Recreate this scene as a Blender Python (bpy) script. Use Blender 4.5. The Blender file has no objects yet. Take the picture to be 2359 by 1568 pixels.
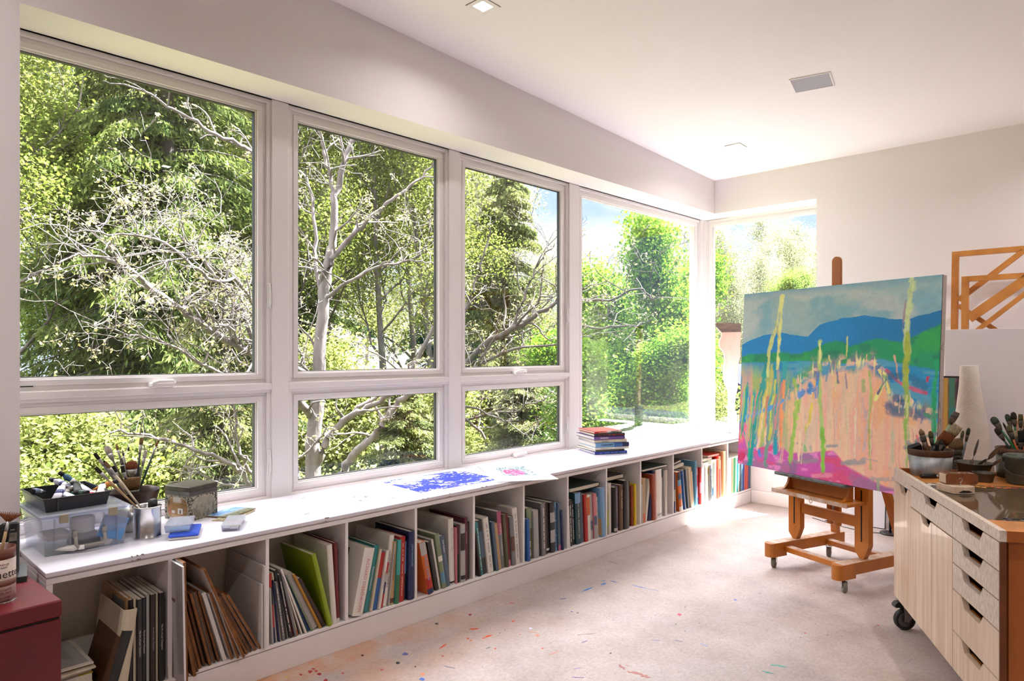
import bpy, math, random
import numpy as np
from mathutils import Matrix, Vector

# ------------------------------------------------------------------ camera, sky, sun, exposure
S = bpy.context.scene
COL = S.collection
CAM_H = 1.3673
YAW = math.radians(43.784)
cam_d = bpy.data.cameras.new('camera'); cam = bpy.data.objects.new('camera', cam_d); COL.objects.link(cam)
cam.location = (0, 0, CAM_H); cam.rotation_euler = (math.pi/2, 0, YAW)
cam_d.sensor_fit = 'HORIZONTAL'; cam_d.sensor_width = 36.0
cam_d.lens = 36.0*1576/2359; cam_d.shift_y = 25.2/2359; cam_d.clip_start = 0.05; cam_d.clip_end = 400
S.camera = cam
S.view_settings.view_transform = 'Standard'; S.view_settings.look = 'None'
S.view_settings.gamma = 1.0; S.view_settings.exposure = 2.18; S.view_settings.use_curve_mapping = False

SUN_STRENGTH = 21.0
w = bpy.data.worlds.new('sky'); S.world = w; w.use_nodes = True
nt = w.node_tree; nt.nodes.clear()
def WN(t, **k):
    n = nt.nodes.new(t)
    for a, b in k.items(): setattr(n, a, b)
    return n
def WL(a, b): nt.links.new(a, b)
tc = WN('ShaderNodeTexCoord'); sep = WN('ShaderNodeSeparateXYZ'); WL(tc.outputs['Generated'], sep.inputs[0])
ramp = WN('ShaderNodeValToRGB'); WL(sep.outputs['Z'], ramp.inputs[0])
el = ramp.color_ramp.elements
el[0].position = 0.0; el[0].color = (0.66, 0.76, 1.0, 1)
el[1].position = 0.45; el[1].color = (0.22, 0.42, 0.95, 1)
mp = WN('ShaderNodeMapping'); WL(tc.outputs['Generated'], mp.inputs[0]); mp.inputs['Scale'].default_value = (1, 1, 2.4)
noi = WN('ShaderNodeTexNoise'); WL(mp.outputs[0], noi.inputs['Vector'])
noi.inputs['Scale'].default_value = 3.1; noi.inputs['Detail'].default_value = 6; noi.inputs['Roughness'].default_value = 0.55
cr = WN('ShaderNodeValToRGB'); WL(noi.outputs['Fac'], cr.inputs[0])
cr.color_ramp.elements[0].position = 0.47; cr.color_ramp.elements[1].position = 0.62
mx = WN('ShaderNodeMixRGB'); WL(cr.outputs[0], mx.inputs[0]); WL(ramp.outputs[0], mx.inputs[1]); mx.inputs[2].default_value = (1.0, 0.97, 0.95, 1)
st = WN('ShaderNodeMapRange'); WL(sep.outputs['Z'], st.inputs[0])      # upper sky, out of view, brightened to light the room
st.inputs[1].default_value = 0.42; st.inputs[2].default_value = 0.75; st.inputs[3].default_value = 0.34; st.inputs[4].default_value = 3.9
hi = WN('ShaderNodeMapRange'); WL(sep.outputs['Z'], hi.inputs[0]); hi.inputs[1].default_value = 0.40; hi.inputs[2].default_value = 0.6
m3 = WN('ShaderNodeMixRGB'); WL(hi.outputs[0], m3.inputs[0]); WL(mx.outputs[0], m3.inputs[1]); m3.inputs[2].default_value = (1.0, 0.945, 0.99, 1)
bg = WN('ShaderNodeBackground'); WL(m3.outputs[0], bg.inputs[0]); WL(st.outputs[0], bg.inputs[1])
wo = WN('ShaderNodeOutputWorld'); WL(bg.outputs[0], wo.inputs[0])
w.cycles.sampling_method = 'MANUAL'; w.cycles.sample_map_resolution = 512

sd = bpy.data.lights.new('sun', 'SUN'); sun = bpy.data.objects.new('sun', sd); COL.objects.link(sun)
sd.energy = SUN_STRENGTH; sd.angle = math.radians(0.6); sd.color = (1.0, 0.965, 0.95)
sun.location = (3, 12, 12)
sun.rotation_euler = Vector((-0.317, -0.947, -1.62)).to_track_quat('-Z', 'Y').to_euler()
S.cycles.max_bounces = 12; S.cycles.diffuse_bounces = 5; S.cycles.glossy_bounces = 3
S.cycles.transmission_bounces = 6; S.cycles.transparent_max_bounces = 24
S.cycles.caustics_reflective = False; S.cycles.caustics_refractive = False
S.cycles.sample_clamp_indirect = 6.0; S.cycles.use_denoising = True
S.cycles.use_adaptive_sampling = True; S.cycles.adaptive_threshold = 0.02
def portal(name, loc, rot, sx, sy):                                      # marks a window for the renderer, gives no light itself
    d = bpy.data.lights.new(name, 'AREA'); d.shape = 'RECTANGLE'; d.size = sx; d.size_y = sy; d.cycles.is_portal = True
    o = bpy.data.objects.new(name, d); o.location = loc; o.rotation_euler = rot; COL.objects.link(o)
portal('window_portal', (-3.46, 3.35, 1.65), (0, -math.pi/2, 0), 2.05, 5.7)
portal('window_portal', (-2.72, 6.40, 1.65), (-math.pi/2, 0, 0), 1.3, 2.05)

# ------------------------------------------------------------------ helpers
I4 = Matrix.Identity(4)
def T(x, y, z): return Matrix.Translation((x, y, z))
def RX(d): return Matrix.Rotation(math.radians(d), 4, 'X')
def RY(d): return Matrix.Rotation(math.radians(d), 4, 'Y')
def RZ(d): return Matrix.Rotation(math.radians(d), 4, 'Z')
def V(*a): return Vector(a)

class MB:
    """collects shapes, links them as ONE mesh object"""
    def __init__(s, M=None): s.v = []; s.f = []; s.m = []; s.mats = []; s.M = M or I4; s.cur = 0; s.sm = []; s.smooth = False
    def mat(s, m):
        if m not in s.mats: s.mats.append(m)
        s.cur = s.mats.index(m); return s
    def add(s, vs, fs, smooth=None):
        b = len(s.v); M = s.M
        s.v += [tuple(M @ Vector(p)) for p in vs]
        s.f += [tuple(b+i for i in f) for f in fs]; s.m += [s.cur]*len(fs)
        s.sm += [s.smooth if smooth is None else smooth]*len(fs)
        return s
    def box(s, x0, x1, y0, y1, z0, z1, b=0.0):
        if b <= 0:
            return s.add([(x, y, z) for x in (x0, x1) for y in (y0, y1) for z in (z0, z1)],
                         [(0,1,3,2), (4,6,7,5), (0,4,5,1), (2,3,7,6), (0,2,6,4), (1,5,7,3)], False)
        b = min(b, (x1-x0)*.45, (y1-y0)*.45, (z1-z0)*.45)
        vs = []; idx = {}
        for i, x in ((-1, x0), (1, x1)):
            for j, y in ((-1, y0), (1, y1)):
                for k, z in ((-1, z0), (1, z1)):
                    idx[i,j,k,0] = len(vs); vs.append((x, y-j*b, z-k*b))
                    idx[i,j,k,1] = len(vs); vs.append((x-i*b, y, z-k*b))
                    idx[i,j,k,2] = len(vs); vs.append((x-i*b, y-j*b, z))
        fs = []
        def q(*a): fs.append(tuple(a))
        for i in (-1, 1):
            q(*[idx[i,j,k,0] for j, k in ((-1,-1), (1,-1), (1,1), (-1,1))][::i])
            q(*[idx[j,i,k,1] for j, k in ((-1,-1), (1,-1), (1,1), (-1,1))][::-i])
            q(*[idx[j,k,i,2] for j, k in ((-1,-1), (1,-1), (1,1), (-1,1))][::i])
        for i in (-1, 1):
            for j in (-1, 1):
                s_ = i*j
                q(*[idx[i,j,-1,0], idx[i,j,-1,1], idx[i,j,1,1], idx[i,j,1,0]][::s_])
                q(*[idx[i,-1,j,0], idx[i,1,j,0], idx[i,1,j,2], idx[i,-1,j,2]][::s_])
                q(*[idx[-1,i,j,1], idx[-1,i,j,2], idx[1,i,j,2], idx[1,i,j,1]][::s_])
                for k in (-1, 1):
                    q(*[idx[i,j,k,0], idx[i,j,k,1], idx[i,j,k,2]][::i*j*k])
        return s.add(vs, fs, False)
    def prism(s, poly, z0, z1, axis='z'):
        n = len(poly)
        def P(a, b, c): return (a, b, c) if axis == 'z' else ((c, a, b) if axis == 'x' else (a, c, b))
        vs = [P(a, b, z0) for a, b in poly] + [P(a, b, z1) for a, b in poly]
        fs = [tuple(range(n))[::-1], tuple(range(n, 2*n))] + [(i, (i+1) % n, n+(i+1) % n, n+i) for i in range(n)]
        if axis == 'y': fs = [f[::-1] for f in fs]
        return s.add(vs, fs, False)
    def lathe(s, prof, n=24, cx=0, cy=0, sy=1.0, closed=False):
        vs = []; fs = []
        for r, z in prof:
            for i in range(n):
                a = 2*math.pi*i/n; vs.append((cx+r*math.cos(a), cy+sy*r*math.sin(a), z))
        m = len(prof)
        for k in range(m-1 if not closed else m):
            k2 = (k+1) % m
            for i in range(n):
                j = (i+1) % n; fs.append((k*n+i, k*n+j, k2*n+j, k2*n+i))
        s.add(vs, fs, True)
        if not closed:
            b = len(s.v)-len(vs)
            if prof[0][0] > 1e-6: s.f.append(tuple(b+i for i in range(n))[::-1]); s.m.append(s.cur); s.sm.append(False)
            if prof[-1][0] > 1e-6: s.f.append(tuple(b+(m-1)*n+i for i in range(n))); s.m.append(s.cur); s.sm.append(False)
        return s
    def tube(s, pts, r, n=8, caps=True, flat=1.0):
        pts = [Vector(p) for p in pts]; m = len(pts)
        rs = r if isinstance(r, (list, tuple)) else [r]*m
        vs = []; up = None
        for i, p in enumerate(pts):
            d = (pts[min(i+1, m-1)]-pts[max(i-1, 0)])
            d = d.normalized() if d.length > 1e-9 else Vector((0, 0, 1))
            if up is None: up = Vector((0, 0, 1)) if abs(d.z) < .9 else Vector((1, 0, 0))
            a = d.cross(up)
            a = a.normalized() if a.length > 1e-6 else Vector((1, 0, 0))
            b = a.cross(d).normalized(); up = b
            for k in range(n):
                t = 2*math.pi*k/n; vs.append(tuple(p+a*(math.cos(t)*rs[i])+b*(math.sin(t)*rs[i]*flat)))
        fs = [(i*n+k, i*n+(k+1) % n, (i+1)*n+(k+1) % n, (i+1)*n+k) for i in range(m-1) for k in range(n)]
        s.add(vs, fs, n > 4)
        if caps:
            b = len(s.v)-len(vs)
            s.f.append(tuple(b+k for k in range(n))[::-1]); s.f.append(tuple(b+(m-1)*n+k for k in range(n))); s.m += [s.cur]*2; s.sm += [False]*2
        return s
    def cyl(s, p0, p1, r, n=16, r1=None): return s.tube([p0, p1], [r, r if r1 is None else r1], n)
    def build(s, name, parent=None, loc=None, rot=None):
        me = bpy.data.meshes.new(name); me.from_pydata(s.v, [], s.f)
        for m in s.mats: me.materials.append(m)
        if s.mats: me.polygons.foreach_set('material_index', s.m)
        me.polygons.foreach_set('use_smooth', s.sm); me.update()
        o = bpy.data.objects.new(name, me); COL.objects.link(o)
        if parent: o.parent = parent
        if loc is not None: o.location = loc
        if rot is not None: o.rotation_euler = rot
        return o

def tag(o, label=None, cat=None, group=None, kind=None):
    if label: o['label'] = label
    if cat: o['category'] = cat
    if group: o['group'] = group
    if kind: o['kind'] = kind
    return o
def thing(name, label, cat, loc=(0, 0, 0), rz=0.0, group=None, rot=None):
    o = bpy.data.objects.new(name, None); COL.objects.link(o); o.location = loc; o.empty_display_size = .05
    o.rotation_euler = rot if rot is not None else (0, 0, math.radians(rz))
    return tag(o, label, cat, group)
def struct(o): return tag(o, kind='structure')

# ------------------------------------------------------------------ materials
_mc = {}
def mat(name, col, rough=.6, metal=0.0, var=0.0, scale=8.0, spec=.5, bump=0.0, bscale=60.0, col2=None, aniso=None, coat=0.0, detail=4.0):
    if name in _mc: return _mc[name]
    m = bpy.data.materials.new(name); m.use_nodes = True; n = m.node_tree; b = n.nodes['Principled BSDF']
    b.inputs['Roughness'].default_value = rough; b.inputs['Metallic'].default_value = metal
    b.inputs['Specular IOR Level'].default_value = spec; b.inputs['Coat Weight'].default_value = coat
    c = tuple(col)+(1,)
    b.inputs['Base Color'].default_value = c
    if var > 0 or bump > 0:
        t = n.nodes.new('ShaderNodeTexCoord'); mp = n.nodes.new('ShaderNodeMapping'); n.links.new(t.outputs['Object'], mp.inputs[0])
        if aniso: mp.inputs['Scale'].default_value = aniso
    if var > 0:
        x = n.nodes.new('ShaderNodeTexNoise'); n.links.new(mp.outputs[0], x.inputs['Vector']); x.inputs['Scale'].default_value = scale; x.inputs['Detail'].default_value = detail
        r = n.nodes.new('ShaderNodeValToRGB'); n.links.new(x.outputs['Fac'], r.inputs[0])
        k = col2 if col2 else tuple(max(0, v*(1-var)) for v in col)
        r.color_ramp.elements[0].position = .32; r.color_ramp.elements[0].color = tuple(k)+(1,)
        r.color_ramp.elements[1].position = .68; r.color_ramp.elements[1].color = tuple(min(1, v*(1+.25*var)) for v in col)+(1,)
        n.links.new(r.outputs[0], b.inputs['Base Color'])
    if bump > 0:
        x = n.nodes.new('ShaderNodeTexNoise'); n.links.new(mp.outputs[0], x.inputs['Vector']); x.inputs['Scale'].default_value = bscale
        bu = n.nodes.new('ShaderNodeBump'); bu.inputs['Strength'].default_value = bump; bu.inputs['Distance'].default_value = .01
        n.links.new(x.outputs['Fac'], bu.inputs['Height']); n.links.new(bu.outputs[0], b.inputs['Normal'])
    _mc[name] = m; return m
def hexc(h):
    h = h.lstrip('#'); c = [int(h[i:i+2], 16)/255 for i in (0, 2, 4)]
    return tuple(x/12.92 if x <= .04045 else ((x+.055)/1.055)**2.4 for x in c)
def srgb(r, g, b): return hexc('%02x%02x%02x' % (r, g, b))
def attr_mat(name, rough=.7, bump=0.0, coat=0.0):
    if name in _mc: return _mc[name]
    m = bpy.data.materials.new(name); m.use_nodes = True; n = m.node_tree; b = n.nodes['Principled BSDF']
    a = n.nodes.new('ShaderNodeVertexColor'); a.layer_name = 'Col'; n.links.new(a.outputs[0], b.inputs['Base Color'])
    b.inputs['Roughness'].default_value = rough; b.inputs['Coat Weight'].default_value = coat
    if bump > 0:
        x = n.nodes.new('ShaderNodeTexNoise'); x.inputs['Scale'].default_value = 90
        bu = n.nodes.new('ShaderNodeBump'); bu.inputs['Strength'].default_value = bump; bu.inputs['Distance'].default_value = .003
        n.links.new(x.outputs['Fac'], bu.inputs['Height']); n.links.new(bu.outputs[0], b.inputs['Normal'])
    _mc[name] = m; return m
def clear_mat(name, tint, haze=.1, rough=.08, ior=1.45, hcol=(.9, .92, .95), refl=1.0):
    """thin clear sheet: see-through, Fresnel reflection, a little haze"""
    if name in _mc: return _mc[name]
    m = bpy.data.materials.new(name); m.use_nodes = True; n = m.node_tree; n.nodes.clear()
    tr = n.nodes.new('ShaderNodeBsdfTransparent'); tr.inputs[0].default_value = tuple(tint)+(1,)
    gl = n.nodes.new('ShaderNodeBsdfGlossy'); gl.inputs['Roughness'].default_value = rough
    df = n.nodes.new('ShaderNodeBsdfDiffuse'); df.inputs[0].default_value = tuple(hcol)+(1,)
    m1 = n.nodes.new('ShaderNodeMixShader'); m1.inputs[0].default_value = haze
    n.links.new(tr.outputs[0], m1.inputs[1]); n.links.new(df.outputs[0], m1.inputs[2])
    fr = n.nodes.new('ShaderNodeLayerWeight'); fr.inputs[0].default_value = .5
    po = n.nodes.new('ShaderNodeMath'); po.operation = 'POWER'; po.inputs[1].default_value = 5.0; n.links.new(fr.outputs['Facing'], po.inputs[0])
    mu = n.nodes.new('ShaderNodeMath'); mu.operation = 'MULTIPLY_ADD'; mu.inputs[1].default_value = .96*refl; mu.inputs[2].default_value = ((ior-1)/(ior+1))**2*refl; n.links.new(po.outputs[0], mu.inputs[0])
    m2 = n.nodes.new('ShaderNodeMixShader'); n.links.new(mu.outputs[0], m2.inputs[0]); n.links.new(m1.outputs[0], m2.inputs[1]); n.links.new(gl.outputs[0], m2.inputs[2])
    o = n.nodes.new('ShaderNodeOutputMaterial'); n.links.new(m2.outputs[0], o.inputs[0])
    _mc[name] = m; return m
def colour_grid(name, fn, w, h, nx, ny, m, parent=None, thick=0.0):
    """flat sheet in local x (width) and y (height), coloured per vertex by fn(U,V)->rgb arrays (linear)"""
    X, Y = np.meshgrid(np.linspace(0, 1, nx), np.linspace(0, 1, ny))
    rgb = fn(X, Y)
    vs = np.stack([X.ravel()*w, Y.ravel()*h, np.zeros(nx*ny)], 1)
    a = (np.arange(ny-1)[:, None]*nx+np.arange(nx-1)[None]).ravel()
    q = np.stack([a, a+1, a+nx+1, a+nx], 1)
    me = bpy.data.meshes.new(name); me.vertices.add(len(vs)); me.vertices.foreach_set('co', vs.ravel())
    me.loops.add(q.size); me.loops.foreach_set('vertex_index', q.ravel()); me.polygons.add(len(q))
    me.polygons.foreach_set('loop_start', np.arange(0, q.size, 4)); me.polygons.foreach_set('loop_total', np.full(len(q), 4)); me.update(calc_edges=True)
    ca = me.color_attributes.new('Col', 'FLOAT_COLOR', 'POINT')
    c = np.ones((nx*ny, 4), np.float32); c[:, :3] = np.clip(rgb.reshape(-1, 3), 0, 1); ca.data.foreach_set('color', c.ravel())
    me.materials.append(m); o = bpy.data.objects.new(name, me); COL.objects.link(o)
    if parent: o.parent = parent
    return o
def letters(name, text, size, M, m, parent, extrude=.0004, align='CENTER', xs=1.0, bold=0.0):
    cu = bpy.data.curves.new(name, 'FONT'); cu.body = text; cu.size = size; cu.extrude = extrude; cu.align_x = align; cu.align_y = 'CENTER'; cu.offset = bold
    cu.resolution_u = 2
    o = bpy.data.objects.new(name, cu)
    COL.objects.link(o); dg = bpy.context.evaluated_depsgraph_get(); me = bpy.data.meshes.new_from_object(o.evaluated_get(dg)); bpy.data.objects.remove(o)
    me.name = name; me.transform(M @ Matrix.Diagonal((xs, 1, 1, 1))); me.materials.clear(); me.materials.append(m)
    o = bpy.data.objects.new(name, me); COL.objects.link(o); o.parent = parent
    return o
_rs = np.random.RandomState(7)
def vnoise(X, Y, sx, sy, seed, octaves=4):
    """value noise on arrays, range 0..1"""
    out = 0; amp = 1; tot = 0
    for o in range(octaves):
        rs = np.random.RandomState(seed+o*17); g = rs.rand(256, 256)
        x = X*sx*(2**o); y = Y*sy*(2**o); xi = np.floor(x).astype(int); yi = np.floor(y).astype(int); fx = x-xi; fy = y-yi
        fx = fx*fx*(3-2*fx); fy = fy*fy*(3-2*fy)
        a = g[yi % 256, xi % 256]; b = g[yi % 256, (xi+1) % 256]; c = g[(yi+1) % 256, xi % 256]; d = g[(yi+1) % 256, (xi+1) % 256]
        out = out+amp*((a*(1-fx)+b*fx)*(1-fy)+(c*(1-fx)+d*fx)*fy); tot += amp; amp *= .5
    return out/tot
# ------------------------------------------------------------------ room
WX, GX, PX_ = -3.094, -3.39, -3.336            # wall face, glass plane, post face
SHX = -2.73                                     # front of the bookcase
BY = 6.0                                        # back wall
def CZ(y): return 2.98+(BY-y)*.0455
M_wall = mat('white_wall_paint', srgb(234, 228, 228), .75, bump=.02, bscale=220)
M_ceil = mat('white_ceiling_paint', srgb(238, 233, 233), .8)
M_trim = mat('white_trim_paint', srgb(234, 229, 228), .42)
M_lacq = mat('white_lacquer', srgb(220, 217, 226), .28)
M_glass = clear_mat('window_glass', (.97, .985, .975), haze=0.0, rough=0.0, ior=1.5)
M_black = mat('black_plastic', (.012, .012, .013), .35)
M_dark = mat('dark_gap', (.02, .018, .016), .8)

# concrete floor: worn, mottled, warm stain along the bookcase
def floor_mat():
    m = bpy.data.materials.new('worn_concrete'); m.use_nodes = True; n = m.node_tree; b = n.nodes['Principled BSDF']; N = n.nodes.new; L = n.links.new
    t = N('ShaderNodeTexCoord')
    def noise(sc, det, rough=.6, scale=(1, 1, 1)):
        mp = N('ShaderNodeMapping'); L(t.outputs['Object'], mp.inputs[0]); mp.inputs['Scale'].default_value = scale
        x = N('ShaderNodeTexNoise'); L(mp.outputs[0], x.inputs['Vector']); x.inputs['Scale'].default_value = sc; x.inputs['Detail'].default_value = det; x.inputs['Roughness'].default_value = rough
        return x.outputs['Fac']
    def ramp(f, p0, c0, p1, c1):
        r = N('ShaderNodeValToRGB'); L(f, r.inputs[0]); e = r.color_ramp.elements; e[0].position = p0; e[0].color = c0; e[1].position = p1; e[1].color = c1; return r.outputs[0]
    def mix(f, a, b_, mode='MIX'):
        x = N('ShaderNodeMixRGB'); x.blend_type = mode
        if isinstance(f, float): x.inputs[0].default_value = f
        else: L(f, x.inputs[0])
        for i, c in ((1, a), (2, b_)):
            if isinstance(c, tuple): x.inputs[i].default_value = c
            else: L(c, x.inputs[i])
        return x.outputs[0]
    base = ramp(noise(2.6, 10, .70, (1.25, 1, 1)), .30, srgb(172, 158, 150)+(1,), .70, srgb(210, 199, 194)+(1,))
    tint = ramp(noise(1.3, 4), .4, (1, .96, .93, 1), .62, (.94, .95, 1, 1))
    c = mix(.8, base, tint, 'MULTIPLY')
    fine = ramp(noise(45, 7, .75, (1.6, 1, 1)), .36, (.70, .68, .68, 1), .6, (1, 1, 1, 1)); c = mix(.75, c, fine, 'MULTIPLY')
    speck = ramp(noise(150, 2, .5), .27, (.45, .42, .4, 1), .36, (1, 1, 1, 1)); c = mix(.7, c, speck, 'MULTIPLY')
    sx = N('ShaderNodeSeparateXYZ'); L(t.outputs['Object'], sx.inputs[0])
    mr = N('ShaderNodeMapRange'); L(sx.outputs['X'], mr.inputs[0]); mr.inputs[1].default_value = -2.75; mr.inputs[2].default_value = -2.1; mr.inputs[3].default_value = 1; mr.inputs[4].default_value = 0
    my = N('ShaderNodeMapRange'); L(sx.outputs['Y'], my.inputs[0]); my.inputs[1].default_value = 2.9; my.inputs[2].default_value = 1.6; my.inputs[3].default_value = 0; my.inputs[4].default_value = 1
    pr = N('ShaderNodeMath'); pr.operation = 'MULTIPLY'; L(mr.outputs[0], pr.inputs[0]); L(my.outputs[0], pr.inputs[1])
    nn = ramp(noise(5, 5, .6), .35, (0, 0, 0, 1), .6, (1, 1, 1, 1)); p2 = N('ShaderNodeMath'); p2.operation = 'MULTIPLY'; L(pr.outputs[0], p2.inputs[0]); L(nn, p2.inputs[1])
    c = mix(p2.outputs[0], c, srgb(190, 132, 92)+(1,))
    L(c, b.inputs['Base Color'])
    rr = N('ShaderNodeMapRange'); L(noise(9, 6), rr.inputs[0]); rr.inputs[3].default_value = .38; rr.inputs[4].default_value = .62; L(rr.outputs[0], b.inputs['Roughness'])
    bu = N('ShaderNodeBump'); bu.inputs['Strength'].default_value = .06; bu.inputs['Distance'].default_value = .01; L(noise(120, 4), bu.inputs['Height']); L(bu.outputs[0], b.inputs['Normal'])
    return m
FX0, FX1, FY0 = -3.6, 4.2, -3.6
floor = struct(MB().mat(floor_mat()).box(FX0, FX1, FY0, BY+.24, -.1, 0).build('floor'))
b = MB().mat(M_ceil)
b.add([(WX-.24, FY0, CZ(FY0)), (FX1, FY0, CZ(FY0)), (FX1, BY+.25, CZ(BY+.25)), (WX-.24, BY+.25, CZ(BY+.25)),
       (WX-.24, FY0, CZ(FY0)+.2), (FX1, FY0, CZ(FY0)+.2), (FX1, BY+.25, CZ(BY+.25)+.2), (WX-.24, BY+.25, CZ(BY+.25)+.2)],
      [(0,3,2,1), (4,5,6,7), (0,1,5,4), (1,2,6,5), (2,3,7,6), (3,0,4,7)])
struct(b.build('ceiling'))
HEAD, SILL = 2.669, .600
# window wall: left pier, header above, dado below (all behind the reveal)
b = MB().mat(M_wall)
b.box(WX-.235, WX, FY0, .573, 0, 2.669)
b.prism([(FY0, HEAD), (BY+.25, HEAD), (BY+.25, CZ(BY+.25)), (FY0, CZ(FY0))], WX-.26, WX, 'x')
b.box(WX-.24, WX, .573, BY, 0, SILL)
struct(b.build('wall_left'))
b = MB().mat(M_wall)
b.box(WX, -2.160, BY, BY+.24, HEAD, CZ(BY)); b.box(-2.160, FX1, BY, BY+.24, 0, CZ(BY)); b.box(WX-.24, -2.160, BY, BY+.24, 0, SILL)
struct(b.build('wall_back'))
struct(MB().mat(M_wall).box(FX1, FX1+.2, FY0, BY+.24, 0, CZ(FY0)+.2).build('wall_right'))
struct(MB().mat(M_wall).box(WX-.24, FX1, FY0-.2, FY0, 0, CZ(FY0)+.2).build('wall_front'))
# baseboard along the back wall
struct(MB().mat(M_trim).box(SHX, 2.6, BY-.018, BY, 0, .115, .003).build('baseboard_back'))

# windows: posts between units, then per unit a frame, sash and glass for the upper and lower light
PY = [(1.692, 1.784), (2.898, 2.991), (4.124, 4.244)]
b = MB().mat(M_trim)
for y0, y1 in PY: b.box(-3.46, PX_, y0, y1, SILL, HEAD, .002)
b.box(-3.46, PX_+.002, 6.175, 6.31, SILL, HEAD, .002); b.box(-3.345, -3.305, 6.235, 6.40, SILL, HEAD, .002)   # corner post
for y0, y1 in ((.50, 1.6915), (1.7845, 2.8975), (2.9915, 4.1235)): b.box(-3.405, PX_-.0006, y0, y1, 1.172, 1.203, .002)     # transom nose
struct(b.build('trim_1'))
M_lab = mat('tiny_black_print', (.02, .02, .02), .5)
def stepframe(b, y0, y1, z0, z1, steps, ax='x', face=PX_, back=-3.400):
    """nested picture-frame steps; steps = [(inset_from, inset_to, depth_behind_face)]"""
    for a, c, d in steps:
        f = face-d if ax == 'x' else face+d
        for (p0, p1, q0, q1) in ((y0+a, y1-a, z0+a, z0+c), (y0+a, y1-a, z1-c, z1-a), (y0+a, y0+c, z0+c, z1-c), (y1-c, y1-a, z0+c, z1-c)):
            if ax == 'x': b.box(back, f, p0, p1, q0, q1, .0015)
            else: b.box(p0, p1, f, back, q0, q1, .0015)
STEPS = [(0, .022, .012), (.022, .040, .028), (.040, .066, .022), (.066, .0745, .036)]
def unit(k, y0, y1, z0, z1, crank=True, lock=True, sub=1):
    b = MB().mat(M_trim); stepframe(b, y0, y1, z0, z1, STEPS)
    fr = struct(b.build('window_%d' % k))
    b = MB().mat(mat('dark_gasket', (.03, .03, .03), .6))
    g = .0745
    for (p0, p1, q0, q1) in ((y0+g, y1-g, z0+g, z0+g+.003), (y0+g, y1-g, z1-g-.003, z1-g), (y0+g, y0+g+.003, z0+g, z1-g), (y1-g-.003, y1-g, z0+g, z1-g)): b.box(-3.40, -3.376, p0, p1, q0, q1)
    b.build('gasket', fr)
    MB().mat(M_glass).box(-3.392, -3.388, y0+g+.001, y1-g-.001, z0+g+.001, z1-g-.001).build('glass', fr)
    if crank:                                    # folding crank handle on the lower frame member
        yc = (y0+y1)/2 if crank is True else crank; zc = z0+.030; b = MB().mat(M_trim)
        b.box(PX_-.03, PX_+.016, yc-.05, yc+.05, zc-.012, zc+.012, .005)
        b.tube([(PX_+.020, yc-.045, zc+.010), (PX_+.030, yc-.02, zc+.016), (PX_+.030, yc+.04, zc+.016), (PX_+.018, yc+.052, zc+.008)], [.006, .008, .008, .006], 8)
        b.build('crank_handle', fr)
    if lock:                                     # sash lock lever on the right stile
        zc = z0+(z1-z0)*.32 if z1-z0 > .9 else z0+.2; yc = y1-.012; b = MB().mat(M_trim)
        b.box(PX_-.02, PX_-.004, yc-.010, yc+.010, zc-.06, zc+.06, .004)
        b.tube([(PX_-.001, yc, zc+.055), (PX_+.008, yc, zc+.0), (PX_+.004, yc, zc-.045), (PX_+.002, yc, zc-.075)], [.003, .004, .006, .002], 6)
        b.build('sash_lock', fr)
    return fr
bays = [(.50, 1.692), (1.784, 2.898), (2.991, 4.124)]
k = 1
for i, (y0, y1) in enumerate(bays):
    unit(k, y0, y1, 1.185, HEAD, crank=(1.155 if i == 0 else True) if i != 1 else False, lock=i != 1); k += 1
    unit(k, y0, y1, SILL, 1.178, crank=(1.155 if i == 0 else True) if i != 1 else False, lock=i != 1); k += 1
struct(MB().mat(M_lab).box(PX_-.013, PX_-.0115, .62, .665, 1.222, 1.227).build('trim_2'))
# tall fixed pane and the corner pane on the back wall
b = MB().mat(M_trim); stepframe(b, 4.244, 6.19, SILL, HEAD, STEPS); fr = struct(b.build('window_7'))
MB().mat(M_glass).box(-3.392, -3.388, 4.319, 6.115, SILL+.0745, HEAD-.0745).build('glass', fr)
b = MB().mat(M_trim); stepframe(b, -3.32, -2.10, SILL, HEAD, STEPS, 'y', 6.236, 6.302); fr = struct(b.build('window_8'))
MB().mat(M_glass).box(-3.245, -2.175, 6.288, 6.292, SILL+.0745, HEAD-.0745).build('glass', fr)
# outer skin under and over the glass so no light leaks
b = MB().mat(M_wall); b.box(-3.50, WX-.24, FY0, BY+.40, -.1, SILL); b.box(-3.50, WX-.24, FY0, BY+.42, HEAD, CZ(FY0)+.2)
b.box(-3.50, WX-.235, FY0, .545, SILL, HEAD)
b.box(-3.50, -2.10, BY+.24, BY+.40, -.1, SILL); b.box(-3.50, FX1, BY+.24, BY+.42, HEAD, CZ(FY0)); b.box(-2.165, FX1, BY+.24, BY+.40, -.1, HEAD)
struct(b.build('wall_outer'))
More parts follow.
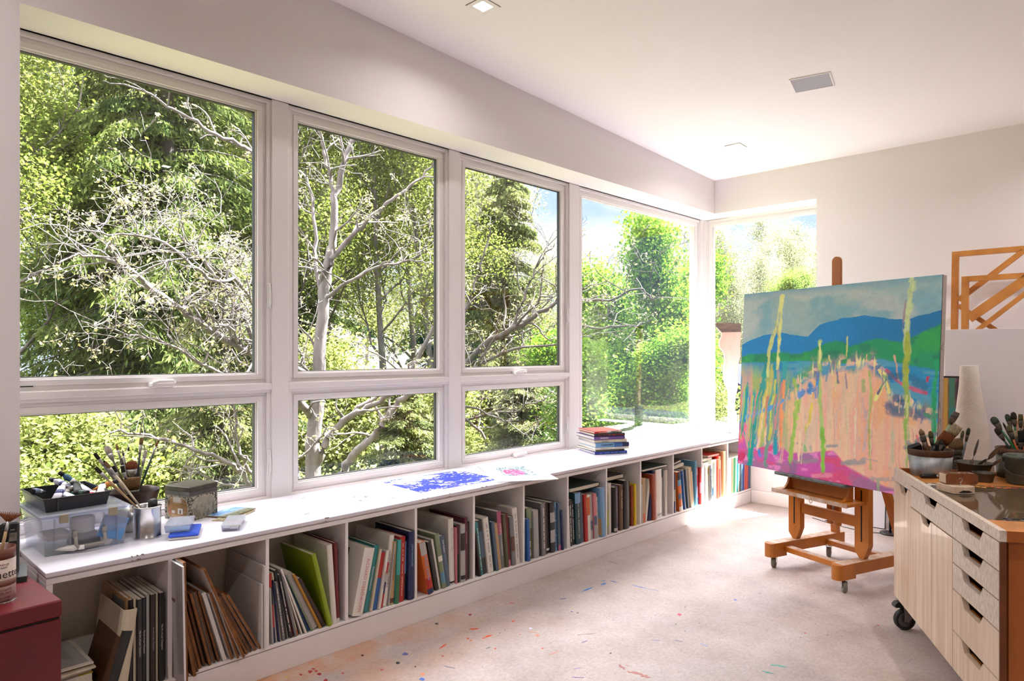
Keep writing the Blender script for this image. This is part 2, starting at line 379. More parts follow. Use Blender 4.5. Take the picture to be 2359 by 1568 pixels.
# recessed square downlights, lit, and a flush ceiling vent
M_lamp = bpy.data.materials.new('lit_lamp'); M_lamp.use_nodes = True
_n = M_lamp.node_tree; _n.nodes.clear(); _e = _n.nodes.new('ShaderNodeEmission'); _e.inputs[0].default_value = (1, .9, .74, 1); _e.inputs[1].default_value = 9
_o = _n.nodes.new('ShaderNodeOutputMaterial'); _n.links.new(_e.outputs[0], _o.inputs[0])
LAMP_W = 1.2
TILT = math.degrees(math.atan(-.0455))
def downlight(x, y, label, power=LAMP_W):
    o = thing('recessed_downlight', label, 'ceiling light', (x, y, CZ(y)), rot=(math.radians(TILT), 0, 0), group='square ceiling downlights')
    b = MB().mat(M_trim); s_ = .062; t_ = .036
    for a in ((-s_, s_, -s_, -t_), (-s_, s_, t_, s_), (-s_, -t_, -t_, t_), (t_, s_, -t_, t_)): b.box(*a, -.004, .0, .001)
    b.build('trim_ring', o)
    MB().mat(M_lamp).box(-.034, .034, -.034, .034, -.0025, -.0015).build('lamp_lens', o)
    b = MB().mat(M_dark)
    for a in ((-s_-.003, s_+.003, -s_-.003, -s_), (-s_-.003, s_+.003, s_, s_+.003), (-s_-.003, -s_, -s_, s_), (s_, s_+.003, -s_, s_)): b.box(*a, -.001, 0)
    b.build('shadow_gap', o)
    d = bpy.data.lights.new('downlight_beam', 'AREA'); d.size = .07; d.energy = power; d.color = (1, .95, .94); d.spread = math.radians(150)
    l = bpy.data.objects.new('downlight_beam', d); COL.objects.link(l); l.location = (x, y, CZ(y)-.012)
downlight(-2.54, 2.436, 'lit square downlight at the top edge of the view, nearest in the ceiling')
downlight(-2.508, 5.215, 'lit square downlight in the bright ceiling near the back corner')
for x_, y_, l_ in ((.15, 2.44, 'above the near end of the cart'), (.15, 5.2, 'right of the ceiling vent'), (.15, -.4, 'behind the camera'), (-2.54, -.4, 'above the red cabinet')): downlight(x_, y_, 'added fill downlight outside the view, '+l_, 4.6)  # unseen downlights added as fill to brighten the interior
o = thing('ceiling_vent', 'flush rectangular grey vent in the white ceiling', 'ceiling vent', (-1.609, 4.394, CZ(4.394)), rot=(math.radians(TILT), 0, math.radians(12)))
b = MB().mat(M_trim)
for a in ((-.118, .118, -.112, -.104), (-.118, .118, .104, .112), (-.118, -.110, -.104, .104), (.110, .118, -.104, .104)): b.box(*a, -.007, 0, .001)
b.build('vent_frame', o)
MB().mat(mat('grey_grille_cloth', srgb(176, 174, 184), .9, bump=.4, bscale=400)).box(-.110, .110, -.104, .104, -.004, -.001).build('vent_grille', o)
# ------------------------------------------------------------------ outdoors
def leaf_mat(name, c0, c1, trans=.45, rough=.5):
    m = bpy.data.materials.new(name); m.use_nodes = True; n = m.node_tree; n.nodes.clear(); N = n.nodes.new; L = n.links.new
    c0 = tuple(min(.9, v*1.22) for v in c0); c1 = tuple(min(.9, v*1.22) for v in c1)
    a = N('ShaderNodeAttribute'); a.attribute_name = 'var'
    r = N('ShaderNodeValToRGB'); L(a.outputs['Fac'], r.inputs[0]); r.color_ramp.elements[0].color = tuple(c0)+(1,); r.color_ramp.elements[1].color = tuple(c1)+(1,)
    d = N('ShaderNodeBsdfDiffuse'); t = N('ShaderNodeBsdfTranslucent'); L(r.outputs[0], d.inputs[0])
    hs = N('ShaderNodeHueSaturation'); hs.inputs['Hue'].default_value = .485; hs.inputs['Saturation'].default_value = 1.1; hs.inputs['Value'].default_value = 1.25; L(r.outputs[0], hs.inputs['Color']); L(hs.outputs[0], t.inputs[0])
    x = N('ShaderNodeMixShader'); x.inputs[0].default_value = trans; L(d.outputs[0], x.inputs[1]); L(t.outputs[0], x.inputs[2])
    o = N('ShaderNodeOutputMaterial'); L(x.outputs[0], o.inputs[0]); return m
M_bark = mat('grey_bark', srgb(98, 91, 90), .9, var=.45, scale=14, bump=.5, bscale=40, aniso=(1, 1, .35))
M_bark_d = mat('dark_bark', srgb(66, 60, 56), .95, var=.4, scale=10, bump=.4, bscale=30, aniso=(1, 1, .3))
M_bark_p = mat('pale_bark', srgb(150, 140, 130), .9, var=.35, scale=12, bump=.3, bscale=30)
LM = dict(
    lime=leaf_mat('lime_leaves', srgb(76, 88, 42), srgb(136, 142, 88)),
    fresh=leaf_mat('fresh_leaves', srgb(58, 80, 38), srgb(112, 128, 68)),
    hedge=leaf_mat('bright_leaves', srgb(66, 98, 36), srgb(124, 152, 70), .5),
    pale=leaf_mat('pale_spring_leaves', srgb(96, 100, 76), srgb(138, 142, 112), .5),
    conifer=leaf_mat('conifer_needles', srgb(36, 50, 28), srgb(92, 104, 58), .25),
    cedar=leaf_mat('cedar_needles', srgb(52, 64, 38), srgb(108, 114, 72), .3),
    bud=leaf_mat('buds', srgb(120, 118, 78), srgb(150, 146, 106), .35))
class Tree:
    def __init__(s, seed): s.rs = np.random.RandomState(seed); s.tv = []; s.tf = []; s.n = 0; s.tips = []; s.lv = []; s.lvar = []
    def limb(s, pts, r0, r1, n=6):
        pts = np.array(pts, float); m = len(pts); d = np.gradient(pts, axis=0); d /= np.linalg.norm(d, axis=1, keepdims=True)+1e-9
        ref = np.where(np.abs(d[:, 2:3]) < .9, np.array([[0, 0, 1.]]), np.array([[1., 0, 0]]))
        a = np.cross(d, ref); a /= np.linalg.norm(a, axis=1, keepdims=True)+1e-9; b = np.cross(a, d)
        r = np.linspace(r0, r1, m)[:, None, None]; t = np.arange(n)*2*np.pi/n
        ring = pts[:, None]+r*(a[:, None]*np.cos(t)[None, :, None]+b[:, None]*np.sin(t)[None, :, None])
        s.tv.append(ring.reshape(-1, 3)); k = (np.arange(m-1)[:, None]*n+np.arange(n)[None]).ravel(); kk = (np.arange(m-1)[:, None]*n+(np.arange(n)[None]+1) % n).ravel()
        s.tf.append(np.stack([k, kk, kk+n, k+n], 1)+s.n); s.n += m*n
    def grow(s, p, d, L, r, level, maxl, spread=.7, kids=(3, 5), droop=0.0, up=.15, wob=.18, seg=5, minr=.002, ratio=.62, tipn=1):
        rs = s.rs; pts = [np.array(p, float)]; d = np.array(d, float); d /= np.linalg.norm(d)
        for i in range(seg):
            d = d+rs.randn(3)*wob; d[2] += up*.3-droop*.3; d /= np.linalg.norm(d); pts.append(pts[-1]+d*L/seg)
        s.limb(pts, r, max(r*.45, minr), 7 if level == 0 else (5 if level < 3 else 3))
        if level >= maxl: 
            for q in pts[1:]: s.tips.append((q, d.copy(), level))
            return
        nk = rs.randint(kids[0], kids[1]+1)
        for i in range(nk):
            f = .3+.7*(i+rs.rand())/nk; j = f*seg; a = int(min(j, seg-1)); q = pts[a]+(pts[a+1]-pts[a])*(j-a)
            ax = rs.randn(3); ax -= ax.dot(d)*d; ax /= np.linalg.norm(ax)+1e-9
            nd = d*(1-spread*.5)+ax*spread
            s.grow(q, nd, L*ratio*(1.1-.45*f)*(.8+.4*rs.rand()), max(r*.5*(1.05-.4*f), minr), level+1, maxl, spread, kids, droop, up, wob*1.15, max(3, seg-1), minr, ratio)
        s.tips.append((pts[-1], d.copy(), level+1))
    def leaves(s, cs, size, elong=1.5, flat=.5, hang=0.0, dirs=None):
        """one kite-shaped leaf per centre"""
        rs = s.rs; cs = np.asarray(cs, float); k = len(cs); sz = size*(.6+.8*rs.rand(k, 1))
        nrm = rs.randn(k, 3)*np.array([1, 1, .8]); nrm[:, 2] += flat*np.sign(rs.randn(k))*2; nrm /= np.linalg.norm(nrm, axis=1, keepdims=True)
        a = rs.randn(k, 3) if dirs is None else dirs+rs.randn(k, 3)*.35
        a[:, 2] -= hang; a -= (a*nrm).sum(1, keepdims=True)*nrm; a /= np.linalg.norm(a, axis=1, keepdims=True)+1e-9; b = np.cross(nrm, a)
        q = np.stack([cs-a*sz*elong*.5, cs+b*sz*.5-a*sz*.1, cs+a*sz*elong*.5, cs-b*sz*.5-a*sz*.1], 1)
        s.lv.append(q.reshape(-1, 3)); s.lvar.append(np.clip(rs.rand(k)*.6+.2+.25*rs.randn(1)+.15*rs.randn(k), 0, 1))
    def mesh(s, what, m):
        if what == 'wood': v = np.concatenate(s.tv); f = np.concatenate(s.tf)
        else: v = np.concatenate(s.lv); f = np.arange(len(v)).reshape(-1, 4)
        me = bpy.data.meshes.new(what); me.vertices.add(len(v)); me.vertices.foreach_set('co', v.astype(np.float32).ravel())
        me.loops.add(f.size); me.loops.foreach_set('vertex_index', f.astype(np.int32).ravel()); me.polygons.add(len(f))
        me.polygons.foreach_set('loop_start', np.arange(0, f.size, 4, dtype=np.int32)); me.polygons.foreach_set('loop_total', np.full(len(f), 4, np.int32)); me.update(calc_edges=True)
        if what == 'wood': me.polygons.foreach_set('use_smooth', np.ones(len(f), bool))
        else: at = me.attributes.new('var', 'FLOAT', 'FACE'); at.data.foreach_set('value', np.concatenate(s.lvar).astype(np.float32))
        me.materials.append(m); return me
def tip_cloud(t, per, rad, rs):
    P = np.array([p for p, d, l in t.tips]); return np.repeat(P, per, 0)+rs.randn(len(P)*per, 3)*rad
def deciduous(seed, H=9.0, lean=(0, 0), r=.13, per=14, rad=.16, size=.075, maxl=3, spread=.75, kids=(4, 6), crown=.25, slim=1.0):
    t = Tree(seed); rs = t.rs; n = 12; pts = [np.zeros(3)]; d = np.array([lean[0], lean[1], 1.0])
    for i in range(n): d = d+np.append(rs.randn(2)*.05, 0); d /= np.linalg.norm(d); pts.append(pts[-1]+d*H/n)
    t.limb(pts, r, r*.15, 8); pts = np.array(pts)
    nb = int(17*H/9)
    for i in range(nb):
        f = crown+(1-crown)*(i+rs.rand())/nb; j = f*n; a = int(min(j, n-1)); q = pts[a]+(pts[a+1]-pts[a])*(j-a); th = rs.rand()*6.283
        t.grow(q, (math.cos(th)*slim, math.sin(th)*slim, .55+.8*f), H*.27*(1.15-.75*f)*(.8+.4*rs.rand()), r*.33*(1.1-.6*f), 1, maxl, spread, kids, up=.35)
    t.leaves(tip_cloud(t, per, rad, rs), size); return t
def conifer(seed, H=13.0, R=2.6, rows=46, per=150, size=.16, hang=.9):
    t = Tree(seed); rs = t.rs; t.limb([(0, 0, H*i/10) for i in range(11)], .22, .03, 8)
    for i in range(rows):
        f = i/rows; z = .6+(H-.8)*f; rr = R*(1-f)**.8*(.75+.4*rs.rand())+.2
        for k in range(6):
            th = rs.rand()*6.283; L = rr*(.8+.35*rs.rand()); dx, dy = math.cos(th), math.sin(th); z0 = z+rs.rand()*.25
            us = np.linspace(0, 1, 6); pts = np.stack([dx*L*us, dy*L*us, z0+.22*L*us-.42*L*us**2], 1); t.limb(pts, .028*(1-f)+.008, .004, 3)
            u = rs.rand(per)**.7; side = rs.randn(per)*.19*L*(1.15-u)+rs.randn(per)*.05
            c = np.stack([dx*L*u-dy*side, dy*L*u+dx*side, z0+.22*L*u-.42*L*u**2-np.abs(side)*.35-rs.rand(per)*.16], 1)
            dr = np.stack([np.full(per, dx)-dy*np.sign(side)*.8, np.full(per, dy)+dx*np.sign(side)*.8, np.full(per, -.4)], 1)
            t.leaves(c, size, 3.6, .25, hang, dr)
    return t
_tc = {}
def tree_kind(key, t, lm, bm):
    if key in _tc: return _tc[key]
    _tc[key] = (t.mesh('wood', bm), t.mesh('foliage', LM[lm])); return _tc[key]
def plant(name, key, label, cat, loc, rz=0, sc=1.0, group=None, szx=1.0):
    o = thing(name, label, cat, loc, rz, group); o.scale = (sc*szx, sc*szx, sc)
    for nm, me in zip(('trunk', 'foliage'), _tc[key]):
        c = bpy.data.objects.new(nm, me); COL.objects.link(c); c.parent = o
    return o
# ground falls away from the house
def gz(x, y):
    d = max(0, -x-4)+max(0, y-7)*.5; return -2.6-min(3.0, d*.03)
nx = 50; b = MB().mat(mat('woodland_ground', srgb(96, 92, 58), .95, var=.5, scale=1.5, col2=srgb(60, 74, 34), bump=.6, bscale=9))
gx = np.linspace(-75, 25, nx); gy = np.linspace(-30, 90, nx)
b.add([(x, y, gz(x, y)+.15*math.sin(x*1.3)*math.cos(y*.9)) for y in gy for x in gx], [(j*nx+i, j*nx+i+1, (j+1)*nx+i+1, (j+1)*nx+i) for j in range(nx-1) for i in range(nx-1)], True)
tag(b.build('ground'), kind='structure')

tree_kind('maple_a', deciduous(11, 10, per=54, size=.042, rad=.2), 'fresh', M_bark_d)
tree_kind('maple_b', deciduous(23, 10, per=42, size=.040, r=.11, slim=.8, rad=.2), 'lime', M_bark)
tree_kind('maple_c', deciduous(31, 11, per=24, size=.038, r=.10, crown=.35, rad=.22), 'lime', M_bark)
tree_kind('birch_a', deciduous(41, 13, per=8, size=.05, r=.09, crown=.3, rad=.2, slim=.5, spread=.6), 'pale', M_bark_p)
tree_kind('birch_b', deciduous(43, 13, per=12, size=.05, r=.08, crown=.2, rad=.22, slim=.5, spread=.6), 'pale', M_bark_p)
tree_kind('hedge', deciduous(57, 6, per=60, size=.042, r=.07, crown=.05, rad=.19, slim=.5, spread=.6), 'hedge', M_bark_d)
tree_kind('shrub', deciduous(61, 3.2, per=90, size=.036, r=.04, crown=.05, rad=.2, slim=1.1, kids=(3, 5)), 'lime', M_bark)
tree_kind('hemlock', conifer(5, per=560, size=.034, R=2.9), 'conifer', M_bark_d)
tree_kind('cedar', conifer(9, 9, 2.1, 36, 420, .030), 'cedar', M_bark_d)
for k_, v_ in _tc.items(): print('TREE', k_, [len(m.polygons) for m in v_])
TR = []
_F = V(-math.sin(YAW), math.cos(YAW), 0); _R = V(math.cos(YAW), math.sin(YAW), 0)
def at(u, v, dist):
    """the point the camera sees at (u, v) of the 2359x1568 photograph, dist metres away over the ground"""
    r = _F+_R*((u-1179.5)/1576)+V(0, 0, (809-v)/1576); k = dist/math.hypot(r.x, r.y); return V(0, 0, CAM_H)+r*k
def smooth(P, k=5):
    P = [P[0]*2-P[1]]+list(P)+[P[-1]*2-P[-2]]; out = []
    for i in range(1, len(P)-2):
        for j in range(k):
            t = j/k; a, b_, c, d = P[i-1], P[i], P[i+1], P[i+2]
            out.append(.5*((2*b_)+(c-a)*t+(2*a-5*b_+4*c-d)*t*t+(3*b_-a-3*c+d)*t**3))
    return out+[P[-2]]
def guided(name, label, seed, limbs, bm, lm='bud', side=9, L=.62, per=1, bsize=.017, cat='tree'):
    t = Tree(seed); rs = t.rs
    for L_ in limbs:
        (r0, r1), P, dens = L_
        P = smooth([at(*p) for p in P]); P = [np.array(q)+rs.randn(3)*.012 for q in P]
        t.limb(P, r0, r1, 9 if r0 > .05 else 6)
        n = int(len(P)*dens*.55)
        for i in range(n):
            j = rs.rand()*(len(P)-1); a = int(j); q = P[a]+(P[min(a+1, len(P)-1)]-P[a])*(j-a); d = P[min(a+1, len(P)-1)]-P[max(a-1, 0)]; d = d/(np.linalg.norm(d)+1e-9)
            ax = rs.randn(3); ax[2] = abs(ax[2])*.8; ax /= np.linalg.norm(ax)
            rr = r0+(r1-r0)*j/len(P)
            t.grow(q, d*.5+ax*.9, L*(.5+rs.rand()*.8), min(.016, rr*.5), 1, 3, .8, (2, 4), up=.1, wob=.3, seg=5, minr=.0022, ratio=.6)
    P = tip_cloud(t, per, .012, rs); P = P[rs.rand(len(P)) < .3]; P = np.repeat(P, 3, 0)+rs.randn(len(P)*3, 3)*.012; t.leaves(P, bsize, 1.6)
    print('GUIDED', len(P), sum(len(f) for f in t.tf))
    c = limbs[0][1][0]; g = at(*c); base = V(g.x, g.y, gz(g.x, g.y))
    o = thing(name, label, cat, base)
    for nm, m_ in (('wood', bm), ('foliage', LM[lm])):
        me = t.mesh(nm, m_); me.transform(Matrix.Translation(-base)); ob = bpy.data.objects.new('trunk' if nm == 'wood' else 'buds', me); COL.objects.link(ob); ob.parent = o
    return o
D = 7.6
guided('budding_tree', 'grey-barked tree with bare budding branches, forked trunk right outside the second window', 71, [
    ((.105, .075), [(712, 1560, D), (716, 1300, D), (716, 1120, D), (722, 1000, D)], 0),
    ((.078, .05), [(722, 1010, D), (735, 850, D), (742, 700, D), (762, 570, D)], .12),
    ((.05, .014), [(762, 570, D), (775, 450, D), (798, 355, D), (826, 290, D), (838, 240, D)], .5),
    ((.034, .01), [(738, 650, D), (775, 585, D-.1), (835, 518, D-.2), (890, 468, D-.3), (950, 428, D-.3), (1003, 372, D-.3)], .6),
    ((.03, .008), [(740, 700, D), (728, 600, D+.1), (722, 480, D+.2), (700, 402, D+.3), (660, 390, D+.4)], .6),
    ((.03, .008), [(772, 480, D), (760, 400, D), (742, 340, D), (734, 280, D), (740, 200, D)], .6),
    ((.022, .006), [(745, 690, D), (800, 650, D-.2), (880, 612, D-.4), (960, 600, D-.5), (1010, 606, D-.5)], 1.2),
    ((.045, .02), [(724, 1075, D), (760, 1005, D-.1), (800, 962, D-.2), (862, 930, D-.3), (925, 882, D-.4), (985, 790, D-.5), (1015, 700, D-.5)], .35),
    ((.03, .012), [(765, 1000, D-.1), (830, 935, D-.1), (885, 905, D-.1), (930, 880, D-.1), (1010, 850, D-.2)], .35),
    ((.055, .03), [(745, 1250, D+.6), (782, 1110, D+.5), (812, 1050, D+.4), (870, 990, D+.4), (905, 940, D+.4), (948, 902, D+.4), (1030, 850, D+.4)], .25),
    ((.02, .008), [(735, 900, D), (700, 840, D-.2), (682, 780, D-.3), (676, 700, D-.3)], .8),
    ((.05, .04), [(655, 1010, D-.5), (680, 1075, D-.4), (700, 1160, D-.2)], .2),
    # long limbs reaching left across the first window
    ((.045, .007), [(722, 960, D), (650, 880, 7.2), (583, 818, 6.9), (520, 782, 6.7), (430, 722, 6.5), (340, 652, 6.3), (280, 612, 6.2), (210, 588, 6.1), (130, 600, 6.0)], 1.5),
    ((.03, .006), [(700, 860, 7.4), (600, 800, 7), (545, 700, 6.8), (490, 622, 6.7), (425, 560, 6.6), (360, 500, 6.6)], 1.5),
    ((.02, .005), [(650, 840, 7.1), (560, 660, 6.4), (480, 640, 6.2), (380, 560, 6), (250, 540, 5.9), (120, 520, 5.9)], 1.6),
    ((.026, .005), [(690, 480, 7.4), (583, 352, 7), (500, 312, 6.8), (420, 262, 6.7), (330, 212, 6.6), (240, 182, 6.5)], .9),
    ((.018, .005), [(640, 900, 7.1), (480, 848, 6.4), (400, 792, 6.2), (300, 772, 6.1), (190, 740, 6)], 1.3),
    ((.03, .01), [(700, 1180, 7.6), (583, 1118, 7.2), (520, 1062, 7), (440, 1034, 6.9), (360, 1010, 6.9), (250, 990, 6.9)], .9),
    ((.022, .008), [(640, 1130, 7.3), (572, 1080, 7.1), (548, 1020, 7), (536, 940, 7), (520, 870, 7)], .7),
], M_bark)
guided('budding_tree', 'dark slender tree with bare twiggy branches crossing the third and fourth windows', 73, [
    ((.07, .05), [(1030, 1500, 8.4), (1035, 1100, 8.4), (1040, 880, 8.4)], .1),
    ((.05, .012), [(1040, 900, 8.4), (1110, 800, 8.2), (1180, 758, 8), (1240, 722, 7.9), (1290, 690, 7.8), (1345, 662, 7.7)], 1.3),
    ((.03, .008), [(1040, 870, 8.4), (1085, 850, 8.2), (1160, 812, 8), (1280, 790, 7.8), (1360, 770, 7.7)], 1.2),
    ((.024, .006), [(1040, 840, 8.4), (1070, 720, 8.3), (1100, 640, 8.3), (1122, 560, 8.3), (1142, 495, 8.3)], .8),
    ((.02, .005), [(1180, 760, 8), (1222, 650, 7.9), (1250, 590, 7.9), (1280, 560, 7.9)], .8),
    ((.02, .006), [(1290, 700, 7.8), (1345, 692, 7.7), (1420, 684, 7.6), (1472, 664, 7.5), (1505, 690, 7.5), (1525, 668, 7.5)], .7),
    ((.018, .005), [(1290, 745, 7.8), (1345, 752, 7.6), (1445, 752, 7.5), (1500, 735, 7.4)], .8),
    ((.018, .005), [(1120, 1010, 8.2), (1060, 940, 8.2), (1140, 960, 8), (1190, 985, 7.9), (1230, 1020, 7.8)], .8),
    ((.02, .006), [(1040, 980, 8.4), (1120, 955, 8.1), (1200, 940, 7.9), (1280, 905, 7.8)], .8),
], M_bark_d)
def P2(u, d): r = _F+_R*((u-1179.5)/1576); k = d/math.hypot(r.x, r.y); return r.x*k, r.y*k
def put(name, key, label, u, d, sc, rz=0, group=None, dz=0, cat='tree', szx=1.0):
    x, y = P2(u, d); return plant(name, key, label, cat, (x, y, gz(x, y)+dz), rz, sc, group, szx)
put('hemlock_tree', 'hemlock', 'big dark drooping evergreen filling the middle of the first window', 385, 13, 1.08, 20, szx=.92)
put('hemlock_tree', 'hemlock', 'dark evergreen behind and right of the biggest evergreen', 600, 19, 1.1, 140)
put('cedar_tree', 'cedar', 'feathery olive cedar seen low in the first window by the post', 520, 9.6, .62, 60, szx=1.1)
put('cedar_tree', 'cedar', 'mid-size dark cedar in the middle of the third window', 1165, 16, .98, 200)
put('cedar_tree', 'cedar', 'low spreading evergreen seen through the bottom of the third window', 1200, 11.5, .42, 90, szx=1.8)
put('cedar_tree', 'cedar', 'low spreading evergreen behind the limbs of the second window', 930, 10.6, .40, 10, szx=1.8)
put('pine_tree', 'hemlock', 'tall pine whose top shows upper left in the third window', 1075, 24, 1.02, 300)
put('maple_tree', 'maple_c', 'lime green maple at the left edge of the first window', 30, 12.5, 1.0, 15)
put('maple_tree', 'maple_a', 'leafy green maple between the left window edge and the big evergreen', 150, 16, .82, 75)
put('leafy_shrub', 'shrub', 'bright green leafy shrub at the lower left corner of the first window', 95, 8.2, 1.02, 0, cat='shrub', szx=1.05)
put('leafy_shrub', 'shrub', 'bright green leafy shrub under the big evergreen in the first window', 265, 8.9, 1.0, 100, cat='shrub', szx=1.1)
put('leafy_shrub', 'shrub', 'bright green shrub behind the forked trunk in the second window', 800, 12, 1.25, 40, cat='shrub', szx=1.1)
put('leafy_shrub', 'shrub', 'green shrub low at the right of the second window', 980, 12.5, 1.05, 220, cat='shrub', szx=1.2)
put('hedge_tree', 'hedge', 'bright green leafy tree in the centre of the tall fourth window', 1440, 12.5, .86, 0, szx=1.0)
put('hedge_tree', 'hedge', 'tallest bright green leafy tree right of centre in the fourth window', 1500, 12.0, .95, 120, szx=.85)
put('hedge_tree', 'hedge', 'bright green leafy tree against the corner post of the fourth window', 1560, 12.6, .88, 240, szx=.8)
put('leafy_shrub', 'shrub', 'rounded green shrub outside the corner window beside the driftwood', 1672, 12, 1.0, 60, cat='shrub')
put('hedge_tree', 'hedge', 'low green tree filling the lower left of the fourth window', 1385, 10.6, .66, 30, szx=1.2)
put('hedge_tree', 'hedge', 'low green tree filling the lower middle of the fourth window', 1480, 10.9, .66, 190, szx=1.2)
put('maple_tree', 'maple_a', 'fresh green maple above the canvas corner in the corner window', 1840, 21, .60, 10)
i = 0; rr = random.Random(4); NTH = ['first', 'second', 'third', 'fourth', 'fifth', 'sixth', 'seventh', 'eighth', 'ninth', 'tenth', 'eleventh', 'twelfth']
def win(u): return 0 if u < 600 else 1 if u < 1010 else 2 if u < 1290 else 3 if u < 1620 else 4
WINN = ['first window', 'second window', 'third window', 'fourth window', 'corner window']
def nth_label(what, u, all_u):
    s_ = sorted(q for q in all_u if win(q) == win(u)); return '%s, %s from left through the %s' % (what, NTH[s_.index(u)], WINN[win(u)])
WOOD = 'trees of the wood beyond the windows'
kinds = ['maple_b', 'maple_c', 'birch_b', 'maple_c', 'birch_a', 'maple_c']
WL_ = [(-60, 19, 1.2), (20, 24, 1.3), (130, 30, 1.35), (250, 24, 1.25), (340, 33, 1.4), (460, 26, 1.3), (560, 34, 1.4), (640, 15, 1.1), (680, 24, 1.3), (770, 17, 1.12), (840, 28, 1.3),
                   (880, 16, 1.05), (950, 21, 1.2), (1010, 15.5, 1.0), (1060, 18, .80), (1130, 27, .72), (1210, 18, .62), (1255, 23, .62), (1000, 33, 1.4), (730, 36, 1.5), (1300, 28, .62)]
for (u, d, s_) in WL_:
    put('maple_tree', kinds[i % 6], nth_label('slender green tree of the far wood', u, [q[0] for q in WL_]), u, d, s_, rr.random()*360, WOOD); i += 1
BL_ = [(1330, 20, 0.45), (1365, 24, 0.52), (1400, 30, 0.59), (1650, 27, 0.54), (1680, 31, 0.61), (1712, 24, 0.50), (1745, 29, 0.63), (1775, 25, 0.54), (1808, 32, 0.70), (1840, 27, 0.61), (1872, 30, 0.68), (1905, 26, 0.61), (1655, 30, .74), (1690, 24, .60), (1730, 34, .80), (1600, 34, 0.67), (1450, 34, 0.63), (1520, 36, 0.67)]
for j, (u, d, s_) in enumerate(BL_):
    put('birch_tree', ('birch_a', 'birch_b')[j % 2], nth_label('tall thin pale yellow-green tree', u, [q[0] for q in BL_]), u, d, s_, rr.random()*360, 'pale trees of the far row')
# pale low roof next to the corner and a dark shingled roof beyond
b = MB().mat(mat('pale_roof_membrane', srgb(84, 86, 100), .9, var=.5, scale=.9, spec=.1, col2=srgb(40, 44, 64))).box(-5.6, 3.5, 9.2, 13.4, -2.9, .05, .02)
tag(b.build('flat_roof_wing'), 'pale low flat roof outside the corner window', 'building')
x, y = P2(1700, 15.5)
b = MB(T(x, y, -2.8)).mat(mat('dark_shingles', srgb(32, 33, 46), .9, var=.4, spec=.1, scale=20, aniso=(1, 1, 3))).prism([(-2.2, 2.55), (0, 3.9), (2.2, 2.55)], -1.2, 3.5, 'y')
o = thing('shed', 'small shed with dark shingle roof behind the green shrub in the corner window', 'building', (0, 0, 0))
b.build('roof', o); MB(T(x, y, -2.8)).mat(mat('shed_wall', srgb(60, 58, 56), .8)).box(-2, 2, -1, 3.3, 0, 2.56).build('wall', o)
# ------------------------------------------------------------------ low bookcase under the windows and its worktop
DIV = [(.579, .598), (.969, .984), (1.357, 1.372), (1.742, 1.757), (2.144, 2.159), (2.543, 2.558), (2.943, 2.958), (3.352, 3.367), (3.764, 3.779), (4.178, 4.193), (4.626, 4.641), (5.072, 5.087), (5.524, 5.539), (5.990, 6.0)]
BKX = -3.094                                   # inside face of the back panel
ZF, ZO = .127, .578                            # shelf floor and opening top
bc = thing('low_bookcase', 'long white low bookcase with thirteen cubbies under the windows', 'bookcase', (SHX, .579, 0))
L_ = T(-SHX, -.579, 0)
MB(L_).mat(M_trim).box(BKX, SHX-.012, .582, 5.995, 0, .1105).box(SHX-.014, SHX-.002, .582, 5.995, 0, .1085, .001).build('plinth', bc)
MB(L_).mat(M_trim).box(BKX, SHX, .579, 5.995, .1135, ZF, .0012).build('bottom_shelf', bc)
MB(L_).mat(M_trim).box(BKX, SHX, .579, 5.995, ZO, .597, .0012).build('top_rail', bc)
for i, (a, c) in enumerate(DIV[:-1]):
    MB(L_).mat(M_trim).box(BKX+.004, SHX-.0008, a, c, ZF, ZO, .001).build('end_panel' if i == 0 else 'divider', bc)
MB(L_).mat(mat('cream_back_panel', srgb(226, 216, 200), .7)).box(BKX, BKX+.004, .598, 5.99, ZF, ZO).build('back_panel', bc)
wt = thing('window_worktop', 'continuous white worktop running along the windows on the low bookcase', 'worktop', (SHX, .575, .597))
L_ = T(-SHX, -.575, -.597)
b = MB(L_).mat(M_lacq); b.box(BKX-.20, SHX+.004, .576, 5.998, .6045, .620, .0015); b.box(WX-.24, -2.165, 5.998, 6.235, .603, .6185, .001); b.build('worktop_slab', wt)
MB(L_).mat(M_trim).box(BKX-.02, SHX-.006, .580, 5.997, .598, .6042).build('spacer_strip', wt)
b = MB(L_).mat(mat('worn_edge_chip', srgb(96, 78, 62), .9))
rr = random.Random(9)
for y, n in ((.86, 7), (1.62, 5), (2.2, 2), (2.38, 2), (2.62, 3), (3.05, 2), (4.9, 2)):
    for k in range(n): yy = y+rr.uniform(-.03, .03); z_ = rr.choice((.6195, .6195, .606)); b.box(SHX-.004, SHX+.0048, yy, yy+rr.uniform(.003, .012), z_-.0015, z_+.0010)
tag(b.build('edge_chips', wt), kind='stuff')
TOPZ = .620
# thin smears of paint on the worktop
b = MB(L_)
rr = random.Random(21)
for y0, x0, c in ((1.95, -2.92, '3c4c8c'), (1.98, -3.02, '5060a0'), (2.02, -2.98, '444455'), (2.1, -2.85, '556688'), (1.86, -2.80, 'e09030'), (2.25, -2.95, '667090'), (2.3, -2.84, '777777'), (1.78, -3.18, '4050a0'), (2.42, -2.90, '8090c0'), (1.62, -2.86, '555555')):
    b.mat(mat('smear_'+c, hexc(c), .6)); a = rr.uniform(0, 3.1); l = rr.uniform(.008, .03)
    p = [(x0+math.cos(a+t)*l*(1 if k % 2 else .25)*.4, y0+math.sin(a+t)*l*(1 if k % 2 else .3)) for k, t in enumerate([i*math.pi/4 for i in range(8)])]
    b.prism(p, TOPZ-.0002, TOPZ+.0003)
tag(b.build('paint_smears', wt), kind='stuff')

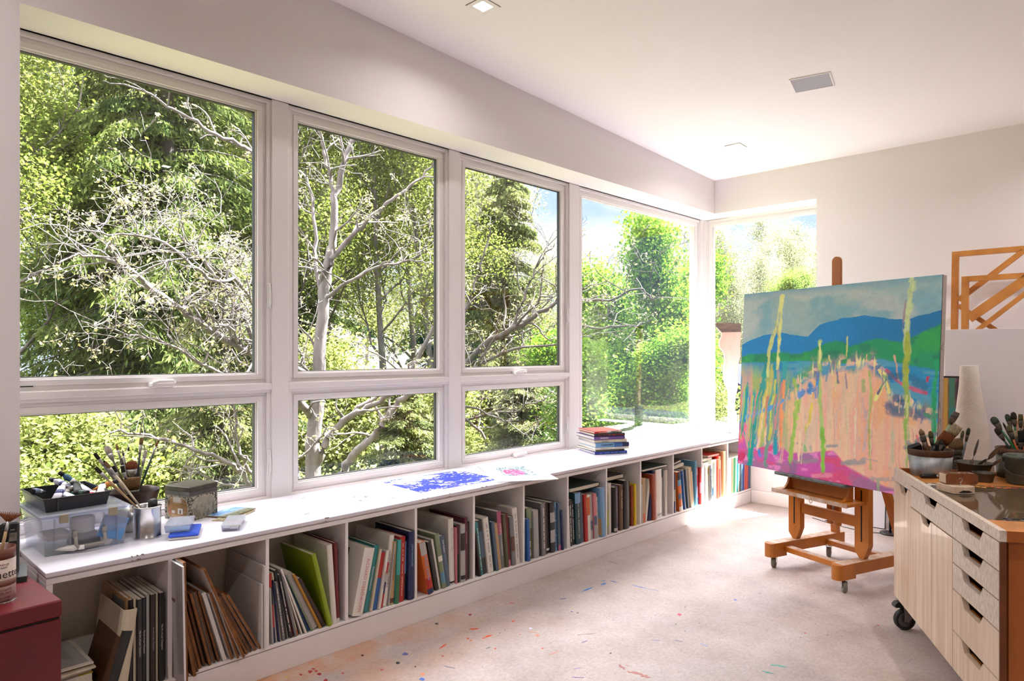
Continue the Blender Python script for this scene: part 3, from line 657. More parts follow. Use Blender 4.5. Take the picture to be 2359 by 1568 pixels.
# ---- books
M_page = mat('paper_pages', srgb(222, 214, 198), .85, var=.12, scale=60, aniso=(1, 8, 1))
ORD = ['first', 'second', 'third', 'fourth', 'fifth', 'sixth', 'seventh', 'eighth', 'ninth', 'tenth', 'eleventh', 'twelfth', 'thirteenth', 'fourteenth', 'fifteenth', 'sixteenth', 'seventeenth', 'eighteenth', 'nineteenth', 'twentieth', 'twenty-first', 'twenty-second', 'twenty-third', 'twenty-fourth', 'twenty-fifth', 'twenty-sixth', 'twenty-seventh']
PAL = dict(white='ded9d0', cream='cbbfa6', tan='b89468', brown='5c3d24', dkbrown='2e1d16', black='15151a', char='2c2d30', grey='77777a', lgrey='a9a6a3', red='b0241f', dkred='6e1a1c', maroon='5e1f33', pink='b25a78', rose='d0808c', orange='cc6322', rust='8e3a1e', yellow='dfc01e', gold='b07d22',
           lime='8aa21c', green='2f6e46', dkgreen='16362c', sage='7d8b6c', teal='2e8284', dkteal='123f47', aqua='3fa39c', blue='2c5fa0', navy='182450', royal='22389a', sky='6e9cc4', slate='4d6074', steel='5b8fae', olive='5a5538', purple='6a4c92', coral='e06a50', wood='a9713c', ply='8a5a2c')
def bmat(c, rough=.45):
    n = 'cover_'+c
    return mat(n, hexc(PAL.get(c, c)), rough, coat=.15)
def book(kind, label, cat, group, loc, t, h, d, lean, col, pages=True, soft=False, title=None, tcol='white', tsize=.6, patches=(), cmat=None, rz=0, face=None, tspan=.8, tpos=.5, bold=0):
    """spine at local x=0 facing the room, thickness along y, height along z; lean>0 tips the top to the left"""
    o = thing(kind, label, cat, loc, group=group, rot=(math.radians(lean), 0, math.radians(rz)))
    y0, y1 = (0, t) if lean >= 0 else (-t, 0)
    tb = .0016 if soft else min(.003, t*.2); ov = 0 if soft else .003
    b = MB().mat(cmat or bmat(col)); m_ = (y0+y1)/2; bu = 0.0 if soft else min(.004, t*.14)
    out = [(-d, y0), (-.002, y0), (0+bu*.6, y0+(y1-y0)*.2), (bu, m_), (0+bu*.6, y1-(y1-y0)*.2), (-.002, y1), (-d, y1), (-d, y1-tb), (-.004, y1-tb), (-.004, y0+tb), (-d, y0+tb)]
    n = len(out); vs = [(x, y, 0) for x, y in out]+[(x, y, h) for x, y in out]
    fs = [(i, (i+1) % n, n+(i+1) % n, n+i) for i in range(n)]
    caps = [(0, 1, 9, 10), (1, 2, 3, 4, 5, 8, 9), (5, 6, 7, 8)]
    fs += [tuple(c[::-1]) for c in caps]+[tuple(n+i for i in c) for c in caps]
    b.add(vs, fs, False)
    for (f0, f1, pc) in patches:                                   # printed bands round the spine
        b.mat(bmat(pc)); e = .0004
        b.add([(bu*.6+e, y0+(y1-y0)*.2, h*f0), (bu+e, m_, h*f0), (bu*.6+e, y1-(y1-y0)*.2, h*f0), (bu*.6+e, y0+(y1-y0)*.2, h*f1), (bu+e, m_, h*f1), (bu*.6+e, y1-(y1-y0)*.2, h*f1), (-.002+e, y0-.0002, h*f0), (-.002+e, y0-.0002, h*f1), (-.002+e, y1+.0002, h*f0), (-.002+e, y1+.0002, h*f1)],
              [(6, 0, 3, 7), (0, 1, 4, 3), (1, 2, 5, 4), (2, 8, 9, 5)], False)
    if face:                                                       # printed picture on the left cover board
        f = face; b.mat(bmat(f[4])); b.box(-d+d*f[0], -d+d*f[1], y0-.0004, y0, h*f[2], h*f[3])
    b.build('cover', o)
    if pages: MB().mat(M_page).box(-d+ov, -.0045, y0+tb+.0002, y1-tb-.0002, ov, h-ov).build('pages', o)
    if title == '#':
        b = MB().mat(bmat(tcol)); q = random.Random(int(t*1e5)+len(label)); zz = h*(tpos+tspan/2)
        while zz > h*(tpos-tspan/2):
            l_ = q.uniform(.003, .009)*min(1.4, t/.016); b.box(bu-.0002, bu+.0006, m_-t*tsize*.30, m_+t*tsize*q.uniform(.08, .30), zz-l_*.7, zz); zz -= l_*(1.0 if q.random() < .8 else 2.2)
        tag(b.build('spine_lettering', o), kind='stuff')
    elif title:
        M = Matrix(((0, 0, 1, bu+.0005), (0, 1, 0, m_), (-1, 0, 0, h*tpos), (0, 0, 0, 1)))
        tl = letters('spine_title', title, t*tsize, M, bmat(tcol), o, .0002, bold=bold)
        w_ = max((v.co.z for v in tl.data.vertices))-min((v.co.z for v in tl.data.vertices))
        if w_ > h*tspan:
            k = h*tspan/w_
            for v in tl.data.vertices: v.co.z = h*tpos+(v.co.z-h*tpos)*k
    return o
def cubby(n, segs, dflt=.24, fill=None):
    """segs: (start_y, lean, [(mm thick, cm high, colour, words, options)])"""
    k = 0; end = DIV[n][0]-.004
    tot = sum(it[0]*.001/math.cos(math.radians((it[4] if len(it) > 4 else {}).get('lean', ln)))+.0008 for _, ln, its in segs for it in its)
    y = segs[0][0]; F_ = fill or max(.6, min(1.7, (end-y)/tot))
    for _, lean, items in segs:
        for it in items:
            t, h, c, desc = it[:4]; t *= F_; op = dict(it[4]) if len(it) > 4 else {}
            t *= .001; h *= .01; a = op.pop('lean', lean); d = op.pop('d', dflt); sb = op.pop('sb', .006+((k*37) % 5)*.004); cat = op.pop('cat', 'book'); kind = op.pop('kind', 'book'); gap = op.pop('gap', 0)
            ca = math.cos(math.radians(a)); adv = t/ca+.0008
            Y = y if a >= 0 else y+adv
            lab = '%s, %s from left in the %s cubby' % (desc, ORD[k], ORD[n-1])
            book(kind, lab, cat, 'books in the %s cubby' % ORD[n-1] if kind == 'book' else kind+'s in the %s cubby' % ORD[n-1], (SHX-sb, Y, ZF+.0004), t, h, min(d, .355-sb), a, c, **op)
            y += adv+gap; k += 1
def W(s, **k): return (s, k)
# second cubby: painting panels and boards on edge
rr = random.Random(3)
pan = [(5, 47, 'white', 'big white foam board sticking out', dict(lean=0, d=.37, sb=-.085)), (6, 46, 'tan', 'tall wooden panel with white face', dict(lean=0, d=.36, sb=-.06))]
def panel(n, k, y, t, h, d, lean, sb, mface, medge, label):
    o = thing('painting_panel', '%s, %s from left in the second cubby' % (label, ORD[k]), 'panel', (SHX-sb, y, ZF+.0004), group='painting panels in the second cubby', rot=(math.radians(lean), 0, 0))
    b = MB().mat(medge); b.box(-d, 0, 0, t, 0, h); b.mat(mface); b.box(-d+.001, -.001, -.0006, 0, .001, h-.001); b.build('board', o)
M_hb = mat('hardboard_edge', srgb(138, 88, 46), .85, var=.4, scale=30, bump=.3); M_hb2 = mat('hardboard_edge_dark', srgb(104, 64, 34), .85, var=.4, scale=30)
M_gesso = mat('gesso_white', srgb(216, 211, 208), .7); M_brownface = mat('brown_board_face', srgb(96, 66, 42), .8, var=.3, scale=5); M_foam = mat('foam_board', srgb(224, 222, 226), .6); M_ac = clear_mat('acrylic_sheet', (.82, .82, .84), haze=.35, rough=.1)
y = .988; k = 0
for (t, h, d, lean, sb, mf, me, lab) in [
    (5, 44.5, .37, 1, -.105, mat('acrylic_face', srgb(150, 142, 142), .15), M_foam, 'clear-faced white board standing proud of the shelf'), (7, 45.0, .37, 1, -.072, M_gesso, M_hb, 'white-faced wooden panel'),
    (6, 31, .34, 8, -.03, M_brownface, M_hb2, 'dark brown hardboard panel'), (8, 33, .33, 10, -.05, M_brownface, M_hb, 'brown hardboard panel with rough edge'), (6, 34, .33, 12, -.02, M_brownface, M_hb2, 'dark panel'),
    (7, 32, .30, 13, .0, M_brownface, M_hb, 'brown panel'), (6, 31, .30, 13, .01, M_brownface, M_hb2, 'dark brown panel'), (7, 31, .30, 14, .0, M_brownface, M_hb, 'brown hardboard panel'), (6, 31, .28, 14, .01, M_gesso, M_hb2, 'short dark panel'),
    (5, 31, .30, 15, .01, M_brownface, M_hb, 'thin brown panel'), (10, 30, .30, 16, .0, M_gesso, M_gesso, 'thick white board'), (7, 30, .30, 17, -.01, M_gesso, M_hb, 'brown panel'), (6, 30, .30, 18, -.02, M_gesso, M_hb, 'light brown panel'),
    (8, 42, .36, 22, -.03, M_gesso, M_hb, 'tall panel with pale face leaning over the others'), (6, 30, .30, 25, -.01, M_brownface, M_hb, 'brown panel behind the tall one'), (6, 29, .30, 26, .0, M_gesso, M_hb2, 'dark-edged leaning panel'),
    (7, 30, .30, 27, .0, M_gesso, M_hb, 'leaning hardboard panel'), (6, 29, .30, 28, .0, M_gesso, M_hb, 'rightmost leaning hardboard panel')]:
    t *= .0014; h *= .01; panel(2, k, y, t, h, d, lean, sb, mf, me, lab); y += (t/math.cos(math.radians(lean))+.0035)*1.52; k += 1
o = thing('painting_panel', 'large pale board upright against the divider at right of the second cubby', 'panel', (SHX+.012, 1.345, ZF+.0004), group='painting panels in the second cubby')
MB().mat(M_gesso).box(-.36, 0, 0, .006, 0, .345).build('board', o)
o = thing('painting_panel', 'second pale board, lower, beside the large board in the second cubby', 'panel', (SHX+.006, 1.335, ZF+.0004), group='painting panels in the second cubby')
MB().mat(M_gesso).box(-.35, 0, 0, .006, 0, .27).build('board', o)
# first cubby
bk = 'The Art of Later Champions'
cubby(1, [(.735, -16, [(20, 24, 'brown', 'thick brown paperback leaning right', dict(d=.26, soft=True, sb=-.03, patches=[(.0, 1, 'black')])), ]),
          (.79, -7, [(28, 30.5, 'cream', 'wide cream box file leaning right', dict(d=.27, sb=-.02, pages=False))]),
          (.842, -2, [(10, 33.5, 'tan', 'tall tan folder', dict(d=.28, face=(.45, .95, .7, .95, 'grey')))]),
          (.856, 0, [(9, 33, 'black', 'dark booklet with small white title', dict(title=bk, tsize=.5, soft=True, d=.28)), (7, 33, 'cream', 'cream booklet', dict(soft=True, d=.28)), (10, 32.5, 'char', 'charcoal booklet with small white title', dict(title=bk, tsize=.5, soft=True, d=.28)), (9, 32.5, 'black', 'black booklet with small white title', dict(title=bk, tsize=.5, soft=True, d=.28)),
                     (8, 33, 'lgrey', 'pale grey booklet', dict(soft=True, d=.28)), (10, 33, 'dkbrown', 'dark brown booklet with faint title', dict(title=bk, tsize=.45, tcol='lgrey', soft=True, d=.28)), (6, 33, 'cream', 'thin cream booklet', dict(soft=True, d=.28)), (11, 33, 'black', 'black booklet beside the divider', dict(title=bk, tsize=.45, soft=True, d=.28))])])
# third cubby: fan of magazines
mag = dict(soft=True, d=.27)
def mg(t, h, c, desc, lean, **k): return (t, h, c, desc, dict(mag, lean=lean, kind='magazine', cat='magazine', **k))
cubby(3, [(1.388, 3, [mg(5, 24, 'lgrey', 'thin grey magazine', 3), mg(7, 30, 'red', 'magazine with red and dark spine', 4, patches=[(0, .22, 'navy'), (.55, .8, 'black')]), mg(6, 29, 'white', 'white magazine', 5), mg(4, 27, 'navy', 'thin navy magazine', 6), mg(5, 30, 'cream', 'cream magazine', 7), mg(6, 26, 'grey', 'grey magazine', 8, title='#', tcol='white'),
                      mg(8, 31, 'black', 'black magazine', 9), mg(5, 30, 'lgrey', 'pale grey magazine', 10), mg(7, 29, 'char', 'charcoal magazine', 11, title='#', tcol='white'), mg(5, 28, 'dkred', 'dark red magazine', 12), mg(6, 28, 'grey', 'slim grey magazine', 13), mg(4, 27, 'cream', 'slim cream magazine', 14, patches=[(.0, .1, 'orange')]),
                      mg(6, 28, 'dkbrown', 'dark brown magazine', 16), mg(4, 28, 'white', 'slim white magazine', 18), mg(5, 27, 'black', 'slim black magazine', 19), mg(5, 33, 'white', 'tall white magazine leaning out', 21), mg(6, 30, 'dkteal', 'dark teal magazine', 22), mg(5, 28, 'royal', 'royal blue magazine', 23), mg(5, 29, 'sage', 'sage green magazine', 24),
                      (16, 30, 'lgrey', 'thick pale paperback leaning left', dict(lean=25, soft=True, d=.27)), mg(6, 30, 'gold', 'orange and yellow magazine', 26)]),
          (1.668, 26, [(14, 27, 'dkbrown', 'black book with brown spine edge leaning far left', dict(lean=27, d=.24))]),
          (1.69, 12, [(12, 35, 'lime', 'lime green book leaning left', dict(lean=14, d=.29, sb=.0))]),
          (1.707, 3, [(16, 36.5, 'white', 'tall white book', dict(lean=4, d=.30)), (11, 36.5, 'dkred', 'tall dark red book', dict(lean=2.0, d=.28, patches=[(0, .05, 'white')]))])])
# fourth cubby
cubby(4, [(1.775, -13, [(44, 31, 'white', 'thick white book lettered RICHARD DIEBENKORN leaning right', dict(title='RICHARD DIEBENKORN', tcol='rose', tsize=.42, d=.27, sb=-.0, tpos=.45, face=(.0, .55, .12, .93, 'dkbrown'), tspan=.78)), (10, 30, 'rust', 'slim dark rust book', dict(lean=-12, patches=[(.5, 1, 'black')])),
                       (25, 31, 'teal', 'teal book with white title', dict(lean=-12, title='Richard Diebenkorn', tcol='white', tsize=.42, d=.25)), (12, 29, 'cream', 'narrow beige book', dict(lean=-11)), (21, 27, 'blue', 'blue book with red top', dict(lean=-11, patches=[(.55, 1, 'red')])), (12, 27.5, 'white', 'slim white book with black lettering', dict(lean=-10.5, title='Lois Dodd: Material Color', tcol='black', tsize=.5)),
                       (12, 27, 'lgrey', 'grey book with red and navy blocks', dict(lean=-10.5, patches=[(0, .25, 'red'), (.25, .45, 'navy'), (.6, .8, 'red')])), (22, 34, 'white', 'tall white book lettered JOAN MITCHELL PASTELS', dict(lean=-8, d=.29, title='JOAN MITCHELL PASTELS', tcol='black', tsize=.5, tspan=.93)), (6, 30, 'lgrey', 'slim pale grey book', dict(lean=-7)),
                       (24, 30.5, 'tan', 'tan book with dark lettering', dict(lean=-4, title='The Triumph of American Painting', tcol='dkred', tsize=.3, tpos=.6, tspan=.6, patches=[(.03, .1, 'brown')])), (17, 31, 'aqua', 'turquoise book with green foot', dict(lean=-3, patches=[(0, .45, 'green')])), (27, 32, 'red', 'red book with gold lettering', dict(lean=-2, title='#', tcol='cream', tsize=.26, tpos=.5)),
                       (12, 29, 'sky', 'slim pale blue book', dict(lean=-1.5, patches=[(0, .45, 'char')])), (27, 34, 'navy', 'navy blue book lettered JANE FREILICHER', dict(lean=-1, d=.29, title='JANE FREILICHER', tcol='sky', tsize=.42, tpos=.65, tspan=.55, sb=.0))])])
# fifth cubby
cubby(5, [(2.222, 12, [(30, 28, 'orange', 'orange book with coloured lettering leaning left', dict(lean=12, d=.26, sb=-.01, title='WOLF KAHN', tcol='sky', tsize=.6, tspan=.75, patches=[(.0, .1, 'navy'), (.1, .3, 'red'), (.75, 1, 'lgrey')])), (12, 28, 'dkteal', 'dark book with teal cap', dict(lean=12, patches=[(.85, 1, 'aqua')])), (7, 26, 'gold', 'slim ochre book', dict(lean=12)), (20, 26.5, 'char', 'charcoal book', dict(lean=11.5)),
                       (14, 27, 'white', 'white book', dict(lean=11)), (22, 29.5, 'sage', 'mottled green book', dict(lean=10, patches=[(.1, .3, 'steel'), (.5, .6, 'white')])), (26, 27.5, 'slate', 'grey-green book with pale title', dict(lean=9, title='Neil Welliver', tcol='white', tsize=.4, tpos=.8, tspan=.35))]),
          (2.385, 1, [(30, 35, 'white', 'tall white book lettered MILTON AVERY', dict(lean=1.5, d=.33, title='MILTON AVERY', tcol='lgrey', tsize=.5, tpos=.68, tspan=.5, patches=[(.02, .05, 'black')])), (6, 30, 'rose', 'thin rose-coloured book', dict(lean=1)), (17, 31, 'black', 'black and pink book', dict(lean=.5, patches=[(.5, 1, 'maroon')])), (27, 31, 'lgrey', 'pale book with dark picture spine', dict(lean=.5, patches=[(.55, .85, 'dkbrown'), (.05, .12, 'black')])),
                      (15, 34, 'maroon', 'maroon book lettered GEORGE INNESS', dict(lean=0, d=.3, title='GEORGE INNESS', tcol='rose', tsize=.5, tpos=.68, tspan=.55)), (18, 31, 'dkbrown', 'dark brown book by the divider', dict(lean=0))])])
# sixth cubby
cubby(6, [(2.598, 8, [(8, 25, 'dkbrown', 'slim brown book', {}), (14, 30, 'teal', 'dark teal book', dict(title='#', tcol='white', tsize=.4)), (22, 30.5, 'char', 'black picture-spined book', dict(patches=[(.3, .8, 'slate')])), (26, 31.5, 'white', 'thick white book with pale lettering', dict(d=.3, title='#', tcol='lgrey', face=(.5, .95, .25, .7, 'black'))), (10, 29, 'dkteal', 'slim dark teal book', {}),
                      (14, 28.5, 'slate', 'grey-green book', {}), (18, 27, 'tan', 'light wooden-coloured book', {}), (22, 33, 'grey', 'book with pink top lettered SARGENT TO BASQUIAT', dict(lean=6, d=.33, title='SARGENT TO BASQUIAT', tcol='white', tsize=.5, patches=[(.6, 1, 'pink')])), (14, 31, 'olive', 'dark olive book', dict(lean=6)), (14, 30.5, 'dkred', 'dark red book', dict(lean=5, patches=[(0, .12, 'rose')])),
                      (20, 28.5, 'grey', 'grey patterned book', dict(lean=5, patches=[(.3, .6, 'brown')])), (26, 33, 'white', 'white book with grey lettering', dict(lean=5, d=.31, title='#', tcol='lgrey', tsize=.5))])])
# seventh cubby
cubby(7, [(2.966, 2, [(8, 28, 'char', 'slim charcoal book', dict(sb=.02)), (14, 25, 'blue', 'short bright blue book', dict(sb=-.004)), (28, 30.5, 'olive', 'thick mottled olive book', dict(patches=[(.6, 1, 'sage')], title='#', tcol='white', tsize=.35, tpos=.2, tspan=.3)), (26, 28.5, 'lgrey', 'pale lilac-grey book', {}), (12, 28.5, 'black', 'black book', {}), (20, 32, 'grey', 'tall grey book with white title', dict(d=.33, title='#', tcol='white', tsize=.45)),
                      (10, 31, 'brown', 'slim brown book', {}), (20, 31, 'black', 'black book with white spot', dict(patches=[(.06, .1, 'white')])), (26, 31, 'char', 'black and white picture-spined book', dict(patches=[(.2, .45, 'lgrey'), (.6, .8, 'lgrey')])), (13, 30, 'sky', 'slim light blue book', dict(title='#', tcol='navy', tsize=.5)), (14, 30, 'slate', 'blue-grey book with pink foot', dict(patches=[(0, .12, 'pink')]))]),
          (3.262, 12, [(10, 25, 'navy', 'navy blue book slanting with white label', dict(lean=4, sb=-.004, d=.30, face=(.05, .5, .03, .12, 'tan')))]) ])
# eighth cubby
cubby(8, [(3.378, 3, [(8, 26, 'white', 'slim white book', {}), (20, 29, 'char', 'charcoal book with white title', dict(title='#', tcol='white', tsize=.35)), (20, 29, 'black', 'black book with white title', dict(title='#', tcol='white', tsize=.35)), (34, 33, 'dkteal', 'thick dark teal book with pale title', dict(d=.33, title='#', tcol='lgrey', tsize=.35, tpos=.5, patches=[(.8, 1, 'sky')])),
                      (20, 32, 'slate', 'blue-grey book', {}), (20, 31, 'red', 'red book', dict(title='#', tcol='gold', tsize=.4, tpos=.8, tspan=.3)), (24, 30, 'white', 'book with orange picture top', dict(patches=[(.55, .95, 'orange')])), (20, 30, 'lgrey', 'pale grey book', dict(patches=[(.2, .4, 'slate')])), (20, 30, 'rose', 'pale mauve book', dict(patches=[(0, .3, 'lgrey'), (.3, .5, 'slate')])), (14, 27, 'white', 'white book', dict(title='#', tcol='grey', tsize=.4)),
                      ]), (3.655, 3, [(28, 33, 'sky', 'wide book with seascape cover and pale edge', dict(lean=3, d=.33, sb=-.006, face=(.3, 1, .03, .38, 'tan'))), ])])
# ninth cubby
cubby(9, [(3.786, 1, [(12, 28, 'sage', 'white and green book', dict(patches=[(.2, .6, 'lime')])), (10, 30, 'cream', 'slim cream book', {}), (20, 34, 'white', 'tall white book', dict(d=.33)), (24, 31, 'black', 'thick black book with white label', dict(patches=[(.03, .1, 'lgrey')], sb=-.0)), (18, 31, 'purple', 'dark violet book with white title', dict(title='#', tcol='lgrey', tsize=.4)), (26, 31.5, 'brown', 'brown book lettered Frank Auerbach', dict(title='Frank Auerbach', tcol='cream', tsize=.45, tpos=.68, tspan=.55)),
                      (36, 34, 'black', 'large black book', dict(d=.33, sb=-.0)), (16, 31, 'lgrey', 'pale grey book', {}), (16, 32, 'dkbrown', 'slim dark brown book', dict(sb=.03)), (14, 28.5, 'rust', 'rust red book', {}), (11, 29.5, 'yellow', 'bright yellow book', {})])])
# tenth cubby
cubby(10, [(4.205, 1, [(12, 28, 'lgrey', 'slim grey-mauve book', {}), (26, 32, 'tan', 'tan book with orange foot', dict(patches=[(0, .2, 'orange')]))]),
           (4.262, -9, [(16, 32, 'white', 'white book leaning right', dict(lean=-10, d=.3)), (24, 36, 'navy', 'big navy book leaning right', dict(lean=-9, d=.32))]),
           (4.372, 3, [(32, 34, 'rust', 'reddish brown book', dict(lean=3, d=.3, sb=-.004)), (12, 36, 'cream', 'slim cream book', dict(lean=2))]),
           (4.43, 0, [(44, 36, 'white', 'very thick white box book', dict(lean=1, d=.34, patches=[(.04, .09, 'lgrey')])), (14, 36.5, 'dkgreen', 'slim dark green book', dict(lean=1, patches=[(0, .8, 'lgrey')])), (18, 34, 'lgrey', 'grey paper-bound book', dict(lean=1)), (16, 34, 'cream', 'cream book beside the divider', dict(lean=.5))])])
# eleventh cubby
cubby(11, [(4.652, 2, [(18, 30, 'navy', 'navy and white book', dict(patches=[(.3, .6, 'lgrey')])), (12, 29, 'lgrey', 'slim pale book', dict(gap=.022)), ]),
           (4.70, 8, [(34, 31, 'orange', 'orange black and blue patterned book', dict(lean=7, d=.28, sb=-.004, patches=[(0, .12, 'white'), (.12, .3, 'orange'), (.3, .45, 'slate'), (.65, .8, 'steel'), (.8, 1, 'black')])), (10, 31, 'white', 'slim white book', dict(lean=8)), (16, 31, 'sky', 'pale blue book', dict(lean=8)), (14, 31, 'blue', 'mid blue book', dict(lean=8)), (10, 31.5, 'cream', 'slim ivory book', dict(lean=8)), (14, 31.5, 'black', 'black book', dict(lean=8)), (12, 31, 'slate', 'steel blue book', dict(lean=8)),
                      (12, 32, 'cream', 'cream book', dict(lean=7)), (16, 32, 'cream', 'wider cream book', dict(lean=7)), (22, 32, 'tan', 'light tan book', dict(lean=6)), (16, 28, 'cream', 'short cream book', dict(lean=6))]),
           (4.968, 2, [(22, 36, 'steel', 'tall blue picture book', dict(lean=2, d=.33)), (20, 30, 'rose', 'red and white patterned book', dict(lean=2, patches=[(.0, .2, 'blue'), (.5, .8, 'red')])), (20, 30, 'red', 'pinkish red book', dict(lean=1, patches=[(.3, .6, 'rose')]))])])
# twelfth cubby
cubby(12, [(5.096, 1, [(20, 33, 'white', 'white book with green top', {}), (18, 32, 'lgrey', 'violet-lettered grey book', dict(title='#', tcol='purple', tsize=.6)), (12, 31, 'purple', 'violet book', {}), (22, 32, 'white', 'thick white book', {}), (26, 32, 'cream', 'cream book with gold top', dict(patches=[(.7, .9, 'gold')])), (26, 30, 'grey', 'grey patterned paperback', dict(title='#', tcol='black', tsize=.4)), (16, 28, 'aqua', 'turquoise book', {}),
                       (24, 33, 'white', 'white book with blue foot', dict(patches=[(.1, .3, 'blue')])), (22, 33, 'white', 'plain white book', {}), (16, 33, 'rose', 'pink book', {}), (18, 33, 'coral', 'coral red book', {}), (34, 35, 'red', 'thick bright red book', dict(patches=[(.7, 1, 'coral')])), (18, 31, 'white', 'white book beside the binder', {})]),
           (5.468, 0, [(48, 38.5, 'tan', 'big tan spiral binder', dict(d=.33, sb=.01, kind='ring_binder', cat='binder'))])])
# thirteenth cubby
c13 = ['white', 'cream', 'white', 'coral', 'sage', 'green', 'green', 'white', 'aqua', 'teal', 'white', 'dkgreen', 'slate', 'sky', 'blue', 'royal', 'coral', 'red', 'coral', 'red', 'blue', 'slate']
n13 = ['slim white', 'cream', 'thin white', 'coral', 'sage green', 'mid green', 'grass green', 'white striped', 'turquoise', 'teal', 'thin pale', 'dark green', 'slate', 'light blue', 'blue', 'royal blue', 'coral red', 'bright red', 'orange-red', 'scarlet', 'ocean blue', 'grey-blue']
cubby(13, [(5.548, -2, [(18, 31, c, n_+' music book', dict(soft=True, d=.24, sb=.008)) for c, n_ in zip(c13, n13)])])

def flat_book(n, y0, y1, z, t, d, c, label, kind='book', cat='book', sb=.03, rz=0, rx=0):
    """book lying flat on top of the row"""
    o = thing(kind, label, cat, (SHX-sb, y0, z), rot=(math.radians(rx), 0, math.radians(rz)), group='books in the %s cubby' % ORD[n-1] if kind == 'book' else None); w_ = y1-y0; e = min(.003, t*.2)
    b = MB().mat(bmat(c)).box(-d, 0, 0, w_, 0, e).box(-d, 0, 0, w_, t-e, t).box(-d, 0, w_-e, w_, e, t-e); b.build('cover', o); MB().mat(M_page).box(-d+.003, -.003, .002, w_-e-.0002, e+.0002, t-e-.0002).build('pages', o)
flat_book(8, 3.42, 3.73, .462, .028, .26, 'dkgreen', 'dark green book lying flat on top of the books in the eighth cubby')
flat_book(9, 3.80, 4.06, .470, .030, .25, 'black', 'dark book lying flat on the books in the ninth cubby', sb=.06)
flat_book(10, 4.24, 4.58, .492, .018, .27, 'dkgreen', 'dark green book lying flat on the books in the tenth cubby', sb=.02)
flat_book(11, 4.655, 4.86, .446, .022, .22, 'white', 'white paperback lying flat at left on the books of the eleventh cubby', sb=.04, rx=5)
flat_book(11, 4.66, 4.84, .4705, .018, .20, 'dkbrown', 'brown-topped paperback, upper of two lying flat in the eleventh cubby', sb=.05, rx=8)
flat_book(12, 5.10, 5.30, .462, .016, .22, 'white', 'white book lying flat at left in the twelfth cubby', sb=.03)
flat_book(12, 5.24, 5.44, .480, .022, .22, 'red', 'red book lying flat in the middle of the twelfth cubby', sb=.03)
for z0, z1, c, l in ((.1275, .40, 'aqua', 'turquoise box behind the music books at the far end'), (.4005, .435, 'red', 'flat red box between the turquoise and blue boxes'), (.4355, .50, 'blue', 'blue box on top behind the books of the last cubby')):
    o = thing('storage_carton', l, 'box', (BKX+.005, 5.56, z0)); MB().mat(bmat(c)).box(0, .085, 0, .40, 0, z1-z0, .002).build('carton_body', o)
# ------------------------------------------------------------------ easel and canvas
M_oak = mat('varnished_easel_wood', srgb(196, 118, 36), .38, var=.25, scale=7, aniso=(1, 1, .12), coat=.2, col2=srgb(172, 98, 26))
M_oaktop = mat('paint_worn_wood', srgb(170, 128, 92), .6, var=.55, scale=22, col2=srgb(206, 190, 178))
M_steel = mat('zinc_steel', (.62, .62, .6), .3, metal=1.0)
M_rub = mat('grey_rubber_wheel', srgb(118, 112, 98), .6); M_rubd = mat('black_rubber', (.02, .02, .02), .6)
M_ledge = mat('grey_paint_crusted_ledge', srgb(100, 104, 102), .6, var=.5, scale=40, bump=.4)
EA = math.degrees(math.atan2(-.339, .941))
ez = thing('studio_easel', 'wooden H-frame studio easel on casters holding the big landscape canvas', 'easel', (-1.512, 4.361, 0), EA)
def xb(b, x0, x1, y0, y1, z0, z1, bv=.003): return b.box(x0, x1, y0, y1, z0, z1, bv)
# local x along the canvas, y to the back; floor legs run front to back
for s in (-1, 1):
    x0 = .245*s-.035
    b = MB().mat(M_oak)
    n = 10; pr = [(x0+.035+.035*math.cos(math.pi+math.pi*i/n), -.205-.035*math.sin(math.pi*i/n)) for i in range(n+1)]
    b.prism([(p[0], p[1]) for p in pr]+[(x0+.07, .44), (x0, .44)], .095, .160)
    b.prism([(p[0], p[1]) for p in pr]+[(x0+.07, -.10), (x0, -.10)], .075, .0955)
    b.mat(M_oaktop).prism([(x0+.003, -.2), (x0+.067, -.2), (x0+.067, .43), (x0+.003, .43)], .1602, .1610)
    b.build('base_leg', ez)
    b = MB().mat(M_oak); xu = .240*s
    b.prism([(xu-.012, .16), (xu-.045, .20), (xu-.045, .24), (xu-.045, .60), (xu+.045, .60), (xu+.045, .24), (xu+.03, .20), (xu+.012, .16)], .0, .040, 'y')
    b.mat(M_dark).box(xu-.004, xu+.004, -.0015, .0005, .26, .56)
    b.build('upright', ez)
b = MB().mat(M_oak)
xb(b, -.215, .215, .01, .036, .335, .398); b.build('cross_rail', ez)
b = MB().mat(M_oak); xb(b, -.21, .21, -.115, -.07, .10, .135); b.mat(M_oaktop).box(-.208, .208, -.113, -.072, .1350, .1358); b.build('front_stretcher', ez)
b = MB().mat(M_oak); xb(b, -.21, .21, .26, .30, .10, .135); b.mat(M_oaktop).box(-.208, .208, .262, .298, .1350, .1358); b.build('rear_stretcher', ez)
b = MB().mat(M_oak); xb(b, -.045, -.012, .058, .085, .30, 1.70); xb(b, .012, .045, .058, .085, .30, 1.70); b.mat(M_steel)
b.box(-.006, .006, .06, .075, .32, .46); b.build('centre_mast', ez)
b = MB().mat(M_oak); n = 8
b.prism([(-.029, 1.2), (.029, 1.2), (.029, 1.925)]+[(.029*math.cos(math.pi*i/n), 1.925+.029*math.sin(math.pi*i/n)) for i in range(1, n)]+[(-.029, 1.925)], .088, .108, 'y'); b.build('mast_top', ez)
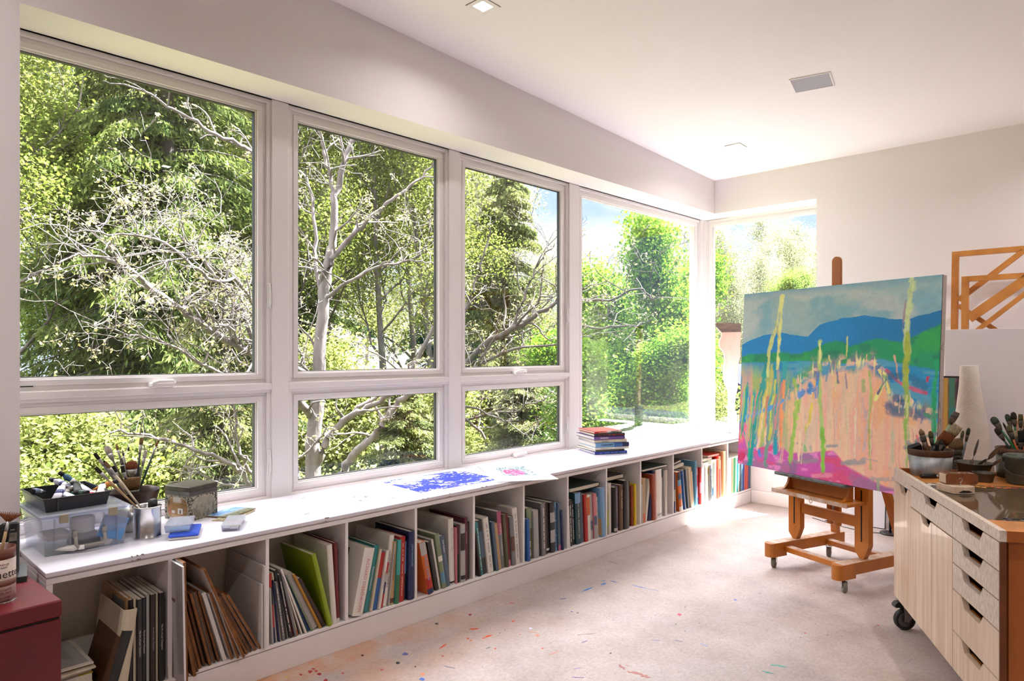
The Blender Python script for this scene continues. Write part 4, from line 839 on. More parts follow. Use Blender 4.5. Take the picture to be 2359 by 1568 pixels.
for s in (-1, 1):
    b = MB().mat(M_oak); x0 = s*.235
    b.add([(x0-.022, .40, .16), (x0+.022, .40, .16), (x0+.022, .365, .16), (x0-.022, .365, .16), (s*.10-.022, .13, 1.25), (s*.10+.022, .13, 1.25), (s*.10+.022, .095, 1.25), (s*.10-.022, .095, 1.25)],
          [(0,1,2,3), (7,6,5,4), (0,4,5,1), (1,5,6,2), (2,6,7,3), (3,7,4,0)])
    b.build('rear_brace', ez)
# paint tray: scooped box with a front board and the grey crusted canvas ledge on top
b = MB().mat(M_oak)
xb(b, -.225, .225, -.06, -.045, .498, .592); b.build('tray_back', ez)
prof = [(-.01+0, .49)]+[(-.01-.085*math.sin(t*math.pi/2/6), .49+.0+.095*(1-math.cos(t*math.pi/2/6))) for t in range(0, 7)]
for s in (-1, 1):
    b = MB().mat(M_oak); x0 = s*.215
    pts = [(.0, .50), (-.085, .50)]+[(-.085+.07*math.sin(t*math.pi/2/6), .50+.088*(1-math.cos(t*math.pi/2/6))) for t in range(1, 7)]+[(.0, .588)]
    b.prism([(p-.06, q_) for p, q_ in pts], x0-.007, x0+.007, 'x'); b.build('tray_end', ez)
b = MB().mat(M_oak); xb(b, -.27, .27, -.165, .0, .478, .498); b.mat(M_oaktop).box(-.272, .272, -.168, -.163, .476, .500); b.build('tray_shelf', ez)
b = MB().mat(M_ledge); xb(b, -.255, .255, -.165, -.03, .588, .607, .004); b.build('canvas_ledge', ez)
b = MB().mat(M_steel); b.tube([(-.03+.012*math.cos(t*.6), -.10, .460+.018*math.sin(t*.6)) for t in range(11)], .0022, 6); b.build('pull_ring', ez)
for nm, (x_, y_) in {'a': (-.25, -.165), 'b': (.25, -.165), 'c': (-.25, .34), 'd': (.25, .34)}.items():
    c = bpy.data.objects.new('caster', None); COL.objects.link(c); c.parent = ez; c.location = (x_, y_, 0); c.rotation_euler = (0, 0, .5 if nm in 'ac' else .9)
    b = MB().mat(M_rub); b.lathe([(.012, -.011), (.030, -.011), (.0325, -.007), (.0325, .007), (.030, .011), (.012, .011)], 20, closed=True); o_ = b.build('wheel', c, (0, -.012, .0327), (math.pi/2, 0, 0)); o_.rotation_euler = (0, math.pi/2, 0)
    b = MB().mat(M_steel); b.box(-.022, .022, -.024, .020, .072, .0755)
    for s in (-1, 1): b.prism([(-.02, .072), (.018, .072), (.0, .03), (-.018, .024), (-.026, .034)], s*.0145-.001, s*.0145+.001, 'x')
    b.cyl((-.018, -.012, .0327), (.018, -.012, .0327), .005, 8); b.cyl((0, 0, .0755), (0, 0, .095), .006, 8)
    b.build('fork', c)
# canvas
def brushmix(C, col, mask): return C*(1-mask[..., None])+np.array(col)[None, None]*mask[..., None]
def painting(U, Vv):
    y = 1-Vv; x = U                                    # y down from the top
    n1 = vnoise(x, y, 7, 7, 1); n2 = vnoise(x, y, 22, 22, 2); n3 = vnoise(x, y, 40, 6, 3); n4 = vnoise(x, y, 5, 30, 4); nf = vnoise(x, y, 90, 90, 5, 2)
    L = lambda h: np.array(hexc(h)); sm = lambda a, b_, t: np.clip((t-a)/(b_-a+1e-9), 0, 1)
    C = np.ones(x.shape+(3,))*L('8fa8a6'); C = brushmix(C, L('6f9aa6'), sm(.45, .6, n1)*.8); C = brushmix(C, L('a9b0aa'), sm(.5, .62, vnoise(x, y, 4, 9, 8))*.8)
    C = brushmix(C, L('4f8aa0'), sm(.0, .05, .05-y+.03*(n1-.5))*.7)
    hill = .20+.055*np.cos((x-.27)*9)*(x < .5)*-1+np.where(x >= .40, -.13*np.sin(np.clip((x-.40)/.45, 0, 1)*math.pi*.62), 0)+.012*(n2-.5)*2
    hill = np.interp(x.ravel(), [0, .06, .14, .22, .30, .40, .46, .50, .58, .68, .78, .88, 1.0], [.30, .27, .245, .235, .245, .262, .20, .185, .17, .165, .185, .19, .155]).reshape(x.shape)+.012*(n2-.5)
    m = (y > hill); C = np.where(m[..., None], L('0f78b2')*(1-.35*sm(.5, 1, x))[..., None]*(.9+.25*n1[..., None]), C)
    gr = np.interp(x.ravel(), [0, .1, .2, .35, .42, .5, .58, .62, .68, .75, .84, .92, 1.0], [.36, .345, .34, .345, .33, .29, .28, .31, .285, .27, .29, .25, .21]).reshape(x.shape)+.02*(n2-.5)
    m = sm(0, .012, y-gr); C = brushmix(C, L('118a58'), m); C = brushmix(C, L('2f9a3a'), m*sm(.5, .62, n1)*.6); C = brushmix(C, L('0f6a58'), m*sm(.55, .7, n2)*.6)
    wl = np.interp(x.ravel(), [0, .15, .4, .6, .75, 1], [.40, .395, .385, .40, .37, .42]).reshape(x.shape)+.01*(n2-.5)
    m = sm(0, .01, y-wl); C = brushmix(C, L('157fae'), m); C = brushmix(C, L('4b93ad'), m*sm(.48, .58, n4)*.9); C = brushmix(C, L('2aa0a2'), m*sm(.52, .66, n3)*.8*(x < .4))
    # ground of salmon strokes
    fl = np.interp(x.ravel(), [0, .18, .30, .42, .55, .65, .70, .78, .82, .90, 1], [1.2, .75, .56, .47, .44, .42, .40, .47, .62, .60, .66]).reshape(x.shape)+.05*(n3-.5)+.03*(n2-.5)
    m = sm(0, .03, y-fl); C = brushmix(C, L('e0b08c'), m); C = brushmix(C, L('dca48e'), m*sm(.45, .6, n3)); C = brushmix(C, L('d9bc9a'), m*sm(.5, .65, vnoise(x, y, 30, 3, 11))*.8); C = brushmix(C, L('e6a06c'), m*sm(.56, .7, vnoise(x, y, 16, 5, 12))*.7); C = brushmix(C, L('c4b09a'), m*sm(.58, .7, vnoise(x, y, 50, 4, 13))*.6)
    band = np.exp(-((y-fl+.03)/.035)**2)*(x > .22); C = brushmix(C, L('5d9a64'), band*sm(.48, .58, n2)); C = brushmix(C, L('7c6a8a'), band*sm(.55, .66, vnoise(x, y, 40, 14, 14))*.9); C = brushmix(C, L('e6b79a'), band*sm(.5, .6, vnoise(x, y, 26, 30, 15))*.8); C = brushmix(C, L('d8cf92'), band*sm(.6, .7, vnoise(x, y, 60, 10, 16)))
    # left forest of stems
    lf = sm(.36, .24, x)*sm(.40, .5, y); C = brushmix(C, L('3f9a90'), lf*sm(.42, .5, n3)*.8); C = brushmix(C, L('9aa85a'), lf*sm(.5, .56, vnoise(x, y, 26, 3, 17))*.9); C = brushmix(C, L('c99a80'), lf*sm(.54, .6, vnoise(x, y, 30, 3, 18))*.8); C = brushmix(C, L('2a86a8'), lf*sm(.56, .62, vnoise(x, y, 22, 5, 19))*.8)
    # magenta foot
    mg = np.interp(x.ravel(), [0, .06, .15, .25, .32, .42, .55, .62, .7, .8, 1], [.70, .90, .88, .84, .89, .86, .84, .90, .93, .96, 1.0]).reshape(x.shape)+.03*(n1-.5)+.02*(n4-.5)
    m = sm(0, .015, y-mg); C = brushmix(C, L('b9509a'), m); C = brushmix(C, L('c8486c'), m*sm(.5, .6, n4)*.9); C = brushmix(C, L('8a6a8e'), m*sm(.54, .64, n1)*.8); C = brushmix(C, L('d07ab0'), m*sm(.56, .62, vnoise(x, y, 12, 26, 20)))
    xw = x+.010*(vnoise(x, y, 30, 30, 71, 3)-.5)+.012*(vnoise(x, y, 9, 9, 72, 2)-.5); yw = y+.014*(vnoise(x, y, 25, 25, 73, 3)-.5); dry = vnoise(x, y, 55, 28, 74, 3)
    def line(pts, wd, c, op=1, ns=22, edge=.5):
        nonlocal C
        pts = [(a, b_) for a, b_ in pts]; dm = np.full(x.shape, 9.)
        for (ax, ay), (bx_, by_) in zip(pts[:-1], pts[1:]):
            px, py = (xw-ax)*1.17, yw-ay; dx, dy = (bx_-ax)*1.17, by_-ay; t = np.clip((px*dx+py*dy)/(dx*dx+dy*dy+1e-9), 0, 1); dm = np.minimum(dm, np.hypot(px-t*dx, py-t*dy))
        wv = wd*(1.15+.9*(vnoise(x, y, ns, ns, int(wd*1e4)+len(pts)*7, 2)-.5)); mk = np.clip((wv-dm)/(np.maximum(wv, 1e-4)*edge), 0, 1)*op; mk = mk*np.clip(1-.9*sm(.56, .66, dry)*(dm > wv*.45)-.15*sm(.56, .66, dry), 0, 1)
        cc = L(c); C = brushmix(C, cc*(1.0), mk); C = brushmix(C, cc*.75, mk*sm(.55, .65, n2)*.5); C = brushmix(C, np.minimum(1, cc*1.25), mk*sm(.58, .66, n3)*.5)
    line([(.0, .78), (.02, .70), (.03, .60)], .05, '1272b8'); line([(.01, .86), (.03, .78)], .03, 'd8607e'); line([(.0, .97), (.04, .95)], .03, 'b8305a')
    line([(.075, 1), (.09, .85), (.13, .62), (.145, .50), (.17, .4)], .026, '118a86'); line([(.07, .97), (.085, .8), (.12, .6)], .014, '10a07a')
    line([(.14, .88), (.16, .7), (.19, .5), (.20, .42)], .016, 'b0b060'); line([(.13, .9), (.15, .7), (.17, .55)], .010, 'e0b8a0'); line([(.18, .98), (.19, .8), (.205, .62)], .014, '6a8a80')
    line([(.17, .44), (.19, .3), (.225, .16), (.235, .03)], .009, 'c8cc8a'); line([(.245, .03), (.24, .2), (.235, .36), (.23, .44)], .012, 'cfd080'); line([(.21, .17), (.235, .27)], .006, 'b9b070'); line([(.17, .48), (.175, .36), (.20, .22)], .012, 'c2c87c')
    line([(.235, .9), (.235, .74), (.225, .6), (.215, .42)], .018, '0f8f9e'); line([(.225, .68), (.222, .5)], .010, '0d6f9a'); line([(.20, .83), (.215, .6), (.22, .5)], .012, 'bcbc50'); line([(.265, .86), (.27, .66), (.27, .5)], .012, 'e08a58')
    line([(.0, .74), (.10, .70), (.20, .66), (.27, .61)], .013, '4a8fc4')
    line([(.325, .95), (.34, .76), (.36, .62), (.335, .5)], .017, '93b44c'); line([(.345, .62), (.36, .70)], .012, 'a9c25a')
    line([(.50, .93), (.495, .75), (.475, .58), (.465, .42), (.468, .29)], .013, 'a3ba6a'); line([(.505, .96), (.50, .82), (.495, .74)], .017, '7cb43c'); line([(.468, .30), (.466, .40)], .007, 'd0cc8c'); line([(.462, .46), (.455, .58)], .012, '3f86c0'); line([(.445, .5), (.44, .58)], .008, 'e8a45c')
    line([(.36, .575), (.375, .565)], .024, '5a86bc'); line([(.41, .545), (.435, .54)], .026, '4a80bc'); line([(.43, .62), (.41, .76)], .010, 'd8c04e'); line([(.42, .55), (.42, .52)], .02, '3f7fb8')
    line([(.515, .36), (.535, .46)], .006, 'cfc98a'); line([(.60, .27), (.60, .36)], .004, 'b8bc6a')
    line([(.735, .90), (.725, .78), (.715, .66), (.725, .52), (.715, .44)], .008, '9ab056', .8); line([(.68, .55), (.71, .68), (.70, .82)], .010, 'b0a0a0', .6); line([(.74, .57), (.79, .46), (.755, .43)], .010, 'dcd07e'); line([(.80, .53), (.78, .47), (.76, .44)], .010, 'e0cc78'); line([(.75, .54), (.785, .47)], .006, '6a5a78')
    line([(.79, .43), (.84, .48), (.89, .51), (.95, .53)], .010, 'b8506a', .9); line([(.80, .60), (.88, .62), (.94, .62)], .03, '4a5a78', .8); line([(.82, .36), (.84, .47)], .006, 'd0a088'); line([(.80, .46), (.86, .44), (.94, .50)], .022, '1c5f86', .7); line([(.83, .56), (.86, .58)], .025, '2f4a72', .8)
    line([(.875, .0), (.872, .12), (.868, .26), (.872, .34)], .019, 'b4c48c'); line([(.872, .26), (.868, .42), (.872, .5)], .015, '9aa83c'); line([(.872, .5), (.878, .62), (.882, .74), (.885, .88)], .013, '8cac4c'); line([(.856, .1), (.852, .24)], .006, '8a6a7a', .7)
    line([(.985, .38), (.98, .55), (.985, .7), (.975, .86), (.98, 1)], .013, '149a62'); line([(.955, .46), (.955, .475)], .008, 'b83048'); line([(.87, .78), (.91, .76), (.95, .72), (.99, .70)], .012, '6a7a78', .9); line([(.92, .72), (.945, .8)], .004, 'c86a6a'); line([(.95, .62), (.99, .63)], .008, '4a8a6a')
    line([(.60, .90), (.64, .885), (.70, .872)], .016, '8a8c8c', .8); line([(.52, .825), (.57, .815)], .009, '8f8f90', .8); line([(.70, .86), (.76, .862)], .007, '9c9690', .7); line([(.74, .95), (.80, .938), (.84, .93)], .012, 'a09494', .7); line([(.34, .93), (.42, .92), (.48, .905)], .012, '8f7f84', .8)
    line([(.36, .83), (.40, .835)], .010, '8a7a80', .8); line([(.40, .84), (.405, .86)], .014, '74b06a', .9); line([(.44, .86), (.435, .84)], .01, '7a9a8a', .6); line([(.40, .73), (.41, .79)], .008, 'b4b44a', .8)
    line([(.33, 1), (.34, .96)], .03, '74607e', .8); line([(.45, .99), (.55, .97)], .014, 'd88aa0', .7); line([(.14, .91), (.145, .93)], .022, '1f7fc0'); line([(.765, .95), (.775, 1)], .008, '8aa478', .8); line([(.69, .48), (.69, .53)], .012, '74a05c', .7); line([(.56, .45), (.56, .50)], .008, '4f5a80', .8); line([(.62, .47), (.60, .46)], .008, 'e8b49a', .9)
    q = random.Random(99)
    for i in range(70):                                # small upright touches over the field and along the shore
        sx_ = q.uniform(.22, .98); sy_ = float(np.interp(sx_, [0, .30, .42, .55, .65, .70, .78, .82, .90, 1], [.8, .56, .47, .44, .42, .40, .47, .60, .58, .64])); top = i < 30
        y0_ = sy_+(q.uniform(-.06, .03) if top else q.uniform(.05, .3)); ln = q.uniform(.03, .08) if top else q.uniform(.08, .25)
        line([(sx_, y0_), (sx_+q.uniform(-.012, .012), min(.95, y0_+ln))], q.uniform(.003, .007), q.choice(['cfc98e', '6f9a5c', '7a6a8c', 'e0a890', '4a86a8', 'dcae92', '5a9a7a'] if top else ['d8a488', 'e6bc9c', 'c9b49a', 'e2a878', 'd0c0a0', 'cf9a88', 'b8b48a']), .75)
    for i in range(22): a_ = q.uniform(0, .26); line([(a_, q.uniform(.5, .6)), (a_+q.uniform(-.03, .0), q.uniform(.75, .9))], q.uniform(.004, .010), q.choice(['a9b45a', '12907e', 'd2a890', '2f86b0', 'c8b850', '7c8a84', 'c87a6a']), .85)
    C = np.clip(C*1.42, 0, 1)*(.93+.14*nf[..., None])*(.96+.08*n4[..., None]); return C
CW, CHh = 1.345, 1.152
cv = thing('landscape_canvas', 'large abstract landscape painting, blue hills over peach ground, on the easel', 'painting', (-2.111, 4.417, .6078), EA)
cv.rotation_euler = (math.radians(-3.1), 0, math.radians(EA+.0))
cv.rotation_mode = 'XYZ'
g = colour_grid('painted_face', painting, CW, CHh, 560, 480, attr_mat('oil_paint', .45, bump=.35), cv)
g.rotation_euler = (math.pi/2, 0, 0)
M_canv = mat('raw_canvas_edge', srgb(196, 182, 172), .85, var=.1, scale=40)
MB().mat(M_canv).box(0, CW, .0006, .038, 0, CHh, .002).build('stretched_canvas', cv)
b = MB().mat(bmat('dkbrown')); rr = random.Random(5)
zz = .06
while zz < CHh-.05:
    if rr.random() < .5:
        p = [(CW+.0006, .004+rr.random()*.01, zz+i*.008) if i % 2 else (CW+.0006, .014+rr.random()*.012, zz+i*.008) for i in range(5)]; b.tube(p, .0009, 4)
    zz += rr.uniform(.05, .12)
b.tube([(CW+.0005, .001, .0), (CW+.0005, .002, CHh)], .0013, 4)
tag(b.build('edge_scribble', cv), kind='stuff')
# ------------------------------------------------------------------ rolling taboret cart
M_mapl = mat('pale_maple_front', srgb(232, 208, 184), .42, var=.16, scale=5, aniso=(6, 6, .35), coat=.1, col2=srgb(208, 178, 148))
M_spat = mat('paint_spattered_front', srgb(226, 211, 195), .45, var=.35, scale=48, aniso=(2.2, 2.2, .8), col2=srgb(196, 176, 158))
M_honey = mat('honey_plywood', srgb(190, 112, 44), .5, var=.2, scale=6, aniso=(1, 1, .2), col2=srgb(168, 92, 34))
M_ptop = mat('honey_worktop', srgb(206, 132, 62), .4, var=.3, scale=9)
CA = math.degrees(math.atan2(-.87935, .47618))     # local +x = from the far end to the near end
ct = thing('taboret_cart', 'maple rolling taboret cart with cut-out drawer pulls and painting top', 'cart', (-.993, 3.809, 0), CA)
LN, DP, HT, HB = 1.257, .66, .785, .145            # local y = depth (to the right)
def front(name, s0, s1, z0, z1, m, notch=None, parent=ct, y0=0.0):
    """front slab with a trapezoid hand cut-out in its top edge"""
    g_ = .002; s0 += g_; s1 -= g_; z1 -= g_; z0 += g_
    b = MB().mat(m)
    if notch:
        c, w_, d_ = notch; poly = [(s0, z0), (s1, z0), (s1, z1), (c+w_/2, z1), (c+w_/2-.028, z1-d_), (c-w_/2+.028, z1-d_), (c-w_/2, z1), (s0, z1)]
    else: poly = [(s0, z0), (s1, z0), (s1, z1), (s0, z1)]
    b.prism(poly, y0, y0+.019, 'y'); o = b.build(name, parent)
    if notch:
        # visible raw ply inside the cut-out is the slab edge itself; add a lipped scoop behind
        pass
    return o
b = MB().mat(M_honey)
b.box(.004, .022, .022, DP, HB, .716); b.box(LN-.030, LN-.012, .030, DP, HB, HT-.026); b.box(.272, .292, .022, DP, HB, .742); b.box(.818, .836, .022, DP, HB, .742)
b.box(.022, LN-.03, DP-.018, DP, HB, .74); b.box(.004, LN-.012, .022, DP, HB, HB+.018)
b.build('carcass', ct)
b = MB().mat(M_dark)
for z in (.650, .555, .455, .294): b.box(.84, LN-.032, .022, .05, z-.012, z+.004)
for z in (.645,): b.box(.295, .815, .022, .05, z-.012, z+.004)
b.box(.295, LN-.032, .022, .04, .735, .745); b.box(.026, .27, .022, .04, .70, .715); b.build('drawer_gaps', ct)
# top: apron, boards, well at the far end
b = MB().mat(M_spat); b.prism([(0, .7215), (.283, .7215), (.283, .749), (LN, .749), (LN, HT), (0, HT)], 0, .020, 'y'); b.build('top_apron', ct)
b = MB().mat(M_honey); b.box(.0, .020, .020, DP, .7215, HT, .001); b.box(.0, LN-.001, DP-.018, DP+.0, .7215, HT+.0, .001); b.box(LN-.012, LN, .0201, DP, .749, HT-.0005); b.build('top_rims', ct)
MB().mat(M_ptop).box(.020, LN-.012, .020, DP-.018, .744, .7655).build('worktop_board', ct)
MB().mat(M_ptop).box(1.10, LN-.0005, .0205, DP-.0185, .7656, HT-.0002, .001).build('end_board', ct)
front('door', 0, .283, HB, .7195, M_mapl, (.165, .13, .034)); front('drawer', .283, .827, .650, .747, M_spat, (.56, .17, .034))
def cleanup(): pass
front('door', .283, .575, HB, .648, M_mapl, (.50, .13, .03)); front('door', .575, .827, HB, .648, M_mapl)
for z0, z1, m in ((.650, .747, M_spat), (.555, .650, M_spat), (.455, .555, M_spat), (.294, .455, M_mapl), (HB, .294, M_mapl)):
    o_ = front('drawer', .827, LN-.004, z0, z1, m, (1.02, .20, .036)); MB().mat(M_honey).box(.845, LN-.036, .0195, .030, z0+.01, z1-.04).build('drawer_box', o_)
# thick painted edges of the near corner
b = MB().mat(mat('dark_stained_end', srgb(120, 62, 26), .6, var=.3, scale=12)); b.box(LN-.003, LN+.0005, .0005, .0195, .150, .745); b.build('end_grain', ct)
def cart_caster(x, y, rz):
    c = bpy.data.objects.new('caster', None); COL.objects.link(c); c.parent = ct; c.location = (x, y, 0); c.rotation_euler = (0, 0, math.radians(rz))
    b = MB().mat(M_rubd).lathe([(.040, -.014), (.0485, -.013), (.0505, -.008), (.0505, .008), (.0485, .013), (.040, .014)], 28, closed=True).mat(mat('grey_hub', srgb(84, 82, 80), .5)).lathe([(.006, -.010), (.041, -.010), (.041, .010), (.006, .010)], 28, closed=True)
    o_ = b.build('wheel', c, (-.02, 0, .0508)); o_.rotation_euler = (math.pi/2, 0, 0)
    b = MB().mat(mat('caster_plate', srgb(140, 138, 134), .35, metal=.8)); b.box(-.042, .042, -.035, .035, .139, .1445)
    for s in (-1, 1): b.prism([(-.034, .139), (.038, .139), (.032, .085), (-.012, .042), (-.030, .045)], s*.019-.0015, s*.019+.0015, 'y')
    b.cyl((-.02, -.022, .0508), (-.02, .022, .0508), .008, 10); b.build('fork', c)
    b = MB().mat(M_black); b.prism([(-.075, .125), (-.062, .138), (-.02, .142), (.01, .128), (-.0, .105), (-.03, .112), (-.072, .112)], -.017, .017, 'y'); b.cyl((-.04, -.018, .118), (-.04, .018, .118), .005, 8); b.build('brake_lever', c)
cart_caster(.060, .050, 105); cart_caster(.055, DP-.06, 30); cart_caster(LN-.08, .06, 10); cart_caster(LN-.08, DP-.06, 0)
# ------------------------------------------------------------------ small things
def on_z(u, v, z):
    r = _F+_R*((u-1179.5)/1576)+V(0, 0, (809-v)/1576); k = (z-CAM_H)/r.z; return V(r.x*k, r.y*k, z)
def on_y(u, v, y):
    r = _F+_R*((u-1179.5)/1576)+V(0, 0, (809-v)/1576); k = y/r.y; return V(r.x*k, y, CAM_H+r.z*k)
def sweep(b, pts, ws, ts, side, n=10):
    pts = [Vector(p) for p in pts]; m = len(pts); vs = []
    for i, p in enumerate(pts):
        d = (pts[min(i+1, m-1)]-pts[max(i-1, 0)]).normalized(); a = (side-d*side.dot(d)).normalized(); c = d.cross(a)
        for k in range(n):
            t = 2*math.pi*k/n; ct_, st_ = math.cos(t), math.sin(t); e = .55
            vs.append(tuple(p+a*(math.copysign(abs(ct_)**e, ct_)*ws[i]/2)+c*(math.copysign(abs(st_)**e, st_)*ts[i]/2)))
    fs = [(i*n+k, i*n+(k+1) % n, (i+1)*n+(k+1) % n, (i+1)*n+k) for i in range(m-1) for k in range(n)]+[tuple(range(n))[::-1], tuple((m-1)*n+k for k in range(n))]
    return b.add(vs, fs, True)
M_fer = mat('nickel_ferrule', (.50, .49, .47), .4, metal=.9, var=.35, scale=60)
M_fercr = mat('paint_crusted_ferrule', srgb(92, 82, 66), .7, metal=.2, var=.5, scale=90, bump=.4)
def brist(c, name): return mat('bristle_'+name, hexc(c), .8, var=.45, scale=55, aniso=(6, 6, 1), bump=.5, bscale=120)
BR = dict(dark=brist('2e241c', 'dark'), green=brist('3c4a34', 'green'), olive=brist('6a6440', 'olive'), cream=brist('b8a884', 'cream'), tan=brist('8a6a42', 'tan'), rust=brist('8a4a20', 'rust'), grey=brist('6e6a62', 'grey'), white=brist('cfc8bc', 'white'), black=brist('17130f', 'black'))
def brush(base, tip, kind, bc, hc, label, group, w=.012, hr=.0042, fc=None, name='paintbrush', side=None):
    base = Vector(base); tip = Vector(tip); o = thing(name, label, 'brush', base, group=group); ax = tip-base; L = ax.length; d = ax/L
    side = Vector(side) if side else Vector((.72, .69, 0)); side = (side-d*side.dot(d)).normalized()
    lb, lf = dict(round=(.028, .035), flat=(.03, .035), filbert=(.035, .035), wide=(.055, .03), fan=(.03, .03))[kind]
    P = lambda s: d*(L*s if s <= 1 else s)
    h1 = L-lb-lf
    b = MB().mat(mat('handle_'+hc, hexc(PAL.get(hc, hc)), .4, coat=.3, var=.2, scale=30))
    if kind == 'wide': sweep(b, [d*(h1*t) for t in (0, .06, .4, .8, 1)], [w*.25, w*.4, w*.3, w*.55, w*.9], [hr*1.6, hr*3, hr*2.6, hr*3, hr*3.4], side)
    else: b.tube([d*(h1*t) for t in (0, .03, .3, .75, 1)], [hr*.4, hr*.7, hr*.9, hr*1.25, hr], 8)
    b.build('handle', o)
    b = MB().mat(fc or (M_fercr if 'window' not in group and 'silver' not in group and 'wafer' not in group else M_fer))
    if kind in ('round', 'fan'): b.tube([d*h1, d*(h1+lf*.3), d*(h1+lf)], [hr*1.05, hr*1.1, w*.45 if kind == 'round' else hr*.9], 10)
    else: sweep(b, [d*h1, d*(h1+lf*.5), d*(h1+lf)], [hr*2.1 if kind != 'wide' else w*.92, w*.85, w], [hr*2.1 if kind != 'wide' else hr*3.6, hr*1.8, w*.38 if kind != 'wide' else w*.28], side)
    b.build('ferrule', o)
    b = MB().mat(BR[bc]); s0 = h1+lf
    if kind == 'round': b.tube([d*(s0+lb*t) for t in (0, .35, .7, 1)], [w*.45, w*.5, w*.3, w*.04], 10)
    elif kind == 'filbert': sweep(b, [d*(s0+lb*t) for t in (0, .4, .75, .93, 1)], [w, w*1.12, w*1.0, w*.6, w*.15], [w*.4, w*.42, w*.3, w*.2, w*.1], side)
    elif kind == 'flat': sweep(b, [d*(s0+lb*t) for t in (0, .4, .9, 1)], [w, w*1.08, w*1.05, w*1.0], [w*.38, w*.4, w*.22, w*.14], side)
    elif kind == 'wide': sweep(b, [d*(s0+lb*t) for t in (0, .4, .85, 1)], [w, w*1.08, w*1.1, w*1.05], [w*.3, w*.34, w*.24, w*.14], side)
    else:
        for i in range(13):
            t = (i-6)/6; e = d*(s0+lb*(1-.12*t*t))+side*(w*t*1.25); b.tube([d*s0+side*(w*.12*t), d*(s0+lb*.4)+side*(w*.5*t), e], [w*.07, w*.10, w*.03], 5)
    b.build('bristles', o); return o
M_galv = mat('galvanised_zinc', (.42, .43, .43), .5, metal=.65, var=.45, scale=22, bump=.15, bscale=40)
M_galvd = mat('stained_zinc', srgb(92, 86, 74), .6, metal=.4, var=.5, scale=18, bump=.3)
M_rust = mat('rusty_rim', srgb(92, 60, 38), .6, metal=.4, var=.5, scale=30)
M_tin = mat('bright_tin', (.72, .71, .69), .22, metal=1.0, var=.12, scale=14)
# ---- on the cart
TZ = .7656
def pot(b, r0, r1, h, rim=.003, th=.0015):
    return b.lathe([(r0*.98, 0), (r0, .002), (r1, h-rim), (r1+rim*.8, h-rim*.5), (r1+rim*.8, h), (r1-th, h), (r0-th, .004), (r0*.5, .004), (0.0001, .004)], 36)
p = V(-.835, 3.815, TZ)
o = thing('galvanised_tub', 'round galvanised tub of brushes with rusty rim at far corner of cart', 'tub', p)
b = MB().mat(M_galv); b.lathe([(.082, 0), (.085, .003), (.0945, .098)], 40).mat(M_rust).lathe([(.0945, .098), (.0955, .099), (.0985, .128), (.0965, .130), (.092, .126), (.080, .004), (.0001, .004)], 40); b.build('tub_body', o)
GT = 'brushes in the galvanised tub'
def bt(dx, dy, tx, ty, tz, *a, **k): return brush(p+V(dx, dy, .006), p+V(tx, ty, tz), *a, **k)
bt(-.03, -.01, -.10, .00, .16, 'flat', 'white', 'tan', 'short white-bristled brush at the left of the galvanised tub', GT, w=.02, hr=.006)
bt(.01, .02, -.035, -.03, .225, 'round', 'tan', 'brown', 'thick brown wooden handle brush standing in the galvanised tub', GT, w=.026, hr=.012)
bt(.02, .03, .0, .0, .215, 'filbert', 'olive', 'dkbrown', 'green-crusted brush standing in the galvanised tub', GT, w=.022, hr=.006)
bt(-.05, -.04, .075, .03, .205, 'wide', 'rust', 'black', 'wide orange-bristled brush with black handle leaning right in the tub', GT, w=.062, hr=.005)
bt(-.03, -.03, .105, .06, .245, 'wide', 'cream', 'dkgreen', 'wide cream-bristled brush leaning right in the tub', GT, w=.05, hr=.005)
bt(-.02, .0, .10, .05, .31, 'flat', 'grey', 'sage', 'tall pale green-grey crusted brush leaning out of the tub', GT, w=.034, hr=.007)
bt(.03, -.03, .05, .0, .18, 'round', 'dark', 'dkbrown', 'dark stubby brush in the right of the tub', GT, w=.02, hr=.006)
o = thing('black_tin_box', 'small open black metal box leaning inside the galvanised tub', 'box', p+V(-.058, -.02, .10), 20, rot=(.3, -.35, .75))
MB().mat(M_black).box(-.03, .03, -.012, .012, 0, .05, .002).build('box_body', o)
p = V(-.762, 4.03, TZ)
o = thing('zinc_cup', 'narrow zinc cup standing behind the galvanised tub', 'cup', p); pot(MB().mat(M_galvd), .030, .022, .075).build('cup_body', o)
GC = 'brushes in the zinc cup'
def bt(dx, dy, tx, ty, tz, *a, **k): return brush(p+V(dx, dy, .008), p+V(tx, ty, tz), *a, **k)
bt(.0, .0, -.01, .0, .165, 'wide', 'tan', 'dkbrown', 'wide worn tan brush standing in the zinc cup', GC, w=.07, hr=.006)
bt(.008, .005, .045, .02, .22, 'filbert', 'green', 'grey', 'grey-green brush leaning right from the zinc cup', GC, w=.018)
bt(-.008, .0, .02, .02, .205, 'filbert', 'olive', 'olive', 'olive brush behind the wide one in the zinc cup', GC, w=.016)
p = V(-.672, 3.905, TZ)
o = thing('zinc_bowl', 'shallow zinc bowl of palette knives in the middle of the cart', 'bowl', p)
b = MB().mat(M_galvd); b.lathe([(.050, 0), (.055, .004), (.076, .066), (.080, .068), (.079, .071), (.074, .068), (.052, .006), (.0001, .005)], 36)
b.tube([(-.065, -.02, .066), (-.075, -.03, .085), (-.058, -.03, .098), (-.045, -.02, .082)], .002, 6); b.build('bowl_body', o)
